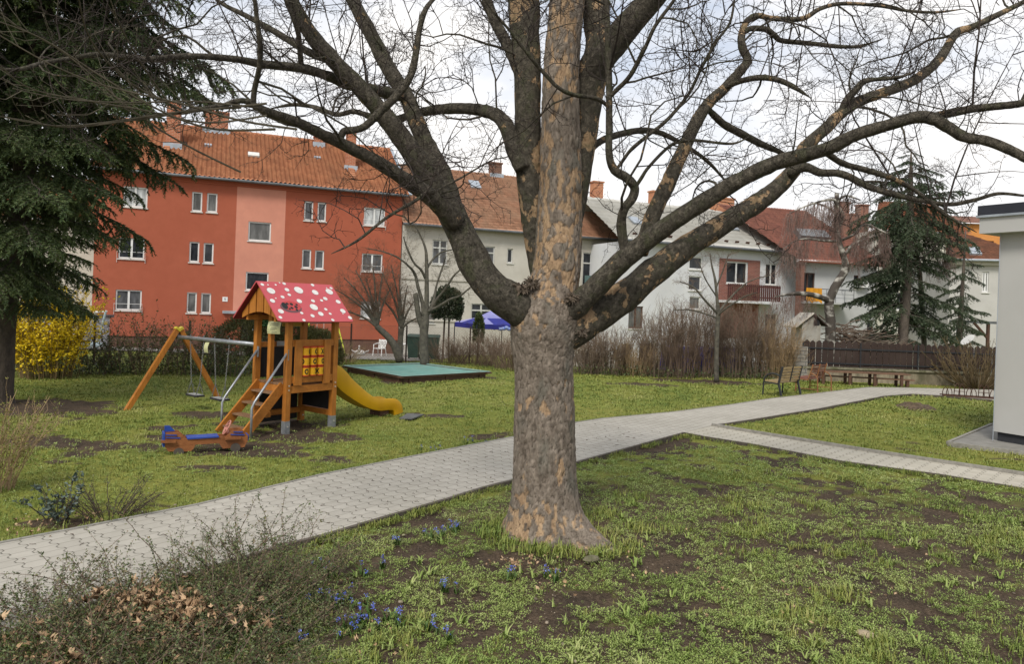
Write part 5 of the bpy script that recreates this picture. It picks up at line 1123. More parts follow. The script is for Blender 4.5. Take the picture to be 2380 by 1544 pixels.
barkL = bark_mat('dark limb bark', ((.045, .040, .031), (.108, .095, .074), (.18, .158, .122), (.3, .2, .11), (.42, .29, .17)), scale=9, stretch=(1, 1, .8), moss=(.085, .088, .05), tanscale=6, tan_lo=.67, tan_hi=.69, bump=1.0, bd=.03)
barkR = bark_mat('patchy limb bark', ((.045, .040, .031), (.105, .092, .07), (.175, .15, .115), (.32, .21, .12), (.45, .32, .19)), scale=9, stretch=(1, 1, .8), moss=(.08, .083, .048), tanscale=5.5, tan_lo=.545, tan_hi=.57, bd=.02)
bark_burr = M('burr bark', (.15, .115, .085), (.06, .048, .036), rough=.95, scale=30)
twigm = M('dark twig bark', (.05, .037, .03), (.03, .024, .02), rough=.9, scale=8); twigp = M('pale young shoots', (.11, .095, .065), (.07, .06, .04), rough=.85, scale=8)
tb0 = gnd(1265, 1262); TY = 7.95
tree = thing('maple_tree', 'huge pollarded maple with peeling bark and bare spreading limbs in the foreground', 'tree', V(at(1268, 1250, TY).x, TY, 0))
def rad(wpx, Y): return wpx / 2 / F * Y
def smooth_path(pts, k=5):
    return cr([tuple(p) for p in pts], k)
def rough_tube(name, pts, m, par, n=14, k=6, amp=.09, seed=0, flare=None, cap=True, plates=0):
    """pts: (x,y,z,r) control points; a knotty limb with an uneven surface"""
    P = smooth_path(pts, k); mb = MB(); pos = [V(*p[:3]) for p in P]; K = len(P); vs = []; side = None
    pa, ca = [], []
    for i in range(K):
        d = (pos[min(i + 1, K - 1)] - pos[max(i - 1, 0)]).normalized()
        if side is None: side = d.cross(V(0, 1, 0) if abs(d.y) < .9 else V(1, 0, 0)).normalized()
        else: side = (side - d * side.dot(d)).normalized()
        bi = d.cross(side); r = max(P[i][3], .002)
        for j in range(n):
            a = 2 * pi * j / n; dv = side * math.cos(a) + bi * math.sin(a); q = pos[i] + dv * r
            rr = r * (1 + amp * mnoise.noise(V(q.x, q.y, q.z * .6) * (1.1 / max(r, .03)) * .35 + V(seed, 0, 0)) * 1.6 + amp * .6 * mnoise.noise(q * 14))
            if flare: rr = flare(pos[i], dv, rr)
            if plates:
                q2 = pos[i] + dv * rr; wp_ = V(mnoise.noise(q2 * 6), mnoise.noise(q2 * 6 + V(9, 0, 0)), mnoise.noise(q2 * 4 + V(0, 9, 0))) * .06
                q3 = V((q2.x + wp_.x) * plates, (q2.y + wp_.y) * plates, (q2.z + wp_.z * 1.5) * plates * .42); ds, ps_ = mnoise.voronoi(q3)
                c_ = min(1, max(0, (ds[1] - ds[0]) / .16)); h_ = (math.sin(ps_[0].x * 127.1 + ps_[0].y * 311.7 + ps_[0].z * 74.7) * 43758.5) % 1
                up_ = min(1, max(0, (q2.z - 1.2) / 1.5)); big_ = mnoise.noise(q2 * 1.3 + V(3, 1, 0)); peel = h_ + big_ * .7 > (1.12 - .40 * up_ if q2.z > .3 else .82)
                rr += (-.011 * (1 - c_) + (-.009 if peel else .006 * (h_ - .5)) + .003 * mnoise.noise(q2 * 40)) * min(1, r / .15)
                pa.append(1.0 if peel else 0.0); ca.append(c_)
            vs.append(pos[i] + dv * rr)
    fs = [(i * n + j, i * n + (j + 1) % n, (i + 1) * n + (j + 1) % n, (i + 1) * n + j) for i in range(K - 1) for j in range(n)]
    if cap: fs += [tuple(range(n - 1, -1, -1)), tuple(range((K - 1) * n, K * n))]
    mb.add(vs, fs); o = mb.build(name, m, par, smooth=True)
    if plates:
        for nm, vals in (('peel', pa), ('crack', ca)): at2 = o.data.attributes.new(nm, 'FLOAT', 'POINT'); at2.data.foreach_set('value', vals)
    return o, [(V(*p[:3]), p[3]) for p in P]
def ctl(lst):
    return [tuple(at(x, y, Y)) + (rad(w_, Y),) for x, y, w_, Y in lst]
# trunk with root flare
def flare(p, dv, r):
    z = p.z
    if z < .75:
        a = math.atan2(dv.y, dv.x); f = max(0, (.72 - z) / .75) ** 3.2
        lobes = .5 + .3 * math.cos(5 * a + .8) + .3 * math.cos(3 * a - 1.2)
        east = max(0, math.cos(a + .5)) ** 10 * 1.15 + max(0, math.cos(a - pi + .35)) ** 12 * .25
        r = r * (1 + f * (.10 + .2 * lobes + east)) - .06 * f * max(0, math.cos(a + pi / 2 - .12)) ** 60
    return r
trunk_c = [(1262, 1330, 162, TY), (1263, 1250, 160, TY), (1265, 1170, 154, TY), (1266, 1080, 147, TY), (1265, 990, 142, TY), (1264, 900, 136, TY), (1263, 830, 140, TY), (1264, 775, 158, TY), (1270, 725, 158, TY), (1288, 660, 118, TY), (1296, 600, 110, TY), (1300, 520, 108, TY + .05), (1303, 400, 100, TY + .1), (1303, 260, 88, TY + .15), (1306, 130, 84, TY + .2), (1318, 0, 82, TY + .3), (1325, -120, 76, TY + .4), (1335, -300, 60, TY + .5), (1345, -500, 45, TY + .6)]
tr_o, tr_p = rough_tube('trunk', ctl(trunk_c), barkT, tree, n=150, k=22, amp=.028, seed=3, flare=flare, plates=19)
LIMBS = {}
def limb(key, lst, m=None, n=14, name='limb', amp=.08):
    if 0 < lst[-1][0] < 2380 and lst[-1][1] > 0: lst = lst[:-1] + [(lst[-1][0], lst[-1][1], 2, lst[-1][3])]
    o, p = rough_tube(name, ctl(lst), m or barkL, tree, n=n, k=5, amp=amp, seed=len(LIMBS) * 7); LIMBS[key] = p; return o
T = TY
limb('Lmain', [(1262, 740, 110, T), (1215, 716, 100, T - .1), (1160, 684, 84, T - .15), (1115, 632, 77, T - .1), (1077, 556, 71, T), (1045, 482, 66, T + .1), (1020, 400, 54, T + .2), (1000, 352, 42, T + .3), (970, 290, 38, T + .35), (945, 225, 37, T + .4), (905, 160, 35, T + .5), (868, 90, 33, T + .6), (830, 20, 30, T + .7), (790, -60, 27, T + .8), (740, -180, 20, T + 1)], barkL, 18)
limb('LB', [(1060, 515, 54, T + .05), (1020, 455, 56, T + .0), (985, 395, 52, T - .1), (940, 330, 49, T - .2), (890, 265, 43, T - .3), (840, 208, 40, T - .4), (785, 150, 38, T - .5), (735, 95, 36, T - .6), (695, 35, 34, T - .7), (660, -40, 31, T - .8), (620, -150, 23, T - 1)], barkL, 16)
limb('LC', [(1060, 520, 48, T - .1), (1010, 465, 42, T - .3), (945, 420, 35, T - .55), (870, 372, 30, T - .8), (800, 337, 28, T - 1), (740, 308, 26, T - 1.2), (690, 284, 24, T - 1.35), (640, 266, 22, T - 1.5), (600, 250, 18, T - 1.6), (572, 235, 14, T - 1.7), (545, 236, 12, T - 1.75), (515, 246, 11, T - 1.8), (480, 250, 10, T - 1.9), (445, 256, 10, T - 2), (420, 262, 7, T - 2.1), (395, 240, 5, T - 2.2)], barkL, 12)
limb('LD', [(938, 226, 22, T + .35), (900, 215, 27, T + .2), (867, 209, 27, T + .0), (806, 195, 25, T - .2), (759, 175, 24, T - .4), (699, 158, 22, T - .6), (608, 148, 20, T - .9), (539, 136, 16, T - 1.1), (438, 130, 14, T - 1.4), (337, 137, 14, T - 1.7), (236, 126, 12, T - 2), (168, 135, 10, T - 2.2), (101, 146, 10, T - 2.4), (44, 161, 9, T - 2.6), (-10, 156, 8, T - 2.7), (-90, 120, 5, T - 2.9)], barkL, 12)
limb('LE', [(1215, 395, 39, T + .1), (1196, 350, 40, T + .15), (1180, 300, 37, T + .2), (1160, 272, 33, T + .3), (1128, 258, 30, T + .4), (1080, 252, 26, T + .6), (1030, 253, 25, T + .8), (975, 262, 21, T + 1), (930, 275, 18, T + 1.2), (895, 278, 14, T + 1.3), (857, 268, 13, T + 1.5), (820, 259, 12, T + 1.6), (782, 266, 11, T + 1.7), (733, 249, 10, T + 1.9), (682, 243, 9, T + 2), (625, 253, 6, T + 2.2)], barkL, 10)
limb('LF', [(790, 322, 18, T - 1), (800, 305, 18, T - 1), (822, 302, 17, T - 1), (842, 297, 18, T - 1), (861, 282, 19, T - 1), (884, 259, 20, T - 1), (921, 222, 20, T - 1), (951, 182, 18, T - .95), (965, 135, 16, T - .9), (975, 67, 14, T - .9), (990, 20, 12, T - .9), (1015, -10, 9, T - .8)], barkL, 8)
limb('Cleft', [(1265, 640, 60, T + .12), (1248, 560, 58, T + .18), (1238, 480, 62, T + .2), (1230, 400, 62, T + .22), (1228, 300, 62, T + .25), (1226, 200, 62, T + .28), (1222, 110, 66, T + .3), (1218, 20, 74, T + .35), (1212, -80, 66, T + .4), (1200, -250, 50, T + .5)], barkR, 18, amp=.06)
limb('CG', [(1222, 200, 31, T + .3), (1200, 150, 27, T + .35), (1178, 101, 26, T + .4), (1151, 50, 25, T + .5), (1135, 10, 24, T + .6), (1118, -50, 22, T + .7), (1095, -160, 16, T + .9)], barkL, 10)
limb('Cright', [(1318, 560, 50, T + .15), (1335, 480, 52, T + .2), (1348, 400, 54, T + .25), (1358, 320, 60, T + .3), (1366, 240, 66, T + .32), (1376, 170, 72, T + .35), (1392, 110, 62, T + .4), (1385, 50, 58, T + .5), (1378, -20, 54, T + .6), (1370, -160, 44, T + .8)], barkR, 18, amp=.06)
limb('Cr2', [(1372, 200, 50, T + .3), (1395, 140, 66, T + .25), (1430, 95, 66, T + .2), (1470, 48, 62, T + .1), (1520, -8, 56, T), (1580, -80, 48, T - .2), (1660, -180, 36, T - .4)], barkL, 14)
limb('H1', [(1288, 735, 66, T - .05), (1335, 712, 62, T - .15), (1385, 668, 52, T - .25), (1440, 612, 48, T - .35), (1500, 563, 44, T - .45), (1570, 512, 41, T - .6), (1640, 466, 39, T - .7), (1720, 418, 38, T - .8), (1800, 380, 36, T - .9), (1871, 360, 34, T - 1), (1930, 343, 31, T - 1.1), (1989, 313, 30, T - 1.2), (2056, 293, 28, T - 1.3), (2124, 273, 28, T - 1.4), (2165, 275, 28, T - 1.5), (2200, 294, 26, T - 1.55), (2241, 318, 25, T - 1.6), (2292, 327, 23, T - 1.7), (2343, 346, 23, T - 1.8), (2390, 370, 21, T - 1.9), (2470, 400, 16, T - 2.1)], barkL, 16)
limb('H1b', [(2140, 276, 19, T - 1.4), (2191, 266, 20, T - 1.45), (2258, 253, 19, T - 1.5), (2326, 246, 18, T - 1.6), (2385, 238, 17, T - 1.7), (2480, 215, 12, T - 1.9)], barkL, 10)
limb('H2', [(1275, 800, 79, T - .02), (1320, 775, 88, T + .0), (1385, 735, 77, T + .05), (1450, 690, 70, T + .1), (1520, 632, 65, T + .2), (1600, 572, 56, T + .3), (1680, 522, 49, T + .4), (1760, 472, 44, T + .5), (1805, 438, 40, T + .55), (1842, 398, 35, T + .6), (1870, 345, 30, T + .6), (1921, 297, 28, T + .65), (1955, 263, 26, T + .7), (1996, 236, 25, T + .75), (2050, 216, 23, T + .8), (2107, 195, 23, T + .9), (2151, 168, 22, T + 1), (2188, 131, 21, T + 1.1), (2208, 98, 19, T + 1.2), (2225, 74, 18, T + 1.25), (2260, 62, 16, T + 1.3), (2326, 30, 13, T + 1.4), (2380, 3, 11, T + 1.5), (2450, -40, 8, T + 1.6)], barkR, 18)
limb('H2b', [(1950, 270, 14, T + .7), (1968, 232, 17, T + .65), (1989, 209, 17, T + .6), (2009, 189, 14, T + .55), (2039, 184, 10, T + .5), (2090, 179, 8, T + .4), (2130, 165, 5, T + .4)], barkL, 8)
limb('H2c', [(1835, 405, 22, T + .5), (1871, 388, 22, T + .4), (1905, 401, 19, T + .3), (1955, 404, 18, T + .2), (2006, 428, 17, T + .1), (2039, 441, 15, T + .0), (2090, 455, 14, T - .1), (2150, 468, 11, T - .2), (2210, 475, 10, T - .3), (2265, 465, 10, T - .4), (2320, 450, 8, T - .5), (2380, 455, 6, T - .6)], barkL, 8)
limb('H2d', [(1905, 345, 15, T - 1), (1930, 362, 15, T - .9), (1962, 381, 15, T - .85), (2023, 398, 14, T - .8), (2073, 414, 12, T - .8), (2130, 445, 10, T - .8), (2200, 500, 8, T - .9), (2270, 540, 6, T - 1)], barkL, 8)
limb('RI', [(1490, 590, 34, T + .1), (1515, 508, 37, T + .2), (1540, 452, 37, T + .25), (1563, 404, 34, T + .3), (1593, 337, 31, T + .35), (1617, 286, 29, T + .4), (1647, 240, 26, T + .45), (1684, 205, 24, T + .5), (1720, 165, 22, T + .55), (1737, 140, 20, T + .6), (1726, 112, 19, T + .62), (1723, 84, 17, T + .65), (1734, 52, 15, T + .7), (1758, 36, 14, T + .75), (1797, 42, 12, T + .8), (1864, 43, 12, T + .9), (1905, 20, 10, T + 1), (1955, 8, 9, T + 1.1), (2039, 12, 8, T + 1.2), (2107, 24, 7, T + 1.3), (2174, 28, 6, T + 1.4), (2240, 20, 4, T + 1.5)], barkR, 12)
limb('RIb', [(1728, 75, 13, T + .65), (1745, 66, 13, T + .7), (1778, 67, 13, T + .75), (1800, 82, 13, T + .8), (1818, 94, 12, T + .85), (1888, 101, 11, T + .95), (1955, 108, 9, T + 1.05), (2002, 106, 7, T + 1.15), (2050, 90, 5, T + 1.2)], barkL, 8)
limb('RIc', [(1640, 248, 15, T + .45), (1660, 268, 17, T + .55), (1684, 290, 18, T + .65), (1721, 310, 18, T + .8), (1768, 334, 16, T + .95), (1810, 352, 12, T + 1.1), (1850, 372, 9, T + 1.2)], barkL, 8)
limb('RId', [(1672, 212, 12, T + .5), (1710, 192, 13, T + .4), (1760, 180, 14, T + .3), (1810, 186, 13, T + .25), (1850, 205, 11, T + .2), (1885, 228, 9, T + .15)], barkL, 8)
limb('RJ', [(1462, 600, 23, T - .3), (1450, 570, 24, T - .32), (1444, 520, 23, T - .35), (1450, 488, 22, T - .4), (1470, 460, 22, T - .42), (1475, 435, 22, T - .45), (1455, 412, 22, T - .5), (1428, 395, 20, T - .5), (1416, 360, 17, T - .55), (1416, 286, 16, T - .55), (1415, 168, 15, T - .55), (1411, 34, 13, T - .5), (1407, -60, 10, T - .5)], barkL, 10)
limb('RJ2', [(1417, 225, 10, T - .55), (1430, 212, 11, T - .6), (1465, 175, 11, T - .7), (1499, 111, 10, T - .85), (1522, 61, 9, T - .95), (1560, 9, 8, T - 1), (1600, -50, 6, T - 1.1)], barkL, 7)
limb('RJ3', [(1416, 250, 9, T - .56), (1387, 229, 10, T - .7), (1330, 219, 10, T - .85), (1296, 202, 9, T - .95), (1263, 168, 9, T - 1), (1229, 128, 8, T - 1.1), (1185, 71, 7, T - 1.2), (1145, 24, 6, T - 1.3), (1110, -30, 4, T - 1.35)], barkL, 7)
limb('RJ4', [(1474, 440, 9, T - .45), (1490, 415, 9, T - .5), (1509, 387, 8, T - .55), (1556, 340, 8, T - .6), (1593, 327, 8, T - .65), (1627, 327, 7, T - .7), (1701, 334, 6, T - .8), (1740, 318, 4, T - .8)], barkL, 7)
limb('RJ5', [(1432, 395, 8, T - .5), (1443, 380, 8, T - .5), (1465, 350, 9, T - .6), (1499, 320, 9, T - .7), (1549, 280, 9, T - .8), (1600, 219, 8, T - .9), (1633, 152, 8, T - 1), (1667, 94, 7, T - 1.05), (1697, 51, 6, T - 1.1), (1708, -10, 5, T - 1.15)], barkL, 7)
limb('RK', [(1330, 372, 14, T + .2), (1360, 357, 17, T + .35), (1397, 327, 17, T + .5), (1448, 310, 16, T + .7), (1492, 303, 15, T + .9), (1532, 308, 13, T + 1), (1573, 327, 11, T + 1.1), (1617, 354, 9, T + 1.2), (1654, 384, 8, T + 1.3), (1694, 431, 6, T + 1.4)], barkL, 8)
limb('LFb', [(588, 245, 15, T - 1.65), (592, 205, 13, T - 1.7), (602, 160, 13, T - 1.8), (605, 110, 13, T - 1.9), (598, 50, 12, T - 2), (590, -20, 10, T - 2.1)], barkL, 8)
limb('LFc', [(1026, 470, 22, T + .1), (1000, 445, 10, T - .5), (960, 470, 9, T - .7), (900, 505, 8, T - .9), (830, 560, 7, T - 1.1), (770, 590, 5, T - 1.2)], barkL, 6)
limb('LBb', [(770, 140, 20, T - .5), (720, 122, 18, T - .4), (670, 92, 16, T - .3), (620, 62, 14, T - .2), (570, 35, 12, T), (520, 10, 9, T + .1), (480, -20, 6, T + .2)], barkL, 8)
limb('LDb', [(700, 155, 14, T - .6), (697, 120, 13, T - .7), (693, 80, 12, T - .8), (680, 40, 10, T - .9), (660, -10, 8, T - 1)], barkL, 7)
rb_ = rnd(9)
for px, py, Yb, s_ in ((1213, 672, T - .28, .7), (1236, 660, T - .28, .6), (1330, 694, T - .3, .55), (1350, 775, T - .14, .7)):      # shaggy burr knots in the fork
    c = at(px, py, Yb); mb = MB()
    for _ in range(int(60 * s_)):
        d = V(rb_.gauss(0, 1), rb_.gauss(-.4, 1), rb_.gauss(.3, .8)).normalized(); p = c + V(d.x * .1, d.y * .06, d.z * .075) * s_; e_ = p + d * rb_.uniform(.008, .03); mb.tube([p - d * .02, e_, e_ + (d + V(0, 0, rb_.uniform(-.9, .6))).normalized() * rb_.uniform(.005, .035)], [.012, .009, .003], 4)
    mb.ell(c, (.1 * s_, .06 * s_, .075 * s_), 10, 7); mb.build('burr', bark_burr, tree)
# second order branches, curving off the limbs
R2 = np.random.default_rng(17); mbB = MB(); SEC = []
for key, P in list(LIMBS.items()):
    Lg = sum((P[i + 1][0] - P[i][0]).length for i in range(len(P) - 1)); st0 = .4 if key in ('Lmain', 'LB', 'H1', 'H2', 'RI', 'Cleft', 'Cright', 'Cr2') else .15; acc = 0
    for i in range(len(P) - 1):
        a, b_ = P[i][0], P[i + 1][0]; sl_ = (b_ - a).length; acc += sl_
        if acc / Lg < st0 or R2.random() > sl_ * 1.7: continue
        d = (b_ - a).normalized(); o = V(*R2.normal(0, 1, 3)); o = (o - d * o.dot(d)).normalized(); dd = (d * R2.uniform(.2, .8) + o + V(0, 0, .25)).normalized(); r0 = min(P[i][1] * .5, R2.uniform(.008, .017)); ln = R2.uniform(.7, 1.9) * (.6 + r0 * 40); k = 9; pts = [a - d * .0]
        bend = V(*R2.normal(0, .22, 3)) + V(0, 0, .08)
        for j in range(k): dd = (dd + bend + V(*R2.normal(0, .24, 3))).normalized(); pts.append(pts[-1] + dd * ln / k)
        rs = [r0 * (1 - .7 * j / k) for j in range(k + 1)]; mbB.tube(pts, rs, 6, cap=False); SEC.append(list(zip(pts, rs)))
mbB.build('branches', barkL, tree, smooth=True)
for i, p in enumerate(SEC): LIMBS['S%d' % i] = p
# twig sprays: templates one metre long along +X, scattered over every limb
def spray(rng, n_side=6, lv=2, wig=.55, r0=.0095):
    mb = MB()
    def go(p, d, ln, r, l):
        k = 5 if l else 4; pts = [p]; dd = d.copy(); zig = 1
        for i in range(k):
            dd = (dd + V(rng.gauss(0, wig), rng.gauss(0, wig), rng.gauss(0, wig)) * .55).normalized(); pts.append(pts[-1] + dd * ln / k)
        mb.tube(pts, [r * (1 - .65 * i / k) for i in range(k + 1)], 3, cap=False)
        if l > 0:
            m = n_side if l == lv else 4
            for j in range(m):
                t = .15 + .85 * (j + rng.random()) / m; i = min(k - 1, int(t * k)); q = pts[i].lerp(pts[i + 1], t * k - i)
                dv = (pts[i + 1] - pts[i]).normalized(); o = V(rng.gauss(0, 1), rng.gauss(0, 1), rng.gauss(0, 1)); o = (o - dv * o.dot(dv)).normalized()
                go(q, (dv * rng.uniform(.3, .8) + o).normalized(), ln * rng.uniform(.28, .5) * (1.1 - .4 * t), r * .6, l - 1)
        else:
            for s in (-1, 1):      # paired end buds
                o = V(rng.gauss(0, 1), rng.gauss(0, 1), rng.gauss(0, 1)).normalized(); mb.tube([pts[-1], pts[-1] + (dd + o * .9).normalized() * ln * .16], [r * .7, r * .55], 3, cap=False)
    go(V(0, 0, 0), V(1, 0, 0), 1, r0, lv)
    v, f = mb.arr(); return v, tri(f)
rng = rnd(11); SPR = [spray(rng) for _ in range(8)]; SPR2 = [spray(rng, 4, 1, .2, .0065) for _ in range(5)]
def crown(skip=()):
    cl = Cloud(); R = np.random.default_rng(5); long_ = Cloud()
    items = [[] for _ in SPR]; it2 = [[] for _ in SPR2]
    for key, P in LIMBS.items():
        tot = len(P); big = P[0][1]
        Lg = sum((P[i + 1][0] - P[i][0]).length for i in range(tot - 1)); acc = 0
        for i in range(tot - 1):
            a, b_ = P[i][0], P[i + 1][0]; sl_ = (b_ - a).length; acc += sl_; t = acc / Lg
            start = .42 if key in ('Lmain', 'LB', 'H1', 'H2', 'RI') else (.5 if key in ('Cleft', 'Cright', 'Cr2') else .15)
            if key == 'LC': start = .3
            if t < start: continue
            ex = sl_ * ((2.3 if key[0] == 'S' else 2.3) + 3.4 * t); cnt = int(ex) + (R.random() < ex % 1)
            for _ in range(cnt):
                p = a.lerp(b_, R.random()); d = (b_ - a).normalized(); o = V(*R.normal(0, 1, 3)); o = (o - d * o.dot(d)).normalized()
                dv = (d * R.uniform(.1, .9) + o * .9 + V(0, 0, R.uniform(-.25, .6))).normalized(); ln = R.uniform(.3, .95) * (1.15 - .35 * t)
                if p.z < 3.3 and dv.z < 0: ln *= .6
                items[R.integers(len(SPR))].append((p, dv, ln))
            if key[0] != 'S' and R.random() < sl_ * 1.1:      # long straight upright shoots
                p = a.lerp(b_, R.random()); dv = V(R.normal(0, .25), R.normal(0, .25), 1).normalized(); it2[R.integers(len(SPR2))].append((p, dv, R.uniform(.8, 1.9)))
    for T_, L_ in list(zip(SPR, items)) + list(zip(SPR2, it2)):
        if not L_: continue
        D = np.array([tuple(x[1]) for x in L_]); S_ = np.array([x[2] for x in L_]); a = R.uniform(0, 2 * pi, len(L_))
        Fm = frames(D) @ rotx(a) * S_[:, None, None]; cl.put(T_, Fm, np.array([tuple(x[0]) for x in L_]))
    return cl
crown().build('twigs', twigm, tree)
# pale shoots reaching in from the left end of the low limb, close to the camera
cl = MB(); rr_ = rnd(3)
for pts, w_ in (([(560, 400), (420, 330), (300, 250), (160, 130), (40, 60), (-40, 20)], 5), ([(690, 300), (560, 280), (420, 240), (250, 200), (120, 150), (-20, 70)], 6), ([(640, 300), (500, 300), (380, 260), (240, 180), (100, 90), (-30, 40)], 6), ([(620, 268), (480, 285), (330, 255), (180, 230), (60, 200), (-30, 120)], 5), ([(620, 240), (440, 260), (300, 280), (160, 295), (60, 280), (-30, 265)], 6), ([(600, 250), (450, 235), (300, 238), (150, 230), (30, 205)], 5), ([(560, 250), (430, 258), (240, 285), (130, 292), (20, 275)], 5), ([(430, 258), (300, 190), (210, 90), (180, -20)], 6), ([(400, 250), (330, 150), (280, 60), (250, -20)], 5)):
    q = smooth_path([tuple(at(x, y, T - 1.8 - 1.6 * i / len(pts))) for i, (x, y) in enumerate(pts)], 4); n = len(q)
    cl.tube([V(*p) for p in q], [rad(w_, 6.2) * (1 - .6 * i / n) for i in range(n)], 5)
    for i in range(2, n - 1, 1):
        if rr_.random() < .75:
            p = V(*q[i]); d = (V(*q[i + 1]) - p).normalized(); o = V(rr_.gauss(0, 1), rr_.gauss(0, 1), rr_.gauss(0, 1)); dv = (d + (o - d * o.dot(d)).normalized() * .8).normalized(); ln = rr_.uniform(.12, .4)
            e_ = p + dv * ln * .5 + V(0, 0, .01); f_ = e_ + (dv + V(0, 0, .5)).normalized() * ln * .5; cl.tube([p, e_, f_], [.003, .0024, .0015], 4)
            for s in (-1, 1): cl.tube([f_, f_ + (dv * .6 + V(rr_.gauss(0, .6), rr_.gauss(0, .6), .6)).normalized() * .035], [.0022, .0028], 4)
cl.build('young_shoots', twigp, tree)
# ================================================================ other trees and shrubs
# --- conifers: a drooping bough template covered in short needle blades
def bough(rng, droop=.35, hang=.5, nb=22, needle=.05, dens=16, wid=.42):
    vs = []; fs = []; mb = MB()
    def needle_row(p, q, n, ln):
        d = (q - p)
        L_ = d.length; d.normalize(); s = d.cross(V(0, 0, 1)); s = s.normalized() if s.length > .01 else V(1, 0, 0); u = s.cross(d)
        for i in range(n):
            b = p.lerp(q, (i + rng.random()) / n); a = rng.uniform(0, 2 * pi); dv = (d * rng.uniform(.5, 1.1) + (s * math.cos(a) + u * math.sin(a) * .7)).normalized(); l2 = ln * rng.uniform(.7, 1.3)
            w_ = dv.cross(V(rng.gauss(0, 1), rng.gauss(0, 1), rng.gauss(0, 1))).normalized() * l2 * .2
            k = len(vs); vs.extend([b - w_, b + w_, b + dv * l2]); fs.append((k, k + 1, k + 2))
    pts = []
    for i in range(9):
        t = i / 8; pts.append(V(t, rng.gauss(0, .012), -droop * t * t * (1.25 - .55 * t) + rng.gauss(0, .008)))
    mb.tube(pts, [.012 * (1 - .85 * i / 8) for i in range(9)], 4, cap=False)
    for j in range(nb):
        t = .12 + .88 * (j + rng.random() * .8) / nb; i = min(7, int(t * 8)); p = pts[i].lerp(pts[i + 1], t * 8 - i); sd = 1 if j % 2 else -1
        ln = wid * (1 - .72 * t) * rng.uniform(.7, 1.2) + .05; dv = V(.75, sd * rng.uniform(.6, 1.1), -hang * rng.uniform(.3, 1)).normalized()
        m1 = p + dv * ln * .5; q = m1 + (dv + V(0, 0, -hang * .6)).normalized() * ln * .5
        mb.tube([p, m1, q], [.004, .003, .0015], 3, cap=False)
        n = max(5, int(dens * ln / .25)); needle_row(p, m1, n, needle); needle_row(m1, q, n, needle * .9)
        for _ in range(3):      # hanging side twigs
            b = p.lerp(q, rng.random()); dd = (dv * .5 + V(rng.gauss(0, .5), rng.gauss(0, .5), -hang * 1.2)).normalized(); needle_row(b, b + dd * ln * .4, max(4, n // 2), needle * .9)
    needle_row(pts[5], pts[8], 14, needle)
    v, f = mb.arr(); return (v, tri(f)), (np.array([tuple(x) for x in vs]), np.array(fs, dtype=np.int32))
def conifer(name, label, trunk_pts, prof, n, leafmats, barkm, seed, droop=(.15, .45), nb=22, needle=.05, dens=16, gap=0.0, zbias=1.0, cat='tree', aim=None):
    """trunk_pts: (x,y,z,r); prof: list of (z, bough length); boughs spiral up the trunk"""
    base = V(*trunk_pts[0][:3]); root = thing(name, label, cat, V(base.x, base.y, gz(base.x, base.y)))
    rough_tube('trunk', trunk_pts, barkm, root, n=12, k=4, amp=.07, seed=seed)
    rng = rnd(seed); R = np.random.default_rng(seed); T_ = [bough(rng, droop=rng.uniform(*droop), hang=.55, nb=nb, needle=needle, dens=dens) for _ in range(5)]
    zs = [p[0] for p in prof]; ls = [p[1] for p in prof]; tz = [p[2] for p in trunk_pts]
    cl, wd = Cloud(), Cloud(); lists = [[] for _ in T_]
    for i in range(n):
        z = zs[0] + (zs[-1] - zs[0]) * ((i + R.random()) / n) ** zbias; L_ = np.interp(z, zs, ls) * R.uniform(.65, 1.12); a = i * 2.39996 + R.normal(0, .25)
        if aim: a = aim(R, z, a)
        if R.random() < gap or L_ < .1: continue
        x, y = np.interp(z, tz, [p[0] for p in trunk_pts]), np.interp(z, tz, [p[1] for p in trunk_pts])
        lists[R.integers(5)].append(((x, y, z), a, L_, R.uniform(-.15, .3) if z > zs[0] + .75 * (zs[-1] - zs[0]) else R.uniform(-.28, .08)))
    for (tw, nd), L_ in zip(T_, lists):
        if not L_: continue
        Fm = rotz(np.array([l[1] for l in L_])) @ roty(-np.array([l[3] for l in L_])) * np.array([l[2] for l in L_])[:, None, None]; ts = np.array([l[0] for l in L_])
        cl.put(nd, Fm, ts); wd.put(tw, Fm, ts)
    cl.build('crown', leafmats, root); wd.build('boughs', barkm, root)
    return root
barkC = M('grey brown conifer bark', (.085, .068, .052), (.04, .033, .027), rough=.95, scale=9, stretch=(1, 1, .4), bump=.9, bdist=.03)
barkS = M('grey spruce bark', (.15, .125, .1), (.085, .07, .058), rough=.95, scale=9, stretch=(1, 1, .5), bump=.8, bdist=.03)
firM = Mleaf('dark fir needles', [(.022, .038, .014), (.042, .068, .024), (.075, .105, .034), (.13, .155, .05)], rough=.6, clump=.4, cscale=1.1)
sprM = Mleaf('blue green spruce needles', [(.03, .046, .026), (.055, .08, .042), (.095, .12, .06)], rough=.6, clump=.4)
f0 = gnd(10, 934); fx, fy = f0.x, f0.y
conifer('fir_tree', 'tall dark green fir at the left edge with drooping boughs down to head height', [(fx - .05, fy, -.1, .3), (fx - .04, fy, .3, .2), (fx + .04, fy, 2.2, .17), (fx + .25, fy, 5, .2), (fx + .5, fy, 8, .18), (fx + .6, fy + .1, 11, .13), (fx + .6, fy + .1, 15, .03)],
        [(2.0, 1.5), (2.7, 2.0), (3.6, 2.35), (5.2, 2.75), (7.0, 3.0), (8.2, 3.7), (10, 3.4), (13, 2.2), (15, .4)], 165, firM, barkC, 21, droop=(.18, .5), nb=30, needle=.026, dens=44, zbias=.9)
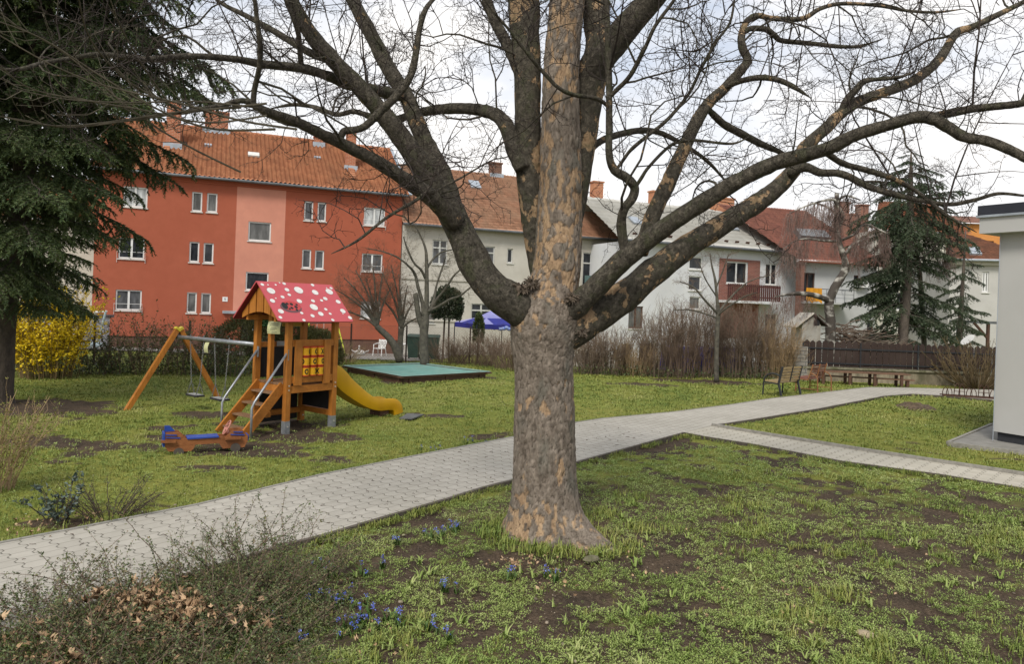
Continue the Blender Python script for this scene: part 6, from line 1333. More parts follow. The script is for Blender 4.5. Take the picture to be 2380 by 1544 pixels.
# second fir behind it, fills the far side with a dark mass
f2 = V(-14.6, 20, 0)
conifer('fir_tree', 'second fir further back left, its crown merging with the nearest fir', [(f2.x, f2.y, -.1, .3), (f2.x, f2.y, 5, .22), (f2.x, f2.y, 14, .05)],
        [(2.2, 2.6), (4, 3.0), (8, 3.2), (11, 2.6), (14, .5)], 85, firM, barkC, 23, droop=(.2, .5), nb=20, needle=.032, dens=26, zbias=.9)
s0 = gnd(2100, 885); SY = 31.5
tp = [at(2094, 850, SY), at(2098, 795, SY), at(2108, 640, SY), at(2112, 560, SY), at(2116, 450, SY), at(2118, 345, SY)]
conifer('spruce_tree', 'grey trunked spruce behind the picket fence with sparse drooping boughs', [(tp[0].x, SY, -.2, .26)] + [(p.x, SY, p.z, r) for p, r in zip(tp[1:], (.22, .19, .17, .12, .02))],
        [(1.2, 1.3), (1.9, 2.1), (2.8, 2.5), (3.6, 2.3), (4.8, 2.1), (6.2, 2.5), (7.6, 2.2), (8.8, 1.3), (9.7, .4)], 104, sprM, barkS, 31, droop=(.25, .6), nb=18, needle=.042, dens=26, gap=.08, aim=lambda R, z, a: (R.choice([0, pi]) + R.normal(0, .55)) if z < 5.2 else a)
q = at(2230, 800, 34)
conifer('spruce_tree', 'smaller spruce to the right behind the fence near the grey house', [(q.x, 34, -.3, .16), (q.x, 34, 2, .12), (q.x + .1, 34, 6.6, .02)],
        [(.9, 1.1), (1.8, 1.5), (3.2, 1.3), (4.8, .95), (6.3, .3)], 40, sprM, barkS, 33, droop=(.25, .55), nb=18, needle=.05, dens=20, gap=.05)
# --- bare broadleaved trees from traced limbs + sprays
def bare_tree(name, label, limbs, mats, twm, seed, dens=5, lens=(.3, .8), up=.4, start=.35, hang=False, sprays=None, shoots=0, thing_kw=None, amp=.06, wobble=.9, twig_scale=1.0):
    p0 = at(*limbs[0][0][:2], limbs[0][0][3]); root = thing(name, label, 'tree', V(p0.x, p0.y, gz(p0.x, p0.y)), **(thing_kw or {})); R = np.random.default_rng(seed); paths = []
    for i, l in enumerate(limbs):
        o, P = rough_tube('trunk' if i == 0 else 'limb', ctl(l), mats, root, n=10 if i == 0 else 7, k=4, amp=amp, seed=seed + i); paths.append(P)
    S_ = sprays or SPR; items = [[] for _ in S_]
    for i, P in enumerate(paths):
        n = len(P)
        for k in range(n - 1):
            t = k / n
            if t < (start if i else max(start, .8)): continue
            a, b_ = P[k][0], P[k + 1][0]; ex = (b_ - a).length * dens * (.6 + t); cnt = int(ex) + (R.random() < ex % 1)
            for _ in range(cnt):
                p = a.lerp(b_, R.random()); d = (b_ - a).normalized(); o = V(*R.normal(0, 1, 3)); o = (o - d * o.dot(d)).normalized()
                dv = V(R.normal(0, .15), R.normal(0, .15), -1).normalized() if hang else (d * R.uniform(.2, .9) + o * wobble + V(0, 0, R.uniform(-.1, 1) * up)).normalized()
                items[R.integers(len(S_))].append((tuple(p), tuple(dv), R.uniform(*lens)))
    cl = Cloud()
    for T_, L_ in zip(S_, items):
        if L_: cl.put(T_, frames([x[1] for x in L_]) @ rotx(R.uniform(0, 2 * pi, len(L_))) * np.array([x[2] for x in L_])[:, None, None], [x[0] for x in L_])
    if cl.V: cl.build('twigs', twm, root)
    return root
greybark = M('grey green smooth bark', (.12, .11, .085), (.06, .056, .045), rough=.9, scale=9, bump=.5)
brownbark = M('brown small bark', (.085, .062, .045), (.05, .038, .03), rough=.9, scale=9, bump=.4)
twb = M('brown twigs', (.19, .13, .085), (.12, .08, .055), rough=.9, scale=6); twg = M('olive twigs', (.115, .095, .06), (.07, .055, .038), rough=.9, scale=6)
twr = M('reddish birch twigs', (.26, .18, .15), (.16, .11, .095), rough=.9, scale=6)
def Q(zx, zy): return 564 + zx / 2.968, 438.6 + zy / 2.968          # pixel of the zoomed crops I measured in
PYp = 26.0
def L6(pts): return [(*Q(x, y), w_, Y) for x, y, w_, Y in pts]
bare_tree('pollarded_tree', 'pollarded grey tree with ivy covered stem behind the sandpit', [
    L6([(1255, 1215, 22, PYp), (1250, 1100, 21, PYp), (1250, 990, 20, PYp), (1255, 940, 21, PYp), (1262, 890, 16, PYp), (1268, 800, 12, PYp), (1270, 650, 10, PYp), (1268, 500, 8, PYp), (1262, 420, 6, PYp), (1230, 330, 4, PYp), (1180, 240, 3, PYp)]),
    L6([(1245, 960, 16, PYp), (1218, 890, 14, PYp), (1205, 820, 13, PYp), (1195, 740, 12, PYp), (1190, 722, 10, PYp)]),
    L6([(1250, 880, 12, PYp), (1240, 790, 9, PYp), (1210, 680, 8, PYp), (1188, 590, 7, PYp), (1140, 530, 5, PYp - .3), (1060, 470, 4, PYp - .5), (950, 430, 3, PYp - .7), (860, 415, 2, PYp - .8)]),
    L6([(1275, 870, 10, PYp), (1330, 780, 8, PYp), (1400, 690, 6, PYp - .3), (1450, 610, 5, PYp - .5), (1500, 560, 4, PYp - .6)]),
    L6([(1270, 850, 10, PYp), (1340, 820, 7, PYp - .2), (1430, 765, 6, PYp - .5), (1500, 740, 5, PYp - .7), (1570, 680, 3, PYp - .9)]),
    L6([(1285, 850, 8, PYp), (1320, 760, 7, PYp + .3), (1340, 660, 5, PYp + .5), (1380, 540, 4, PYp + .6), (1400, 470, 3, PYp + .7)]),
    L6([(1262, 620, 7, PYp), (1230, 560, 6, PYp - .2), (1180, 510, 5, PYp - .4), (1130, 400, 4, PYp - .5), (1110, 330, 3, PYp - .5)]),
    L6([(1268, 560, 6, PYp), (1310, 490, 5, PYp + .2), (1370, 440, 4, PYp + .4), (1450, 420, 3, PYp + .4)])], greybark, twg, 41, dens=9, lens=(.3, .8), up=.7, start=.3)
BYp = 27.0
bare_tree('small_tree', 'leaning knotted small tree with a fan of thin twigs in front of the red house', [
    L6([(1085, 1190, 20, BYp), (1050, 1090, 18, BYp), (1000, 1020, 16, BYp), (950, 975, 14, BYp), (925, 950, 14, BYp)])] +
    [L6([(928, 955, 7, BYp), (928 + dx * .3, 955 - dy * .45, 5, BYp), (928 + dx * .7, 955 - dy * .8, 3.5, BYp + .2), (928 + dx, 955 - dy, 2, BYp + .3)]) for dx, dy in ((-270, 130), (-290, 260), (-230, 340), (-150, 390), (-80, 330), (-30, 420), (40, 380), (100, 280), (-190, 230))], greybark, twb, 43, dens=22, lens=(.3, .75), up=.6, start=.15)
bare_tree('small_tree', 'twin stemmed small tree with upright brown twigs next to the white chair', [
    L6([(1080, 1200, 16, BYp + .6), (1085, 1100, 14, BYp + .6), (1092, 1010, 12, BYp + .6), (1097, 965, 13, BYp + .6)])] +
    [L6([(1097, 970, 6, BYp + .6), (1097 + dx * .35, 970 - dy * .5, 5, BYp + .6), (1097 + dx, 970 - dy, 2, BYp + .9)]) for dx, dy in ((-190, 260), (-130, 380), (-70, 430), (-20, 380), (40, 300), (90, 200), (130, 90))], greybark, twb, 44, dens=20, lens=(.3, .75), up=.6, start=.15)
TYp = gnd(1665, 886).y
bare_tree('young_tree', 'slender young tree with straight stem on the lawn before the brown hedge', [
    [(1665, 888, 13, TYp), (1665, 830, 11, TYp), (1667, 770, 10.5, TYp), (1669, 725, 10, TYp), (1666, 690, 7, TYp), (1662, 650, 6, TYp), (1655, 620, 4, TYp), (1650, 590, 2.5, TYp)],
    [(1669, 730, 6, TYp), (1640, 700, 5, TYp - .3), (1612, 668, 4, TYp - .4), (1580, 655, 2.5, TYp - .5)], [(1669, 728, 6, TYp), (1700, 690, 4.5, TYp + .3), (1740, 655, 3, TYp + .4), (1790, 640, 2, TYp + .4)], [(1667, 735, 5, TYp), (1690, 715, 4, TYp - .3), (1730, 690, 3, TYp - .5), (1760, 680, 2, TYp - .6)],
    [(1668, 740, 4, TYp), (1640, 730, 3.5, TYp + .3), (1600, 720, 3, TYp + .5), (1565, 722, 2, TYp + .5)], [(1664, 670, 4, TYp), (1680, 630, 3, TYp), (1694, 590, 2, TYp)], [(1666, 690, 4, TYp), (1640, 650, 3, TYp - .3), (1625, 610, 2, TYp - .4)]], greybark, twb, 45, dens=14, lens=(.3, .7), up=.4, start=.25)
# birch: white bark, hanging twigs
m, t, b, N, L = nodes('birch bark'); b.inputs['Roughness'].default_value = .8
g = N('ShaderNodeNewGeometry'); n = N('ShaderNodeTexNoise'); n.inputs['Scale'].default_value = 2.6; n.inputs['Detail'].default_value = 8; mp = N('ShaderNodeMapping'); mp.inputs['Scale'].default_value = (1, 1, 1.4); L(g.outputs['Position'], mp.inputs[0]); L(mp.outputs[0], n.inputs[0])
r = N('ShaderNodeValToRGB'); e = r.color_ramp.elements; e[0].position = .48; e[0].color = (.055, .045, .035, 1); e[1].position = .62; e[1].color = (.4, .38, .33, 1); L(n.outputs[0], r.inputs[0]); L(r.outputs[0], b.inputs['Base Color']); birchm = m
def hangspray(rng):
    mb = MB()
    for j in range(5):
        p = V(rng.gauss(0, .05), rng.gauss(0, .05), 0); pts = [p]; d = V(1, rng.gauss(0, .2), rng.gauss(0, .2))
        for i in range(5): d = (d + V(.2, rng.gauss(0, .16), rng.gauss(0, .16))).normalized(); pts.append(pts[-1] + d * .2 * rng.uniform(.6, 1.1))
        mb.tube(pts, [.006, .005, .005, .004, .004, .003], 3, cap=False)
        for k in range(7):
            q = pts[rng.randrange(1, 6)]; o = V(.7, rng.gauss(0, .6), rng.gauss(0, .6)).normalized(); mb.tube([q, q + o * .1, q + o * .12 + V(.1, 0, 0)], [.004, .003, .002], 3, cap=False)
    v, f = mb.arr(); return v, tri(f)
HS = [hangspray(rng) for _ in range(5)]
BY = 30.5
bare_tree('birch_tree', 'old crooked birch with patchy white trunk and hanging twigs behind the picket fence', [
    [(1928, 860, 26, BY), (1930, 790, 24, BY), (1930, 740, 22, BY), (1926, 708, 21, BY), (1937, 675, 20, BY), (1953, 648, 19, BY), (1965, 625, 17, BY), (1962, 600, 14, BY), (1953, 573, 13, BY), (1946, 540, 12, BY), (1944, 500, 11, BY), (1945, 449, 10, BY)],
    [(1928, 700, 14, BY), (1905, 690, 13, BY - .3), (1880, 684, 12, BY - .5), (1850, 682, 10, BY - .7), (1835, 684, 7, BY - .8), (1800, 690, 3, BY - .9)],
    [(1948, 530, 9, BY), (1958, 500, 9, BY - .2), (1945, 478, 8, BY - .4), (1936, 464, 7, BY - .5), (1900, 470, 5, BY - .7), (1856, 486, 3, BY - .9), (1830, 500, 2, BY - 1)],
    [(1952, 560, 7, BY), (1985, 545, 6, BY - .3), (2010, 522, 5, BY - .5), (2045, 535, 4, BY - .7), (2066, 545, 3, BY - .8)],
    [(1960, 600, 7, BY), (1980, 570, 6, BY + .3), (2020, 552, 5, BY + .4), (2060, 545, 3, BY + .5)],
    [(1950, 560, 6, BY), (1915, 560, 5, BY - .4), (1880, 555, 4, BY - .7), (1848, 560, 3, BY - .9), (1820, 580, 2, BY - 1)],
    [(1946, 500, 6, BY), (1920, 480, 5, BY + .3), (1885, 470, 3, BY + .5)], [(1945, 470, 6, BY), (1965, 455, 5, BY), (2000, 465, 3, BY)]], birchm, twr, 47, dens=8, lens=(.7, 1.7), start=.2, hang=True, sprays=HS)
bare_tree('weeping_birch', 'second birch with arching boughs and curtains of reddish twigs beside the spruce', [
    [(2150, 860, 12, 33), (2146, 760, 11, 33), (2140, 660, 10, 33), (2132, 590, 8, 33), (2125, 555, 6, 33)],
    [(2138, 610, 6, 33), (2110, 575, 5, 32.6), (2080, 560, 4, 32.3), (2055, 575, 3, 32)], [(2134, 590, 6, 33), (2160, 560, 5, 32.6), (2190, 560, 4, 32.4), (2215, 585, 3, 32.2)], [(2128, 560, 5, 33), (2100, 530, 4, 32.6), (2070, 520, 3, 32.4)], [(2138, 600, 5, 33), (2170, 590, 4, 32.2), (2200, 600, 3, 31.9)], [(2126, 560, 4, 33), (2140, 530, 4, 32.6), (2165, 525, 3, 32.3)]], greybark, twr, 48, dens=9, lens=(.7, 1.5), start=.15, hang=True, sprays=HS)
# --- leaf clumps
def leaf_tpl(ln=1.0, wd=.5, fold=.15):
    return np.array([(0, 0, 0), (ln * .5, wd / 2, fold * ln), (ln, 0, 0), (ln * .5, -wd / 2, fold * ln)], float), np.array([(0, 1, 2), (0, 2, 3)], np.int32)
LEAF = leaf_tpl(); NARROW = leaf_tpl(1, .22, .05)
def rand_dirs(R, n, zlo=-1, zhi=1):
    z = R.uniform(zlo, zhi, n); a = R.uniform(0, 2 * pi, n); s = np.sqrt(1 - z * z); return np.stack([s * np.cos(a), s * np.sin(a), z], -1)
def leafy(cl, pts, R, size, tpl=None, mi=0, zlo=-.6, zhi=1):
    n = len(pts); S_ = R.uniform(*size, n); cl.put(tpl or LEAF, frames(rand_dirs(R, n, zlo, zhi)) @ rotx(R.uniform(0, 2 * pi, n)) * S_[:, None, None], pts, mi)
def stem_bush(name, label, base, n, h, spread, mats, seed, cat='shrub', group=None, rr=.009, side=6, curve=.5, foot=.25, flat=1.0, leaves=None, leafsize=(.03, .06), leafdens=0, vertical=1.0, sidelen=.35, sides=3):
    """many stems from a clump, arching outward, each with side twigs; optional leaves along them"""
    R = np.random.default_rng(seed); root = thing(name, label, cat, base, group); mb = MB(); lp = []
    for i in range(n):
        a = R.uniform(0, 2 * pi); k = math.sqrt(R.random()); p = base + V(math.cos(a) * foot * k * flat, math.sin(a) * foot * k, -.05); out_ = V(math.cos(a) * flat, math.sin(a), 0) * spread * (k * .6 + .4 * R.random()); hh = h * R.uniform(.55, 1.08)
        pts = []; K = 6
        for j in range(K + 1):
            t = j / K; pts.append(p + out_ * (t ** (1 + curve)) + V(0, 0, hh * (t - (1 - vertical) * t * t * .5)) + V(*R.normal(0, .022 * h * t, 3)))
        mb.tube(pts, [rr * R.uniform(.7, 1.3) * (1 - .75 * j / K) + .0015 for j in range(K + 1)], sides, cap=False)
        for s in range(side):
            t = R.uniform(.3, 1); j = min(K - 1, int(t * K)); q = pts[j].lerp(pts[j + 1], t * K - j); d = (pts[j + 1] - pts[j]).normalized(); o = V(*R.normal(0, 1, 3)); dv = (d * .8 + o * .55 + V(0, 0, .25)).normalized(); ln = h * sidelen * R.uniform(.3, 1)
            m1 = q + dv * ln * .5; e_ = m1 + (dv + V(*R.normal(0, .35, 3))).normalized() * ln * .5; mb.tube([q, m1, e_], [rr * .5, rr * .38, rr * .22], 3, cap=False)
            if leafdens: lp += [tuple(q.lerp(e_, R.random())) for _ in range(leafdens)]
        if leafdens: lp += [tuple(pts[R.integers(1, K + 1)] + V(*R.normal(0, .02, 3))) for _ in range(leafdens)]
    mb.build('stems', mats, root)
    if leaves and lp:
        cl = Cloud(); leafy(cl, np.array(lp), R, leafsize); cl.build('leaves', leaves, root)
    return root
ivyM = Mleaf('dark ivy leaves', [(.03, .045, .016), (.065, .09, .03), (.12, .14, .055)], rough=.4)
hedge1 = M('red brown hedge twigs', (.2, .14, .1), (.11, .078, .057), rough=.9, scale=3); hedge2 = M('grey brown twigs', (.19, .14, .1), (.11, .08, .06), rough=.9, scale=3); hedge3 = M('straw brown stems', (.33, .23, .125), (.19, .135, .08), rough=.9, scale=3)
GRP = 'bare brown shrubs along the back fence'
HB = [(1365, 872, 1.5, .8, 1), (1420, 874, 1.7, .8, 1), (1478, 876, 1.3, .7, 2), (1535, 878, 2.3, .9, 1), (1590, 880, 2.7, 1.0, 0), (1640, 879, 2.6, .9, 0), (1712, 881, 2.6, 1.0, 1), (1765, 882, 2.6, 1.0, 0), (1815, 884, 2.1, .8, 2), (1845, 882, 1.5, .7, 2)]
lab = ['bare brown shrub just right of the big trunk', 'bare grey brown shrub left of the dark boards', 'low bare shrub in front of the dark boards', 'bare shrub at the left end of the blue tarpaulin', 'tall bare shrub in front of the blue tarpaulin', 'bare red brown shrub right behind the young tree', 'bare shrub right of the young tree', 'dense bare shrub under the white house balcony', 'straw brown shrub left of the little hut', 'low straw brown shrub by the block pillar']
for i, (px, py, h, sp, mi) in enumerate(HB):
    q = gnd(px, py); q.y += .5
    stem_bush('bare_shrub', lab[i], q, 120, h, sp * .75, (hedge1, hedge2, hedge3)[mi], 60 + i, group=GRP, rr=.009, side=14, foot=.5, curve=.15, sidelen=.25)
    o_h = bpy.data.objects[-1] if False else [o for o in bpy.data.objects if o.get('label') == lab[i]][0]; R = np.random.default_rng(i + 900); n = 260; pts = np.stack([q.x + R.normal(0, .45, n), q.y - .25 + R.normal(0, .25, n), np.abs(R.normal(0, .2, n)) + .02], -1); cl = Cloud(); leafy(cl, pts, R, (.05, .1)); cl.build('low_leaves', ivyM, o_h)
for i, (px, py, h, sp, lb) in enumerate([(770, 846, .9, .6, 'straw coloured low shrub left of the sandpit'), (1040, 846, 1.2, .8, 'tangled low bramble right of the pollarded tree'), (1100, 850, 1.3, .8, 'tangled low bramble under the blue gazebo'), (1160, 855, 1.5, .8, 'reddish low bramble left of the big trunk'), (1195, 862, 1.4, .8, 'reddish bramble close behind the big trunk')]):
    q = gnd(px, py); q.y += .6
    stem_bush('bramble', lb, q, 130, h, sp * 1.1, hedge3 if i == 0 else hedge1, 80 + i, group='brambles along the wire fence', rr=.007, side=6, foot=.75, curve=.2, vertical=.6, sidelen=.4)
q = gnd(2262, 899); q.y = 26.6; q.x = 17.0
stem_bush('cut_shrub', 'broad cut back shrub with thick olive stems beside the grey building', q, 110, 1.75, 1.75, M('olive cut stems', (.16, .115, .055), (.08, .06, .035), rough=.9, scale=4), 91, rr=.02, side=7, foot=.35, curve=-.35, vertical=.95, sidelen=.2, sides=4)
# left fence line
yelgM = Mleaf('yellow green privet leaves', [(.05, .065, .018), (.11, .12, .03), (.17, .165, .05)], rough=.5)
for i, (px, py, h, sp, mt, lf, lb) in enumerate([(205, 872, 1.0, .7, hedge2, ivyM, 'dark leaved low shrub right of the forsythia'), (265, 872, 1.5, .7, hedge1, ivyM, 'thin brown shrub with ivy left of the swing frame'), (330, 872, 1.7, .7, hedge1, yelgM, 'tall thin brown shrub by the rusty fence post'), (395, 872, 1.6, .7, hedge2, yelgM, 'leafy brown shrub behind the swing frame leg'), (455, 874, 1.3, .7, hedge2, ivyM, 'glossy leaved shrub behind the left swing'), (520, 876, 1.2, .7, hedge2, ivyM, 'glossy leaved shrub behind the right swing')]):
    q = gnd(px, py); q.y += .5
    stem_bush('fence_shrub', lb, q, 34, h, sp * .8, mt, 100 + i, group='shrubs along the left wire fence', rr=.009, side=6, foot=.6, curve=.3, leaves=lf, leafdens=3, leafsize=(.05, .1))
    cl = Cloud(); R = np.random.default_rng(i); n = 420; pts = np.stack([q.x + R.normal(0, .5, n), q.y + R.normal(-.1, .35, n), np.abs(R.normal(0, .28, n)) + .02], -1); leafy(cl, pts, R, (.05, .11)); cl.build('low_leaves', lf, [o for o in bpy.data.objects if o.get('label') == lb][0])
# olive evergreen hedge behind the swings
olv = Mleaf('olive hedge sprays', [(.05, .055, .018), (.09, .09, .03), (.14, .13, .045)], rough=.7, clump=.5, cscale=.9)
def blob(name, label, cat, c, dims, n, mats, seed, size, tpl=None, stem=None, top=None, edge=.25, group=None, shell=.55):
    R = np.random.default_rng(seed); root = thing(name, label, cat, V(c.x, c.y, gz(c.x, c.y)), group); d = rand_dirs(R, n, -.6, 1); rr = R.uniform(shell, 1, n) ** .5
    lump = np.array([1 + edge * mnoise.noise(V(*x) * 2.3 + V(seed, 0, 0)) + edge * .6 * mnoise.noise(V(*x) * 6) for x in d])
    P = d * (rr * lump)[:, None] * np.array(dims) + np.array(c); cl = Cloud(); nd = d * np.array([1, 1, 1]) + R.normal(0, .55, d.shape); nd[:, 2] += .25
    S_ = R.uniform(*size, n); cl.put(tpl or LEAF, frames(nd) @ rotx(R.uniform(0, 2 * pi, n)) * S_[:, None, None], P); cl.build('foliage', mats, root)
    if stem:
        mb = MB()
        for a, b_, r in stem: mb.tube([a, b_], [r, r * .8], 7)
        mb.build('stem', brownbark, root)
    return root
for i, (px, wd, h, lb) in enumerate([(560, 1.2, 1.75, 'olive green clipped shrub left part of the hedge behind the swings'), (640, 1.2, 1.7, 'olive green shrub of the hedge behind the play tower'), (715, .9, 1.3, 'low olive shrub at the right end of the hedge')]):
    q = gnd(px, 866); q.y += .8
    blob('evergreen_shrub', lb, 'shrub', V(q.x, q.y, h * .45), (wd, .9, h * .58), 9000, olv, 120 + i, (.06, .16), NARROW, group='olive hedge behind the swings', edge=.18)
q = at(1039, 715, 33); blob('topiary_tree', 'round clipped evergreen on two thin stems before the cream house', 'tree', q, (.72, .72, .92), 9000, Mleaf('dark clipped leaves', [(.014, .022, .012), (.03, .045, .022), (.06, .075, .04)], rough=.45), 130, (.07, .13), edge=.14, stem=[(V(q.x - .12, q.y, -.4), V(q.x - .08, q.y, q.z), .05), (V(q.x + .15, q.y, -.4), V(q.x + .1, q.y, q.z), .045)])
q = at(1112, 770, 29.5); blob('ivy_post', 'ivy covered post in front of the gazebo', 'plant', q, (.2, .2, .75), 2600, ivyM, 131, (.06, .1), edge=.2, stem=[(V(q.x, q.y, -.2), V(q.x, q.y, q.z + .4), .04)])
# forsythia
fory = Mleaf('yellow forsythia flowers', [(.68, .47, .01), (.85, .62, .015), (.9, .7, .05)], rough=.6)
q = gnd(62, 886); q.y += .9
fo = stem_bush('forsythia', 'bright yellow flowering forsythia bush under the dark fir', q, 150, 2.2, .75, M('forsythia stems', (.2, .14, .06), (.12, .085, .04), rough=.9), 140, rr=.008, side=8, foot=.7, curve=.3, leaves=fory, leafdens=11, leafsize=(.055, .1), sidelen=.3)
# left edge yellow green shrub near the path
q = gnd(-28, 1140); stem_bush('edge_shrub', 'yellow green budding shrub cut by the left picture edge', q, 60, 1.15, .5, hedge3, 150, rr=.006, side=8, foot=.25, curve=.4, leaves=Mleaf('budding leaves', [(.13, .14, .03), (.22, .21, .05), (.3, .27, .07)]), leafdens=4, leafsize=(.02, .045))
# mahonia
q = gnd(140, 1205); mah = Mleaf('blue green mahonia leaves', [(.03, .045, .035), (.07, .1, .08), (.15, .18, .16)], rough=.3)
stem_bush('mahonia', 'small blue green mahonia shrub at the left path edge', q, 12, .42, .3, brownbark, 151, rr=.007, side=4, foot=.12, leaves=mah, leafdens=6, leafsize=(.04, .065))
q = gnd(255, 1200); stem_bush('thorny_shrub', 'low bare thorny shrub right of the mahonia', q, 40, .42, .5, brownbark, 152, rr=.005, side=7, foot=.2, curve=.1, vertical=.7, leaves=ivyM, leafdens=1, leafsize=(.015, .03))
# ================================================================ yard things beyond the fence
mb = MB(); xs = np.linspace(-24, -3.5, 20); ys = np.linspace(29.2, 48, 16)
for i in range(len(xs) - 1):
    for j in range(len(ys) - 1): mb.quad(*[V(x, y, gz(x, y) + .02) for x, y in ((xs[i], ys[j]), (xs[i + 1], ys[j]), (xs[i + 1], ys[j + 1]), (xs[i], ys[j + 1]))])
tag(mb.build('yard_paving', M('grey yard slabs', (.27, .25, .22), (.19, .18, .16), rough=.9, scale=3, stain=(.12, .115, .1), stain_scale=1.2, stain_amt=.5)), kind='structure')
wire = M('rusty fence wire', (.14, .1, .075), (.1, .075, .06), rough=.7); rust = M('rusty post', (.06, .04, .032), (.04, .028, .022), rough=.8, scale=20)
def wire_fence(label, A_, B_, h, posts):
    o = thing('wire_fence', label, 'fence', (A_ + B_) / 2); d = (B_ - A_); Ln = d.length; d.normalize(); mb = MB(); s = .11; n = int(Ln / s)
    for k in range(-int(h / s), n):
        for sg in (1, -1):
            u0 = k * s; u1 = u0 + h; z0, z1 = (0, h) if sg == 1 else (h, 0)
            if u1 < 0 or u0 > Ln: continue
            a0, a1 = max(u0, 0), min(u1, Ln); f = lambda u: z0 + (z1 - z0) * (u - u0) / (u1 - u0)
            p, q = A_ + d * a0, A_ + d * a1; mb.tube([V(p.x, p.y, gz(p.x, p.y) + .06 + f(a0)), V(q.x, q.y, gz(q.x, q.y) + .06 + f(a1))], .0026, 3, cap=False)
    for z in (.06, h * .5, h + .06): mb.tube([V(A_.x, A_.y, gz(A_.x, A_.y) + z), V(B_.x, B_.y, gz(B_.x, B_.y) + z)], .004, 3)
    mb.build('wire_netting', wire, o)
    for t, hh in posts: p = A_ + d * Ln * t; mb = MB(); mb.box((p.x, p.y, gz(p.x, p.y) + hh / 2 - .1), (.055, .055, hh + .2)); mb.build('fence_post', rust, o)
    return o
A1, B1 = gnd(-60, 858), gnd(800, 846); A1.y += .6; B1.y += 1.5
wire_fence('rusty wire netting fence on thin posts in front of the red house', A1, B1, 1.25, [(.235, 1.55), (.48, 1.45), (.74, 1.4), (.99, 1.45)])
A2, B2 = V(B1.x + .05, B1.y, 0), gnd(1420, 864); B2.y += 1.2
wire_fence('grey wire netting fence behind the brambles below the gazebo', A2, B2, 1.35, [(.2, 1.45), (.45, 1.5), (.7, 1.45), (.95, 1.4)])
# gazebo
GY = 35.5; pk = at(1142, 722, GY); gx = pk.x; gz0 = gz(gx, GY); hs = 1.32; ez = at(1074, 752, GY - 1).z; gb = thing('gazebo', 'blue pop-up gazebo with faded roof panels on thin dark legs', 'gazebo', V(gx, GY, gz0))
blue1 = M('deep blue canvas', (.025, .03, .23), (.02, .022, .16), rough=.7, scale=3); blue2 = M('faded lilac blue canvas', (.27, .27, .52), (.2, .2, .42), rough=.75, scale=2)
ang = .5; c4g = [V(gx + hs * 1.414 * math.cos(ang + k * pi / 2 + pi / 4), GY + hs * 1.414 * math.sin(ang + k * pi / 2 + pi / 4), ez) for k in range(4)]; top = V(gx, GY, pk.z)
mb = MB()
for k in range(4):
    a, b_ = c4g[k], c4g[(k + 1) % 4]; ma_, mbb = a.lerp(top, .62) - Zu * .12, b_.lerp(top, .62) - Zu * .12
    mb.quad(a, b_, mbb, ma_, 0); mb.add([ma_, mbb, top], [(0, 1, 2)], 1); mb.quad(a - Zu * .22, b_ - Zu * .22, b_, a, 0)
    m2 = (a + b_) / 2; mb.add([a + (top - a) * .01 + Zu * .012, m2.lerp(a, .4) + Zu * .02, ma_ + Zu * .012], [(0, 1, 2)], 1)
mb.build('canopy', [blue1, blue2], gb)
for c in c4g: mb = MB(); mb.tube([V(c.x, c.y, gz(c.x, c.y) - .05), c], .028, 6); mb.build('leg', iron, gb)
mb = MB(); f_ = [c.lerp(V(gx, GY, ez), .04) - Zu * .12 for c in c4g]
for k in range(4): mb.tube([f_[k], f_[(k + 1) % 4] - Zu * .02], .02, 5); mb.tube([f_[k] - Zu * .1, (f_[k] + f_[(k + 1) % 4]) / 2 + Zu * .15, f_[(k + 1) % 4] - Zu * .1], .015, 5)
mb.build('frame', iron, gb)
q = at(1170, 764, GY - 1.2); mb = MB()
for i in range(7): mb.ell(q + V((i - 3) * .14, 0, .04 * math.sin(i * 2)), (.14, .1, .09), 7, 5)
tag(mb.build('folded_cloth', M('striped blue cloth', (.06, .12, .42), (.3, .35, .5), rough=.7, scale=12), smooth=True), 'bright blue bundled cloth tied under the gazebo edge', 'cloth')
# blue tarpaulin, brown boards
def lumpy(name, label, cat, x0, x1, y, z, dep, m, seed):
    nx, ny = 40, 12; vs = []
    for i in range(nx + 1):
        for j in range(ny + 1):
            u = i / nx; t = j / ny; X = x0 + (x1 - x0) * u; a = pi * t
            vs.append(V(X, y - dep * math.cos(a), gz(X, y) - .05 + (z + .12 * mnoise.noise(V(u * 4, seed, 0))) * min(1, math.sin(a) * 1.5) + .05 * mnoise.noise(V(u * 16, t * 5, seed))))
    fs = [(i * (ny + 1) + j, (i + 1) * (ny + 1) + j, (i + 1) * (ny + 1) + j + 1, i * (ny + 1) + j + 1) for i in range(nx) for j in range(ny)]
    mb = MB(); mb.add(vs, fs); return tag(mb.build(name, m, smooth=True), label, cat)
xa, xb = at(1545, 830, 28.6).x, at(1722, 830, 28.6).x
lumpy('tarpaulin', 'royal blue tarpaulin over a heap behind the bare shrubs', 'tarpaulin', xa, xb, 28.9, at(1630, 808, 28.6).z + .05, .6, M('royal blue tarpaulin', (.03, .045, .36), (.02, .028, .22), rough=.5, scale=6), 3)
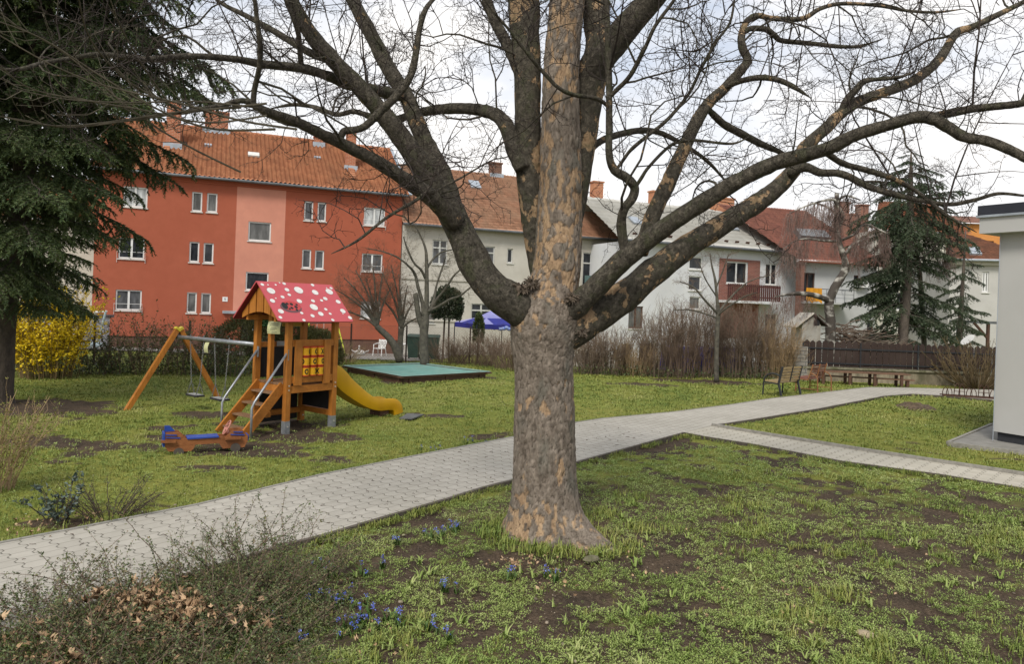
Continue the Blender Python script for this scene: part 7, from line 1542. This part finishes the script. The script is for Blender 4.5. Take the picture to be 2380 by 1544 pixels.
for (px0, px1, py, lb) in ((1446, 1466, 797, 'narrow dark brown board panel standing in the hedge'), (1487, 1521, 795, 'wide dark brown board panel standing in the hedge')):
    a, b_ = at(px0, py, 27.6), at(px1, py, 27.6); o = thing('board_panel', lb, 'panel', V((a.x + b_.x) / 2, 27.6, 0)); n = 3 if px1 - px0 < 25 else 5; w_ = (b_.x - a.x) / n
    for i in range(n): mb = MB(); mb.obox(V(a.x + w_ * i, 27.6, -.05), V(w_ * .96, 0, 0), V(0, .025, 0), V(0, 0, a.z + .02 * (i % 2))); mb.build('board', pick, o)
    for z in (.25, a.z - .25): mb = MB(); mb.obox(V(a.x, 27.63, z), V(b_.x - a.x, 0, 0), V(0, .05, 0), V(0, 0, .08)); mb.build('rail', iron, o)
lw = gnd(1340, 868); mb = MB(); mb.obox(V(lw.x, 29.5, -.3), V(11, 0, 0), V(0, .2, 0), V(0, 0, .75)); tag(mb.build('plinth_wall', M('pale low wall', (.42, .4, .36), (.3, .28, .25), scale=3)), 'long low pale wall seen through the bare shrubs', 'wall')
# plastic chair
plas = M('white garden plastic', (.72, .72, .7), (.64, .64, .62), rough=.4)
q = gnd(883, 818); q = V(*at(883, 800, 40)[:2], 0); q.z = gz(q.x, q.y); ch = thing('plastic_chair', 'white plastic garden chair in the yard before the red house', 'chair', q)
R3 = Matrix.Rotation(-.35, 3, 'Z')
def cp(x, y, z): return q + R3 @ V(x, y, z)
mb = MB(); mb.hexa([cp(-.25, -.24, .42), cp(.25, -.24, .42), cp(.23, .22, .4), cp(-.23, .22, .4), cp(-.25, -.24, .45), cp(.25, -.24, .45), cp(.23, .22, .43), cp(-.23, .22, .43)]); mb.build('seat', plas, ch)
mb = MB()
for x in np.linspace(-.2, .2, 6): mb.bar(cp(x * .95, .21, .42), cp(x * 1.1, .33, .86), .045, .02, up=R3 @ V(0, 1, 0))
mb.bar(cp(-.25, .33, .86), cp(.25, .33, .86), .03, .09); mb.build('backrest', plas, ch)
for sx_ in (-1, 1):
    mb = MB(); mb.tube([cp(sx_ * .27, -.27, 0), cp(sx_ * .25, -.22, .44), cp(sx_ * .27, -.2, .64), cp(sx_ * .27, .1, .68), cp(sx_ * .25, .29, .7)], .024, 6); mb.build('armrest', plas, ch)
    mb = MB(); mb.tube([cp(sx_ * .25, .3, 0), cp(sx_ * .23, .2, .43)], .026, 6); mb.build('leg', plas, ch)
q2 = V(*at(945, 795, 40.5)[:2], 0); q2.z = gz(q2.x, q2.y); tt = thing('garden_table', 'white plastic garden table half hidden by the twin stemmed tree', 'table', q2)
mb = MB(); mb.lathe(q2 + Zu * .7, [(.0, 0), (.55, 0), (.56, .02), (.55, .04), (0, .04)], 20); mb.build('tabletop', plas, tt)
for a in (.6, 2.2, 3.7, 5.3): mb = MB(); mb.tube([q2 + V(.45 * math.cos(a), .45 * math.sin(a), 0), q2 + V(.3 * math.cos(a), .3 * math.sin(a), .7)], .03, 6); mb.build('leg', plas, tt)
# swan shaped planter
q = V(*at(837, 806, 40)[:2], 0); q.z = gz(q.x, q.y); sn = thing('swan_planter', 'small white swan shaped garden planter in the yard', 'planter', q)
mb = MB(); mb.ell(q + Zu * .16, (.3, .2, .16), 10, 6); mb.build('body', plas, sn, smooth=True)
mb = MB(); mb.tube([q + V(0, -.15, .2), q + V(0, -.22, .36), q + V(0, -.16, .48), q + V(0, -.24, .53), q + V(0, -.33, .5)], [.06, .05, .045, .05, .015], 7); mb.build('neck', plas, sn, smooth=True)
for s in (-1, 1): mb = MB(); mb.prism([q + V(s * .24, -.12, .2), q + V(s * .5, 0, .3), q + V(s * .42, .12, .16), q + V(s * .2, .1, .14)], V(0, .05, .02)); mb.build('wing', plas, sn)
# yellow swing frame in the yard
ygp = M('lime yellow tube', (.5, .55, .04), (.42, .46, .03), rough=.5); YY = 39.5
p = [at(718, 752, YY), at(773, 750, YY + .4)]; g_ = lambda px, dy: V(at(px, 790, YY + dy).x, YY + dy, gz(0, YY + dy))
ys_ = thing('yard_swing_frame', 'lime yellow A-frame of a garden swing behind the play tower', 'swing frame', V(p[0].x + 1, YY, gz(0, YY)))
mb = MB(); mb.tube([p[0] - V(.1, 0, 0), V(*at(782, 750, YY + .4))], .035, 7); mb.build('beam', rust, ys_)
for a, px, dy in ((p[0], 722, -.7), (p[0], 716, .8), (p[1] + V(.25, 0, 0), 804, -.6), (p[1] + V(.25, 0, 0), 790, 1.0)): mb = MB(); mb.tube([a, g_(px, dy)], .035, 7); mb.build('leg', ygp, ys_)
for px in (737, 753): mb = MB(); a = at(px, 752, YY + .15); mb.tube([a, a - Zu * 1.5], .01, 4); mb.build('rope', plas, ys_)
# carpet beating frame and pale blue table by the forsythia
CY_ = 30.0; paleb = M('pale blue grey paint', (.36, .44, .46), (.26, .32, .33), rough=.6, scale=12)
a, b_ = at(222, 726, CY_), at(246, 724, CY_ - .4); fr_ = thing('carpet_frame', 'pale grey pipe carpet beating frame near the forsythia', 'frame', V(a.x, a.y, gz(a.x, a.y)))
mb = MB(); mb.tube([a - V(.05, 0, 0), b_ + V(.03, 0, 0)], .04, 8); mb.build('bar', plas, fr_)
for s in (a, b_): mb = MB(); mb.tube([V(s.x - .35 if s is b_ else s.x - .25, s.y, gz(s.x, s.y) - .1), s], .045, 8); mb.build('post', paleb, fr_)
a, b_, c, d = at(190, 800, 29), at(222, 806, 27.6), at(254, 798, 29), at(212, 794, 30.2); z = (a.z + c.z) / 2
tb2 = thing('slatted_table', 'pale blue weathered slatted garden table behind the forsythia', 'table', V((a.x + c.x) / 2, 29, 0)); P4 = [V(s.x, s.y, z) for s in (a, b_, c, d)]
for i in range(6): mb = MB(); u, v_ = i / 6, (i + .86) / 6; mb.prism([P4[0].lerp(P4[3], u), P4[1].lerp(P4[2], u), P4[1].lerp(P4[2], v_), P4[0].lerp(P4[3], v_)], V(0, 0, -.04)); mb.build('slat', paleb, tb2)
for s in P4: mb = MB(); cc = s.lerp(sum(P4, V(0, 0, 0)) / 4, .15); mb.tube([cc - Zu * .04, V(cc.x, cc.y, gz(cc.x, cc.y))], .035, 6); mb.build('leg', paleb, tb2)
# green wheeled bins behind the pollarded tree
def bin_(label, px, Y):
    q = V(*at(px, 800, Y)[:2], 0); q.z = gz(q.x, q.y); o = thing('wheeled_bin', label, 'bin', q); gm = M('dark green bin plastic', (.03, .06, .045), (.022, .045, .035), rough=.5)
    mb = MB(); mb.hexa([q + V(*p) for p in ((-.2, -.25, .08), (.2, -.25, .08), (.2, .2, .08), (-.2, .2, .08), (-.27, -.34, .98), (.27, -.34, .98), (.27, .3, .98), (-.27, .3, .98))]); mb.build('body', gm, o)
    mb = MB(); mb.hexa([q + V(*p) for p in ((-.3, -.38, .985), (.3, -.38, .985), (.3, .36, 1.0), (-.3, .36, 1.0), (-.27, -.34, 1.03), (.27, -.34, 1.03), (.27, .34, 1.08), (-.27, .34, 1.08))]); mb.build('lid', gm, o)
    for s in (-1, 1): mb = MB(); mb.cyl(q + V(s * .2, .24, .1), q + V(s * .26, .24, .1), .1, 14); mb.build('wheel', rubber, o)
bin_('dark green wheeled bin left of the pollarded stem', 962, 31.5); bin_('dark green wheeled bin right of the pollarded stem', 1006, 31.2)
# little hut with mono-pitched tin roof
HY = 30.3; a, b_ = at(1863, 800, HY), at(1906, 800, HY - .2); zt_ = at(1885, 757, HY).z; za_ = at(1890, 731, HY).z; hu = thing('small_hut', 'narrow grey rendered hut with pale gabled tin roof behind the fence', 'hut', V(a.x, a.y, gz(a.x, a.y)))
ux = (b_ - a); wid = ux.length; ux.normalize(); uy = V(-ux.y - .35, ux.x, 0).normalized(); o_ = V(a.x, a.y, -.3); zr = zt_ + .3; dep_ = 1.0
mb = MB(); pr_ = [o_, o_ + ux * wid, o_ + ux * wid + Zu * (zr + .0), o_ + ux * wid * .55 + Zu * (za_ + .3 - .1), o_ + Zu * (zr + .02)]; mb.prism(pr_, uy * dep_); mb.build('wall', M('hut render', (.4, .38, .33), (.3, .285, .25), rough=.95, scale=3, stain=(.2, .18, .14), stain_scale=2, stain_amt=.6), hu)
apx_ = o_ + ux * wid * .55 + Zu * (za_ + .3)
for s, ed in ((-1, o_ - ux * .28 + Zu * (zr - .1)), (1, o_ + ux * (wid + .22) + Zu * (zr - .06))):
    mb = MB(); f0_, f1_ = apx_ - uy * .12, ed - uy * .12; mb.prism([f0_, f1_, f1_ + uy * (dep_ + .24), f0_ + uy * (dep_ + .24)], Zu * .05); mb.build('roof_sheet', M('pale tin sheet', (.56, .52, .44), (.42, .38, .31), rough=.6, scale=4) if s < 0 else rust, hu)
mb = MB(); h0 = o_ + ux * wid * .62 + Zu * (zr - .02) - uy * .003; mb.obox(h0, ux * .22, -uy * .01, Zu * .24); mb.build('opening', blackb, hu)
# heap of cut branches
R = np.random.default_rng(77); PYY = 31.0; p0, p1 = at(1945, 795, PYY), at(2075, 800, PYY); hp = thing('branch_heap', 'big heap of cut bare branches behind the picket fence', 'branch heap', V((p0.x + p1.x) / 2, PYY, gz(0, PYY)))
cols_ = [M('cut branch brown', (.16, .105, .07), (.09, .06, .045), scale=5), M('cut branch grey', (.2, .16, .12), (.12, .095, .075), scale=5)]
mbs = [MB(), MB()]
for i in range(620):
    u = R.random(); X = p0.x + (p1.x - p0.x) * u; hmax = (2.45 - 1.0 * u) * (1 - .2 * R.random()); z = R.random() ** .6 * hmax - .2; ln = R.uniform(.5, 1.9); a = R.normal(0, .5) + (pi if R.random() < .5 else 0); d = V(math.cos(a), math.sin(a) * .6, R.normal(-.05, .28)).normalized(); q = V(X, PYY + R.normal(0, .5), z); pts = [q - d * ln / 2, q - d * ln * .15 + V(*R.normal(0, .08, 3)), q + d * ln * .2 + V(*R.normal(0, .08, 3)), q + d * ln / 2 + V(*R.normal(0, .1, 3))]; r0 = R.uniform(.008, .03)
    mbs[i % 2].tube(pts, [r0, r0 * .85, r0 * .65, r0 * .35], 4)
for m_, c in zip(mbs, cols_): m_.build('branches', c, hp)
q = at(1552 + 675, 0, 30); q = at(2249, 790, 28.6); wp = thing('white_board', 'white oval board standing above the cut shrub', 'board', V(q.x, q.y, gz(q.x, q.y)))
mb = MB(); mb.prism([q + V(.27 * math.cos(t), 0, .15 * math.sin(t) + .14 * math.cos(t)) for t in np.linspace(0, 2 * pi, 24)[:-1]], V(0, .02, 0)); mb.build('panel', plas, wp); mb = MB(); mb.tube([V(q.x, q.y + .03, 0), q + V(0, .03, 0)], .02, 6); mb.build('stake', rust, wp)
# pergola corner by the grey house
a = at(2268, 752, 36); pg = thing('pergola', 'dark timber pergola corner beside the grey building', 'pergola', V(a.x, a.y, gz(a.x, a.y)))
mb = MB(); mb.obox(a, V(3, 0, 0), V(0, 2.2, 0), V(0, 0, .12)); mb.build('roof', zinc, pg)
for px, top_, bot_ in ((2300, None, None),): 
    b_ = at(px, 752, 36); mb = MB(); mb.bar(V(b_.x, 36.1, -.6), V(b_.x, 36.1, b_.z), .12, .12); mb.build('post', brownframe, pg); mb = MB(); mb.bar(V(b_.x, 36.1, b_.z - .75), V(b_.x - .7, 36.1, b_.z), .1, .1); mb.build('brace', brownframe, pg)

# ================================================================ foreground planting
cot = Mleaf('small cotoneaster leaves', [(.035, .052, .02), (.078, .11, .038), (.14, .17, .065), (.18, .13, .07)], rough=.4)
ctb = M('cotoneaster stems', (.17, .12, .085), (.1, .07, .053), rough=.85, scale=12)
for i, (px, py, h, sp, n, lb) in enumerate([(620, 1372, .50, .62, 120, 'cotoneaster mound reaching highest over the paving, nearest the trunk'), (470, 1420, .46, .68, 120, 'cotoneaster mound in the middle of the bed by the path edge'), (270, 1470, .42, .7, 110, 'cotoneaster mound with long stray shoots over the path'), (80, 1520, .40, .7, 110, 'cotoneaster mound at the lower left beside the path'), (530, 1545, .30, .6, 110, 'low cotoneaster mound at the bottom edge right of the dry leaves'), (625, 1450, .26, .4, 90, 'low cotoneaster mound by the blue flowers'), (180, 1620, .36, .75, 110, 'cotoneaster mound cut by the bottom left corner'), (420, 1640, .3, .7, 90, 'cotoneaster mound cut by the bottom edge below the dry leaves')]):
    q = gnd(px, py); stem_bush('cotoneaster', lb, q, int(n * .5), h * 1.02, sp, ctb, 200 + i, group='cotoneaster mounds in the front bed', rr=.0032, side=9, foot=.35, curve=.0, vertical=.6, sidelen=.55, leaves=cot, leafdens=7, leafsize=(.015, .03))
    nm = [o for o in bpy.data.objects if o.get('label') == lb][0]; R = np.random.default_rng(i + 400)
    mb = MB(); lp3 = []      # long stray shoots set with paired leaves
    for _ in range(9):
        a = R.uniform(0, 2 * pi); p = q + V(R.normal(0, .2), R.normal(0, .2), h * .4); d = V(math.cos(a) * .55, math.sin(a) * .55, R.uniform(.5, 1.1)).normalized(); ps2 = [p]
        for k in range(7): d = (d + V(R.normal(0, .12), R.normal(0, .12), -.07)).normalized(); ps2.append(ps2[-1] + d * R.uniform(.07, .12)); lp3 += [tuple(ps2[-1].lerp(ps2[-2], R.random()) + V(*R.normal(0, .008, 3))) for _ in range(9)]
        mb.tube(ps2, [.0042 - .0004 * k for k in range(8)], 4, cap=False)
    mb.build('stray_shoots', ctb, nm); cl = Cloud(); leafy(cl, np.array(lp3), R, (.014, .027)); cl.build('shoot_leaves', cot, nm); n = 1700
    rr2 = np.sqrt(R.random(n)) * (sp + .15); aa = R.uniform(0, 2 * pi, n); pts = np.stack([q.x + rr2 * np.cos(aa), q.y + rr2 * np.sin(aa), np.abs(R.normal(.0, .45, n)) * h * (1.1 - rr2 / (sp + .3)) + .01], -1); cl = Cloud(); leafy(cl, pts, R, (.014, .028)); cl.build('inner_leaves', cot, nm)
# dry maple leaves
lf = []; 
for k in range(5):
    a = -1.25 + 2.5 * k / 4
    lf += [(1.0 if k == 2 else .8) * np.array([math.cos(a), math.sin(a)]), .42 * np.array([math.cos(a + .31), math.sin(a + .31)])]
lf = lf[:-1]; lp2 = [(-.12, 0, 0)] + [(x[0], x[1], .18 * (x[0] ** 2 + x[1] ** 2) + .1 * math.sin(5 * x[1])) for x in lf]
MAPLE = (np.array(lp2), np.array([(0, i, i + 1) for i in range(1, len(lp2) - 1)], np.int32))
CURL = (MAPLE[0] * np.array([1, .5, 3.0]), MAPLE[1])
dry = Mleaf('dry tan leaves', [(.2, .12, .065), (.4, .26, .145), (.55, .39, .24)], rough=.8)
R = np.random.default_rng(90); pts = []; sz = []
for px, py, rx, ry, n, zt2 in [(330, 1475, 130, 45, 380, .3), (430, 1500, 100, 40, 180, .3), (120, 1560, 150, 50, 130, .2), (560, 1490, 110, 50, 50, .22), (620, 1520, 60, 30, 22, .1), (700, 1390, 50, 40, 12, .05), (60, 1235, 90, 25, 40, .05), (220, 1205, 70, 20, 30, .04), (1210, 1310, 80, 18, 40, .02), (1260, 1350, 140, 50, 22, .02), (1500, 1300, 300, 80, 26, .02), (900, 1500, 120, 40, 14, .02), (1900, 1400, 400, 120, 24, .02), (2215, 900, 110, 8, 90, .02), (800, 1380, 100, 50, 10, .02)]:
    for _ in range(n):
        g_ = gnd(px + R.normal(0, rx * .5), py + R.normal(0, ry * .5)); pts.append((g_.x, g_.y, R.uniform(.01, zt2) + .01)); sz.append(R.uniform(.035, .075) if zt2 > .1 else R.uniform(.02, .045))
pts = np.array(pts); sz = np.array(sz); k = R.random(len(pts)) < .22; cl = Cloud()
for T_, mk in ((MAPLE, k), (CURL, ~k)):
    n = int(mk.sum()); nd = R.normal(0, .35, (n, 3)); cl.put(T_, rotz(R.uniform(0, 2 * pi, n)) @ rotx(R.normal(0, .55, n)) @ roty(R.normal(0, .5, n)) * sz[mk][:, None, None], pts[mk])
tag(cl.build('leaf_litter', dry), 'dry tan maple leaves scattered over bed and lawn', 'leaves', kind='stuff')
# ---------------------------------------------------------------- grass and weeds
def tuft(rng, nb, h, spread, wd):
    vs, fs = [], []
    for _ in range(nb):
        a = rng.uniform(0, 2 * pi); b = V(rng.gauss(0, spread), rng.gauss(0, spread), 0); out_ = V(math.cos(a), math.sin(a), 0); s = V(-out_.y, out_.x, 0) * wd * rng.uniform(.7, 1.2); hh = h * rng.uniform(.5, 1.15); l = rng.uniform(.2, .9) * hh
        m1 = b + out_ * l * .35 + V(0, 0, hh * .6); tip = b + out_ * l + V(0, 0, hh * rng.uniform(.65, 1)); k = len(vs); vs += [b - s, b + s, m1 + s * .8, m1 - s * .8, tip]; fs += [(k, k + 1, k + 2), (k, k + 2, k + 3), (k + 3, k + 2, k + 4)]
    return np.array([tuple(v) for v in vs]), np.array(fs, np.int32)
def rosette(rng, n, r, up):
    vs, fs = [], []
    for i in range(n):
        a = rng.uniform(0, 2 * pi); c = V(math.cos(a), math.sin(a), 0); d = (c * rng.uniform(.3, 1) + V(0, 0, rng.uniform(.1, up))).normalized(); b = c * r * rng.uniform(0, .9) + V(0, 0, rng.uniform(0, up * r * .8)); l = r * rng.uniform(.3, .55); s = V(-c.y, c.x, 0) * l * .34; k = len(vs)
        vs += [b, b + d * l * .55 + s, b + d * l, b + d * l * .55 - s]; fs += [(k, k + 1, k + 2), (k, k + 2, k + 3)]
    return np.array([tuple(v) for v in vs]), np.array(fs, np.int32)
rng = rnd(5); TU = [tuft(rng, 7, 1, .28, .05) for _ in range(6)]; RO = [rosette(rng, 12, 1, .9) for _ in range(6)]; BW = [tuft(rng, 9, 1, .1, .075) for _ in range(3)]
R = np.random.default_rng(42)
def sample(n, d0, d1, half=.80, p=1.0):
    r_ = d0 * (d1 / d0) ** (R.random(n) ** p); a = R.uniform(-half, half, n); x, y = r_ * np.sin(a), r_ * np.cos(a)
    ok = ~(inpoly(x, y, MAIN) | inpoly(x, y, SIDE) | inpoly(x, y, ap)); rel = (x - gc.x) * (-dq.y) + (y - gc.y) * dq.x
    inb = ((x - gc.x) * dq.x + (y - gc.y) * dq.y > -.05) & ((x - gc.x) * Bd.x + (y - gc.y) * Bd.y > -.05); ok &= ~inb & (y > 2.8)
    tx, ty = tree.location.x, TY; ok &= (x - tx) ** 2 + (y - ty) ** 2 > .36 ** 2
    return x[ok], y[ok]
grassm = Mleaf('grass blades', [(.075, .125, .022), (.15, .2, .04), (.24, .26, .06), (.36, .33, .14)], rough=.6, clump=.55, cscale=.7)
weedm = Mleaf('low weed leaves', [(.095, .15, .028), (.18, .25, .055), (.28, .34, .10), (.38, .39, .17)], rough=.55, clump=.5, cscale=1.1)
def zat_(x, y): return gzv(x, y) - .012
x, y = sample(76000, 4.4, 30); s = soil(x, y); ns = near_side(x, y); gn = fbm(x * 1.7, y * 1.7, 77, 3)
keep = R.random(len(x)) > np.clip(s * 1.12, 0, .97); keep &= (ns < 0) | (R.random(len(x)) < np.clip((gn - .48) * 3.2, .06, .8)); x, y, ns, gn = x[keep], y[keep], ns[keep], gn[keep]
d = np.hypot(x, y); h = np.where(ns > 0, R.uniform(.03, .085, len(x)) * (1 + (gn > .6) * .35), R.uniform(.028, .06, len(x)) * (1 + .03 * (d - 8))); wsc = np.clip(d / 9, 1, 2.6)
cl = Cloud(); pick_ = R.integers(len(TU), size=len(x))
for k, T_ in enumerate(TU):
    mk = pick_ == k; n = int(mk.sum()); S_ = np.zeros((n, 3, 3)); S_[:, 0, 0] = S_[:, 1, 1] = np.maximum(h[mk], .05) * wsc[mk] * .9; S_[:, 2, 2] = h[mk]
    cl.put(T_, rotz(R.uniform(0, 2 * pi, n)) @ S_, np.stack([x[mk], y[mk], zat_(x[mk], y[mk])], -1))
# rough grass along path edges and round the trunk
E = []
for P in (PATH_UP[:-1], PATH_LO[8:]):
    for a, b_ in zip(P[:-1], P[1:]):
        m = (a + b_) / 2; L_ = (b_ - a).length; n = int(L_ * 900 / max(4, m.y)); 
        if m.y > 30 or m.y < 3: continue
        t = R.random(n); off = np.abs(R.normal(0, .06, n)) + .035; dv = (b_ - a).normalized(); sgn = 1 if P is not PATH_LO and P[0] is PATH_UP[0] else 1
        nx_, ny_ = (-dv.y, dv.x) if P[0] is PATH_UP[0] else (-dv.y, dv.x); E.append(np.stack([a.x + (b_.x - a.x) * t + nx_ * off, a.y + (b_.y - a.y) * t + ny_ * off], -1))
E = np.concatenate(E); okk = (fbm(E[:, 0] * 2.2, E[:, 1] * 2.2, 55, 3) > .43) & ~(inpoly(E[:, 0], E[:, 1], MAIN) | inpoly(E[:, 0], E[:, 1], SIDE)); E = E[okk]
for k, T_ in enumerate(TU):
    e_ = E[k::6]; n = len(e_); cl.put(T_, rotz(R.uniform(0, 2 * pi, n)) * R.uniform(.04, .1, n)[:, None, None], np.stack([e_[:, 0], e_[:, 1], zat_(e_[:, 0], e_[:, 1])], -1))
tag(cl.build('grass', grassm), 'short patchy spring grass over the lawns', 'grass', kind='stuff')
x, y = sample(98000, 4.4, 14); ns = near_side(x, y); s = soil(x, y); wn_ = fbm(x * 2.1 + 40, y * 2.1, 88, 3)
keep = (ns > 0) & (R.random(len(x)) > np.clip(s * 1.02 - (wn_ > .62) * .3, 0, .96)) & (R.random(len(x)) < np.clip((wn_ - .2) * 3, .15, 1)); keep |= (ns <= 0) & (R.random(len(x)) < .1); x, y = x[keep], y[keep]
cl = Cloud(); pick_ = R.integers(len(RO), size=len(x)); d = np.hypot(x, y)
for k, T_ in enumerate(RO):
    mk = pick_ == k; n = int(mk.sum()); cl.put(T_, rotz(R.uniform(0, 2 * pi, n)) * (R.uniform(.018, .04, n) * np.clip(d[mk] / 8, 1, 1.5))[:, None, None], np.stack([x[mk], y[mk], zat_(x[mk], y[mk]) + .002], -1))
x, y = sample(420, 4.6, 10); mk = near_side(x, y) > .1; x, y = x[mk], y[mk]; n = len(x)
cl.put(BW[0], rotz(R.uniform(0, 2 * pi, n)) * R.uniform(.06, .13, n)[:, None, None] * np.array([1.1, 1.1, .75])[None, :, None], np.stack([x, y, zat_(x, y)], -1))
tag(cl.build('weeds', weedm), 'low pale green weeds growing over the bare earth', 'weeds', kind='stuff')
x, y = sample(5200, 4.4, 13); mk = (near_side(x, y) > 0) | (soil(x, y) > .5); x, y = x[mk], y[mk]; n = len(x); PEB = MB(); PEB.ell(V(0, 0, 0), (1, .7, .5), 6, 4); pv, pf_ = PEB.arr(); cl = Cloud()
cl.put((pv, tri(pf_)), rotz(R.uniform(0, 2 * pi, n)) * (R.uniform(.003, .011, n) * (1 + (R.random(n) < .03) * 1.5))[:, None, None], np.stack([x, y, zat_(x, y) + .003], -1)); tag(cl.build('pebbles', Mleaf('small stones and bark crumbs', [(.1, .08, .06), (.2, .16, .12), (.36, .3, .22)], rough=.9)), 'small stones and bark crumbs on bare earth', 'pebbles', kind='stuff')
x, y = sample(900, 9, 26); mk = near_side(x, y) < 0; x, y = x[mk], y[mk]; n = len(x); cl = Cloud(); cl.put(LEAF, rotz(R.uniform(0, 2 * pi, n)) * (R.uniform(.012, .024, n) * np.clip(np.hypot(x, y) / 12, 1, 1.7))[:, None, None], np.stack([x, y, zat_(x, y) + .05], -1)); tag(cl.build('daisies', Mleaf('daisy petals', [(.5, .5, .46), (.65, .64, .6)])), 'tiny white daisies dotted over the lawn', 'daisies', kind='stuff')
# fallen twigs and dark crumbs on lawn and paving; tufts round the trunk foot
mb = MB(); rt = rnd(31)
def stick(x, y, z, ln, r):
    a = rt.uniform(0, 2 * pi); d = V(math.cos(a), math.sin(a), rt.uniform(-.05, .12)); p = V(x, y, z); mb.tube([p - d * ln / 2, p + V(rt.gauss(0, .012), rt.gauss(0, .012), .004), p + d * ln / 2], [r, r * .8, r * .5], 4)
x, y = sample(420, 4.5, 14)
for X, Y in zip(x, y): stick(X, Y, zat_(X, Y) + .014, rt.uniform(.05, .28), rt.uniform(.0016, .004))
for _ in range(170):
    t = rt.random(); q = (PATH_UP[1].lerp(PATH_UP[7], t)).lerp(PATH_LO[-2].lerp(PATH_LO[i1], t), rt.random())
    if inpoly(np.array([q.x]), np.array([q.y]), MAIN)[0]: stick(q.x, q.y, .039, rt.uniform(.015, .07), rt.uniform(.002, .005))
tag(mb.build('twig_litter', M('dead twig litter', (.12, .085, .06), (.05, .037, .028), scale=20)), 'small fallen twigs and crumbs on lawn and paving', 'twigs', kind='stuff')
R = np.random.default_rng(8); n = 420; a = R.uniform(0, 2 * pi, n); rr3 = R.uniform(.36, .72, n) + .35 * np.clip(np.cos(a + .5), 0, 1) ** 6; cl = Cloud()
for k in range(6): s_ = slice(k, None, 6); m_ = len(a[s_]); X, Y = tree.location.x + rr3[s_] * np.cos(a[s_]), TY + rr3[s_] * np.sin(a[s_]); cl.put(TU[k], rotz(R.uniform(0, 2 * pi, m_)) * R.uniform(.04, .13, m_)[:, None, None], np.stack([X, Y, X * 0 - .012], -1))
tag(cl.build('grass', grassm), 'longer grass tufts round the foot of the big trunk', 'grass', kind='stuff')
# blue squills: one clump each
sqb = Mleaf('squill petals', [(.06, .10, .48), (.12, .17, .62), (.25, .3, .72)], rough=.5); sql = Mleaf('squill leaves', [(.05, .10, .02), (.09, .15, .035)], rough=.45)
def squill(px, py, n, sp, lb):
    q = gnd(px, py); o = thing('squill_clump', lb, 'flowers', q, 'blue squills in the front lawn'); r_ = np.random.default_rng(int(px + py)); lv, fl, st_ = Cloud(), Cloud(), MB(); P = []
    for i in range(n):
        a = r_.uniform(0, 2 * pi); k = math.sqrt(r_.random()) * sp; p = q + V(k * math.cos(a), k * math.sin(a), -.01); h = r_.uniform(.07, .13); t = p + V(r_.normal(0, .02), r_.normal(0, .02), h); st_.tube([p, t], [.002, .0015], 4); P += [tuple(t + V(r_.normal(0, .008), r_.normal(0, .008), r_.uniform(-.03, .005))) for _ in range(16)]
        lv.put(BW[i % 3], rotz(np.array([a])) * r_.uniform(.07, .12), np.array([tuple(p)]))
    fl.put(LEAF, frames(rand_dirs(r_, len(P), -.9, .5)) * r_.uniform(.011, .02, len(P))[:, None, None], np.array(P)); lv.build('leaves', sql, o); fl.build('flowers', sqb, o); st_.build('stems', ctb, o)
for a in [(850, 1432, 11, .22, 'largest blue squill clump, beside the low cotoneaster'), (800, 1400, 6, .14, 'blue squill clump just behind the largest clump'), (905, 1452, 5, .12, 'blue squills right of the largest clump'), (800, 1470, 7, .16, 'blue squills in front of the largest clump'), (740, 1338, 6, .12, 'blue squills at the cotoneaster edge near the path'), (755, 1395, 4, .12, 'blue squills half under the cotoneaster twigs'), (1013, 1248, 6, .12, 'blue squills left of the trunk foot'), (1050, 1236, 5, .12, 'pale blue squills nearest the trunk on its left'), (920, 1267, 3, .05, 'small blue squill clump by the path left of the trunk'), (1048, 1372, 4, .08, 'blue squills in the middle of the lawn before the trunk'), (1188, 1345, 3, .06, 'blue squills below the trunk foot'), (1290, 1345, 4, .12, 'blue squills in front of the trunk with brown leaves'), (1000, 1472, 3, .07, 'two lone blue squills low in the middle'), (695, 1508, 3, .05, 'blue squill at the bottom among the cotoneaster'), (640, 1455, 3, .06, 'blue squill deep in the cotoneaster'), (1045, 1490, 2, .04, 'single blue squill near the bottom edge'), (890, 1320, 2, .05, 'single blue squill on the bare patch by the path'), (840, 1340, 2, .04, 'single blue squill left of the bare patch'), (1110, 1030, 5, .25, 'far blue squills beyond the path near the worn spot'), (1000, 1052, 5, .3, 'far blue squills beyond the path, further left')]: squill(*a)
